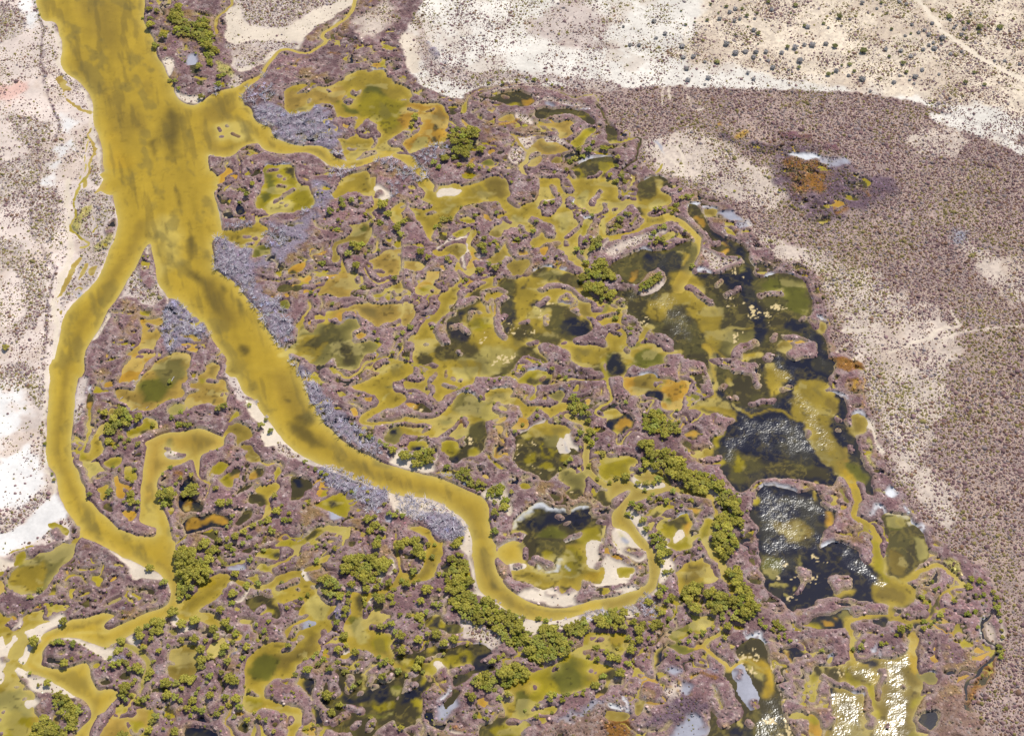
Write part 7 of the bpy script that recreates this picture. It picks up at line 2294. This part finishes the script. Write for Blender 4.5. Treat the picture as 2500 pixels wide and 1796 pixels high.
def in_poly(px, py, poly):
    c = False; n = len(poly)
    for i in range(n):
        x1_, y1_ = poly[i]; x2_, y2_ = poly[(i + 1) % n]
        if (y1_ > py) != (y2_ > py) and px < (x2_ - x1_) * (py - y1_) / (y2_ - y1_) + x1_: c = not c
    return c

for op, sp, pts in THK:
    xs_ = [p[0] for p in pts]; ys_ = [p[1] for p in pts]
    got = []
    k = (1.0 if op == 'tt' else 1.02)
    for _ in range(int((max(xs_) - min(xs_)) * (max(ys_) - min(ys_)) / (sp * sp) * 22) + 40):
        px, py = random.uniform(min(xs_), max(xs_)), random.uniform(min(ys_), max(ys_))
        if not in_poly(px, py, pts): continue
        r_ = sp * random.choice((.55, .7, .85, 1.0, 1.1)) * random.uniform(.9, 1.12)
        if all((px - a) ** 2 + ((py - b) * 1.2) ** 2 > (k * .5 * (r_ + c)) ** 2 * (1.12 if op == 'tt' else 1.6) for a, b, c in got): got.append((px, py, r_))
    (TREES if op == 'tt' else DEAD).extend(got)
def on_land(u, v):
    a_, b_ = ground(u, v)
    return samp(S, np.array([float(a_)]), np.array([float(b_)]))[0] < -.5
for n_, s_, pts in SCAT:
    xs_ = [p[0] for p in pts]; ys_ = [p[1] for p in pts]; c_ = 0
    for _ in range(n_ * 30):
        if c_ >= n_: break
        px, py = random.uniform(min(xs_), max(xs_)), random.uniform(min(ys_), max(ys_))
        r_ = s_ * random.choice((1.1, 1.4, 1.7, 2.0, 2.6, 3.1)) * random.uniform(.85, 1.15)
        if in_poly(px, py, pts) and on_land(px, py) and all((px - a) ** 2 + (py - b) ** 2 > ((r_ + c) * .8) ** 2 for a, b, c in TREES):
            TREES.append((px, py, r_)); c_ += 1
print('trees', len(TREES), 'dead', len(DEAD))

def place(u, v, r, hfac):
    """ground position of a plant whose crown is centred at (u, v)"""
    rm = r * metres(v)
    x_, y_ = ground(u, v)
    x_, y_ = float(x_), float(y_)
    hc = rm * hfac
    f_ = 1 - hc / CAM_H
    return x_ * f_, y_ * f_, rm

# landmarks used to say which plant is which (read off the photograph at 2268 px width)
LM = [(330,20,'the top right bank of the wide river'),(430,60,'the thicket on the upper river point'),(470,120,'the sandy flat pan at the top'),
(440,210,'the mouth of the upper side creek'),(600,240,'the grey dead wood at the lagoon neck'),(905,290,'the wooded islet in the yellow lagoon'),
(1040,300,'the east end of the yellow lagoon'),(1000,370,'the channel below the yellow lagoon'),(1230,310,'the tan pools in the upper marsh'),
(1380,360,'the white rimmed dark pool in the upper marsh'),(1190,190,'the shrubby edge of the top sand plain'),(1500,440,'the head of the bright yellow channel'),
(640,430,'the square yellow pond by the river'),(560,470,'the black round pool near the river fork'),(860,470,'the winding creek of the middle marsh'),
(880,500,'the grey green lagoon in the middle marsh'),(780,560,'the middle lagoon with a pale green patch'),(790,600,'the tan lagoon of the middle marsh'),
(980,650,'the salmon pink pond'),(960,520,'the central knot of creeks'),(1080,560,'the pale sand strip among the creeks'),(1180,600,'the round tan ponds in the centre'),
(1310,590,'the long grove beside the dark ponds'),(1330,650,'the dark pool under the long grove'),(1240,450,'the hooked island in the open shallows'),
(1390,480,'the yellow loop channel of the upper right marsh'),(1440,610,'the shrubby island in the dark lake'),(1520,600,'the bend of the yellow channel'),
(1100,800,'the olive shallows in the marsh centre'),(1230,860,'the long green creek'),(1150,840,'the black eyed mustard pond'),(900,740,'the two tone grey lagoon'),
(1280,920,'the grove at the creek crossing'),(1440,900,'the orange lagoon'),(1450,950,'the grove below the orange lagoon'),(1490,1030,'the crescent grove north of the oxbow'),
(1580,1090,'the northeast end of the crescent grove'),(1600,1180,'the tree belt right of the oxbow'),(1600,1270,'the grove at the foot of the tree belt'),
(1440,1080,'the dark bend of the oxbow channel'),(1420,1180,'the sand spit inside the oxbow'),(1500,1150,'the horseshoe pond of the oxbow'),(1530,1280,'the triangular olive pond'),
(1370,1040,'the bright lime pond'),(1200,960,'the ringed concentric pond'),(1090,1080,'the sandy bank before the river bend'),(900,1010,'the sandy river bank with dead wood'),
(1000,1060,'the grove on the river bank at the narrows'),(700,1050,'the sandy inner bank of the main river'),(590,950,'the white sand bar on the river'),
(480,900,'the peach coloured pond'),(330,850,'the brown pond of the peninsula'),(270,930,'the dense grove below the brown pond'),(240,1000,'the curved pond by the west loop'),
(290,1100,'the ponds inside the west loop'),(110,1030,'the white western shore'),(370,1100,'the grove at the side channel'),(440,1080,'the black and orange pools'),
(530,1180,'the forked creek of the lower marsh'),(600,1130,'the round mustard pond with creek'),(740,1120,'the triangular pond with a black eye'),(880,1180,'the dead wood inside the river curve'),
(410,1230,'the river junction grove'),(470,1220,'the trees east of the junction'),(640,1230,'the scattered trees on the purple flat'),(780,1260,'the round dense grove in the lower middle'),
(850,1230,'the north edge of the round dense grove'),(930,1210,'the sandy glade with shrubs'),(900,1290,'the trees right of the dense grove'),(1000,1240,'the narrow wood beside the river bend'),
(1040,1310,'the large wood outside the river bend'),(1120,1390,'the wood below the river bend'),(1180,1420,'the sandy landing below the bend'),(1330,1400,'the trees on the outer bank of the bend'),
(1430,1370,'the dead wood right of the bend'),(1500,1400,'the forked yellow creek'),(1570,1440,'the head of the bright yellow stream'),(1640,1340,'the knoll left of the black lake'),
(1400,1460,'the trees east of the long golden pond'),(1280,1560,'the south shore of the long golden pond'),(1150,1510,'the wood west of the long golden pond'),(1080,1520,'the clumps beside the ringed pool'),
(960,1370,'the black twin pools'),(1030,1450,'the pool with a dark centre'),(900,1450,'the creek flats above the dark pools'),(850,1540,'the dark maze of pools at the bottom'),
(760,1600,'the bottom edge of the maze'),(720,1400,'the pale shallows of the lower middle'),(640,1480,'the oval olive pond'),(560,1560,'the marsh left of the oval pond'),
(530,1480,'the grove between the tan and oval ponds'),(420,1460,'the tan pond at the lower left'),(380,1410,'the grove on the lower channel bank'),(300,1420,'the sand spit of the lower loop'),
(180,1390,'the mouth bar of the lower channel'),(90,1290,'the long grey green pond'),(370,1290,'the sandy point above the junction'),(150,1450,'the purple islet of the lower loop'),
(290,1480,'the grove on the purple islet'),(330,1540,'the trees along the hidden creek'),(420,1580,'the bottom left marsh'),(160,1560,'the bottom left wood'),(110,1590,'the green shallows at the bottom left'),
(490,1380,'the creek flats right of the junction'),(560,1370,'the sand tongue in the creek flats'),(600,1280,'the narrow olive creek of the lower marsh'),
(2150,1270,'the fork of the eastern yellow creek'),(2090,1290,'the bend of the eastern creek'),(2190,1400,'the eastern dark ditch'),(2010,1430,'the crossing of the yellow channels'),
(1960,1460,'the stream above the ruffled bay'),(1760,1230,'the west shore of the black lake'),(1960,430,'the rusty patch of the plain'),(1700,470,'the pale grey salt pan'),
(10,770,'the lone green spot on the white plain'),(1820,90,'the pale flats in the top right'),(1960,110,'the clearings left of the dirt track'),(2080,60,'the upper end of the dirt track'),
(2180,90,'the sandy clearings right of the dirt track'),(2240,160,'the lower end of the dirt track'),(2040,160,'the flats below the clearings'),(1700,40,'the grey brown scrub at the top'),(1600,120,'the dark scrub line of the plain'),
(2130,180,'the plain below the dirt track'),(1900,30,'the top edge shrubs'),(1750,150,'the white sand near the mauve scrub')]

def ordinal(n):
    words = ['first', 'second', 'third', 'fourth', 'fifth', 'sixth', 'seventh', 'eighth', 'ninth', 'tenth', 'eleventh', 'twelfth',
             'thirteenth', 'fourteenth', 'fifteenth', 'sixteenth', 'seventeenth', 'eighteenth', 'nineteenth', 'twentieth']
    return words[n] if n < 20 else '%dth' % (n + 1)

def label_all(items, noun, noun_pl):
    """items: (u, v, r, root).  Says which plant by its place among the ones at the nearest landmark"""
    groups = {}
    for it in items:
        k = min(range(len(LM)), key=lambda i: (LM[i][0] / .9072 - it[0]) ** 2 + (LM[i][1] / .9072 - it[1]) ** 2)
        groups.setdefault(k, []).append(it)
    for k, g in groups.items():
        g.sort(key=lambda t: t[0])
        big = max(g, key=lambda t: t[2])
        for n, it in enumerate(g):
            if len(g) == 1: s_ = 'the only full sized %s by %s' % (noun, LM[k][2])
            elif it is big: s_ = 'largest %s by %s' % (noun, LM[k][2])
            elif n == 0: s_ = 'leftmost %s by %s' % (noun, LM[k][2])
            elif n == len(g) - 1: s_ = 'rightmost %s by %s' % (noun, LM[k][2])
            else: s_ = '%s %s from the left by %s' % (ordinal(n), noun, LM[k][2])
            if len(s_.split()) > 16: s_ = s_.replace('olive green ', '').replace('bleached ', '').replace('small green ', 'green ')
            it[3]['label'] = s_

NV = 8
CROWNS = [crown(100 + k, 620, random.choice((13, 15, 17)), .66 + .05 * (k % 3)) for k in range(NV)]
TRUNKS = [trunk_geo(k) for k in range(3)]
DEADS = [dead_geo(40 + k) for k in range(7)]

def build_kind(items, cat, name, mats, crowns, trunks, noun, noun_pl, group, hfac, zlift, cap=300, crown_name='crown', trunk_name='trunk', low=False):
    items = sorted(items, key=lambda t: -t[2] * metres(t[1]) / metres(t[1]) )
    protos = []
    for k, c in enumerate(crowns):
        cr_o = mesh_obj(crown_name, c[0], c[1], mats[0], smooth=low, link=False)
        color_attr(cr_o, 'tint', c[2] if len(c) > 2 else np.ones((len(c[0]), 3)))
        protos.append(cr_o)
    tp = []
    for t in trunks:
        tp.append(mesh_obj(trunk_name, t[0], t[1], mats[1], link=False))
        color_attr(tp[-1], 'tint', np.ones((len(t[0]), 3)) * .8)
    named = []
    for n, (u, v, r) in enumerate(items[:cap]):
        x_, y_, rm = place(u, v, r, hfac)
        z_, s_ = zat(x_, y_)
        root = bpy.data.objects.new(name, None); scene.collection.objects.link(root)
        root.empty_display_size = .3
        root.location = (x_, y_, z_); root.rotation_euler = (0, 0, random.uniform(0, 6.28))
        k_ = rm * random.uniform(.96, 1.06)
        root.scale = (k_, k_ * random.uniform(.88, 1.0), k_ * random.uniform(.85, 1.1))
        root['category'] = cat; root['group'] = group
        i = random.randrange(len(protos))
        c = protos[i].copy(); scene.collection.objects.link(c); c.parent = root; c.location = (0, 0, zlift)
        t = tp[i % len(tp)].copy(); scene.collection.objects.link(t); t.parent = root
        named.append((u, v, r, root))
    label_all(named, noun, noun_pl)
    return items[cap:]

# the desert plain's green bushes are a kind of their own
def is_desert(u, v): return v < 330 and u > 1480 and not (u < 1560 and v > 300)
desert = [t for t in TREES if is_desert(t[0], t[1])]
mang = [t for t in TREES if not is_desert(t[0], t[1])]
rest = build_kind(mang, 'tree', 'mangrove_tree', (M_leaf, M_bark), CROWNS, TRUNKS, 'olive green mangrove', 'olive green mangroves',
                  'mangrove trees scattered over the marsh', .75, .42)
build_kind(desert, 'bush', 'desert_bush', (M_desert, M_bark), CROWNS, TRUNKS, 'small green bush', 'small green bushes', 'green bushes on the sand plain', .6, .3, trunk_name='stem')
build_kind([(a_, b_, c_ * .8) for a_, b_, c_ in GREYS], 'shrub', 'grey_shrub', (M_grey, M_bark), CROWNS, TRUNKS, 'grey shrub', 'grey shrubs', 'grey shrubs on the sand plain', .45, .15, trunk_name='stem')
dead_rest = build_kind(DEAD, 'dead tree', 'dead_tree', (M_dead, M_dead), [d_[1] for d_ in DEADS], [d_[0] for d_ in DEADS[:3]],
                       'bleached dead tree', 'bleached dead trees', 'bleached dead trees on the banks', .4, .0, crown_name='branches')

def merged(items, geos, hfac, zlift, name, mat, label, cat, keep_every=1):
    VV = []; QQ = []; CC = []; off = 0
    for u, v, r in items:
        x_, y_, rm = place(u, v, r, hfac)
        z_, s_ = zat(x_, y_)
        g = random.choice(geos); V, Q = g[0], g[1]
        C = g[2] if len(g) > 2 else np.ones((len(V), 3), np.float32)
        a = random.uniform(0, 6.28); ca, sa = math.cos(a), math.sin(a); k_ = rm * random.uniform(.96, 1.08); kz = k_ * random.uniform(.85, 1.1)
        W = np.stack([(V[:, 0] * ca - V[:, 1] * sa) * k_ + x_, (V[:, 0] * sa + V[:, 1] * ca) * k_ + y_, (V[:, 2] + zlift) * kz + z_], -1)
        VV.append(W); QQ.append(Q + off); off += len(V); CC.append(C * random.uniform(.74, 1.18) * np.array((random.uniform(.86, 1.06), 1, random.uniform(.8, 1.3)), np.float32))
    if not VV: return
    o = mesh_obj(name, np.concatenate(VV), np.concatenate(QQ), mat, smooth=False)
    color_attr(o, 'tint', np.concatenate(CC))
    tag(o, label, cat, None, 'stuff')
SMALL = [crown(300 + k, 260, 8, .68) for k in range(6)]
merged(rest, SMALL, .75, .42, 'mangrove_thicket', M_leaf_mass, 'smaller mangroves massed in thickets and dotted between the larger trees', 'thicket')
merged(dead_rest, [d_[1] for d_ in DEADS], .4, 0, 'dead_wood_thicket', M_dead, 'tangled smaller bleached dead branches along the river banks', 'dead wood')

# logs stranded in the brown pond of the peninsula
def log(u0, v0, u1, v1, r, label):
    a = ground(u0, v0); b = ground(u1, v1)
    p = np.array([a[0], a[1], .05]); q2 = np.array([b[0], b[1], .16])
    d_ = q2 - p
    V, Q = tubes([[(p, r), (p + d_ * .5 + (0, .06, .03), r * .85), (q2, r * .55)], [(p + d_ * .55, r * .4), (p + d_ * .7 + (.5, .2, .35), r * .2)]], 6)
    o = mesh_obj('fallen_log', V, Q, M_dead); color_attr(o, 'tint', np.ones((len(V), 3)) * .9)
    tag(o, label, 'log', 'logs stranded in the brown pond')
s_ = 10 / 3.62
log(106 * s_, 900 + 27 * s_, 109 * s_, 900 + 25 * s_, .16, 'short bleached log lying in the upper left of the brown pond')
log(116 * s_, 900 + 38 * s_, 122 * s_, 900 + 35 * s_, .18, 'longest pale log lying at the lower shore of the brown pond')
log(129 * s_, 900 + 35 * s_, 131.5 * s_, 900 + 33.5 * s_, .13, 'small pale log right of the longest one in the brown pond')
log(108 * s_, 900 + 33 * s_, 112 * s_, 900 + 33.4 * s_, .13, 'thin pale log near the left shore of the brown pond')
log(151.5 * s_, 900 + 11 * s_, 154 * s_, 900 + 7 * s_, .16, 'dark leaning log beside the lone mangrove in the brown pond')
bpy.context.view_layer.update()
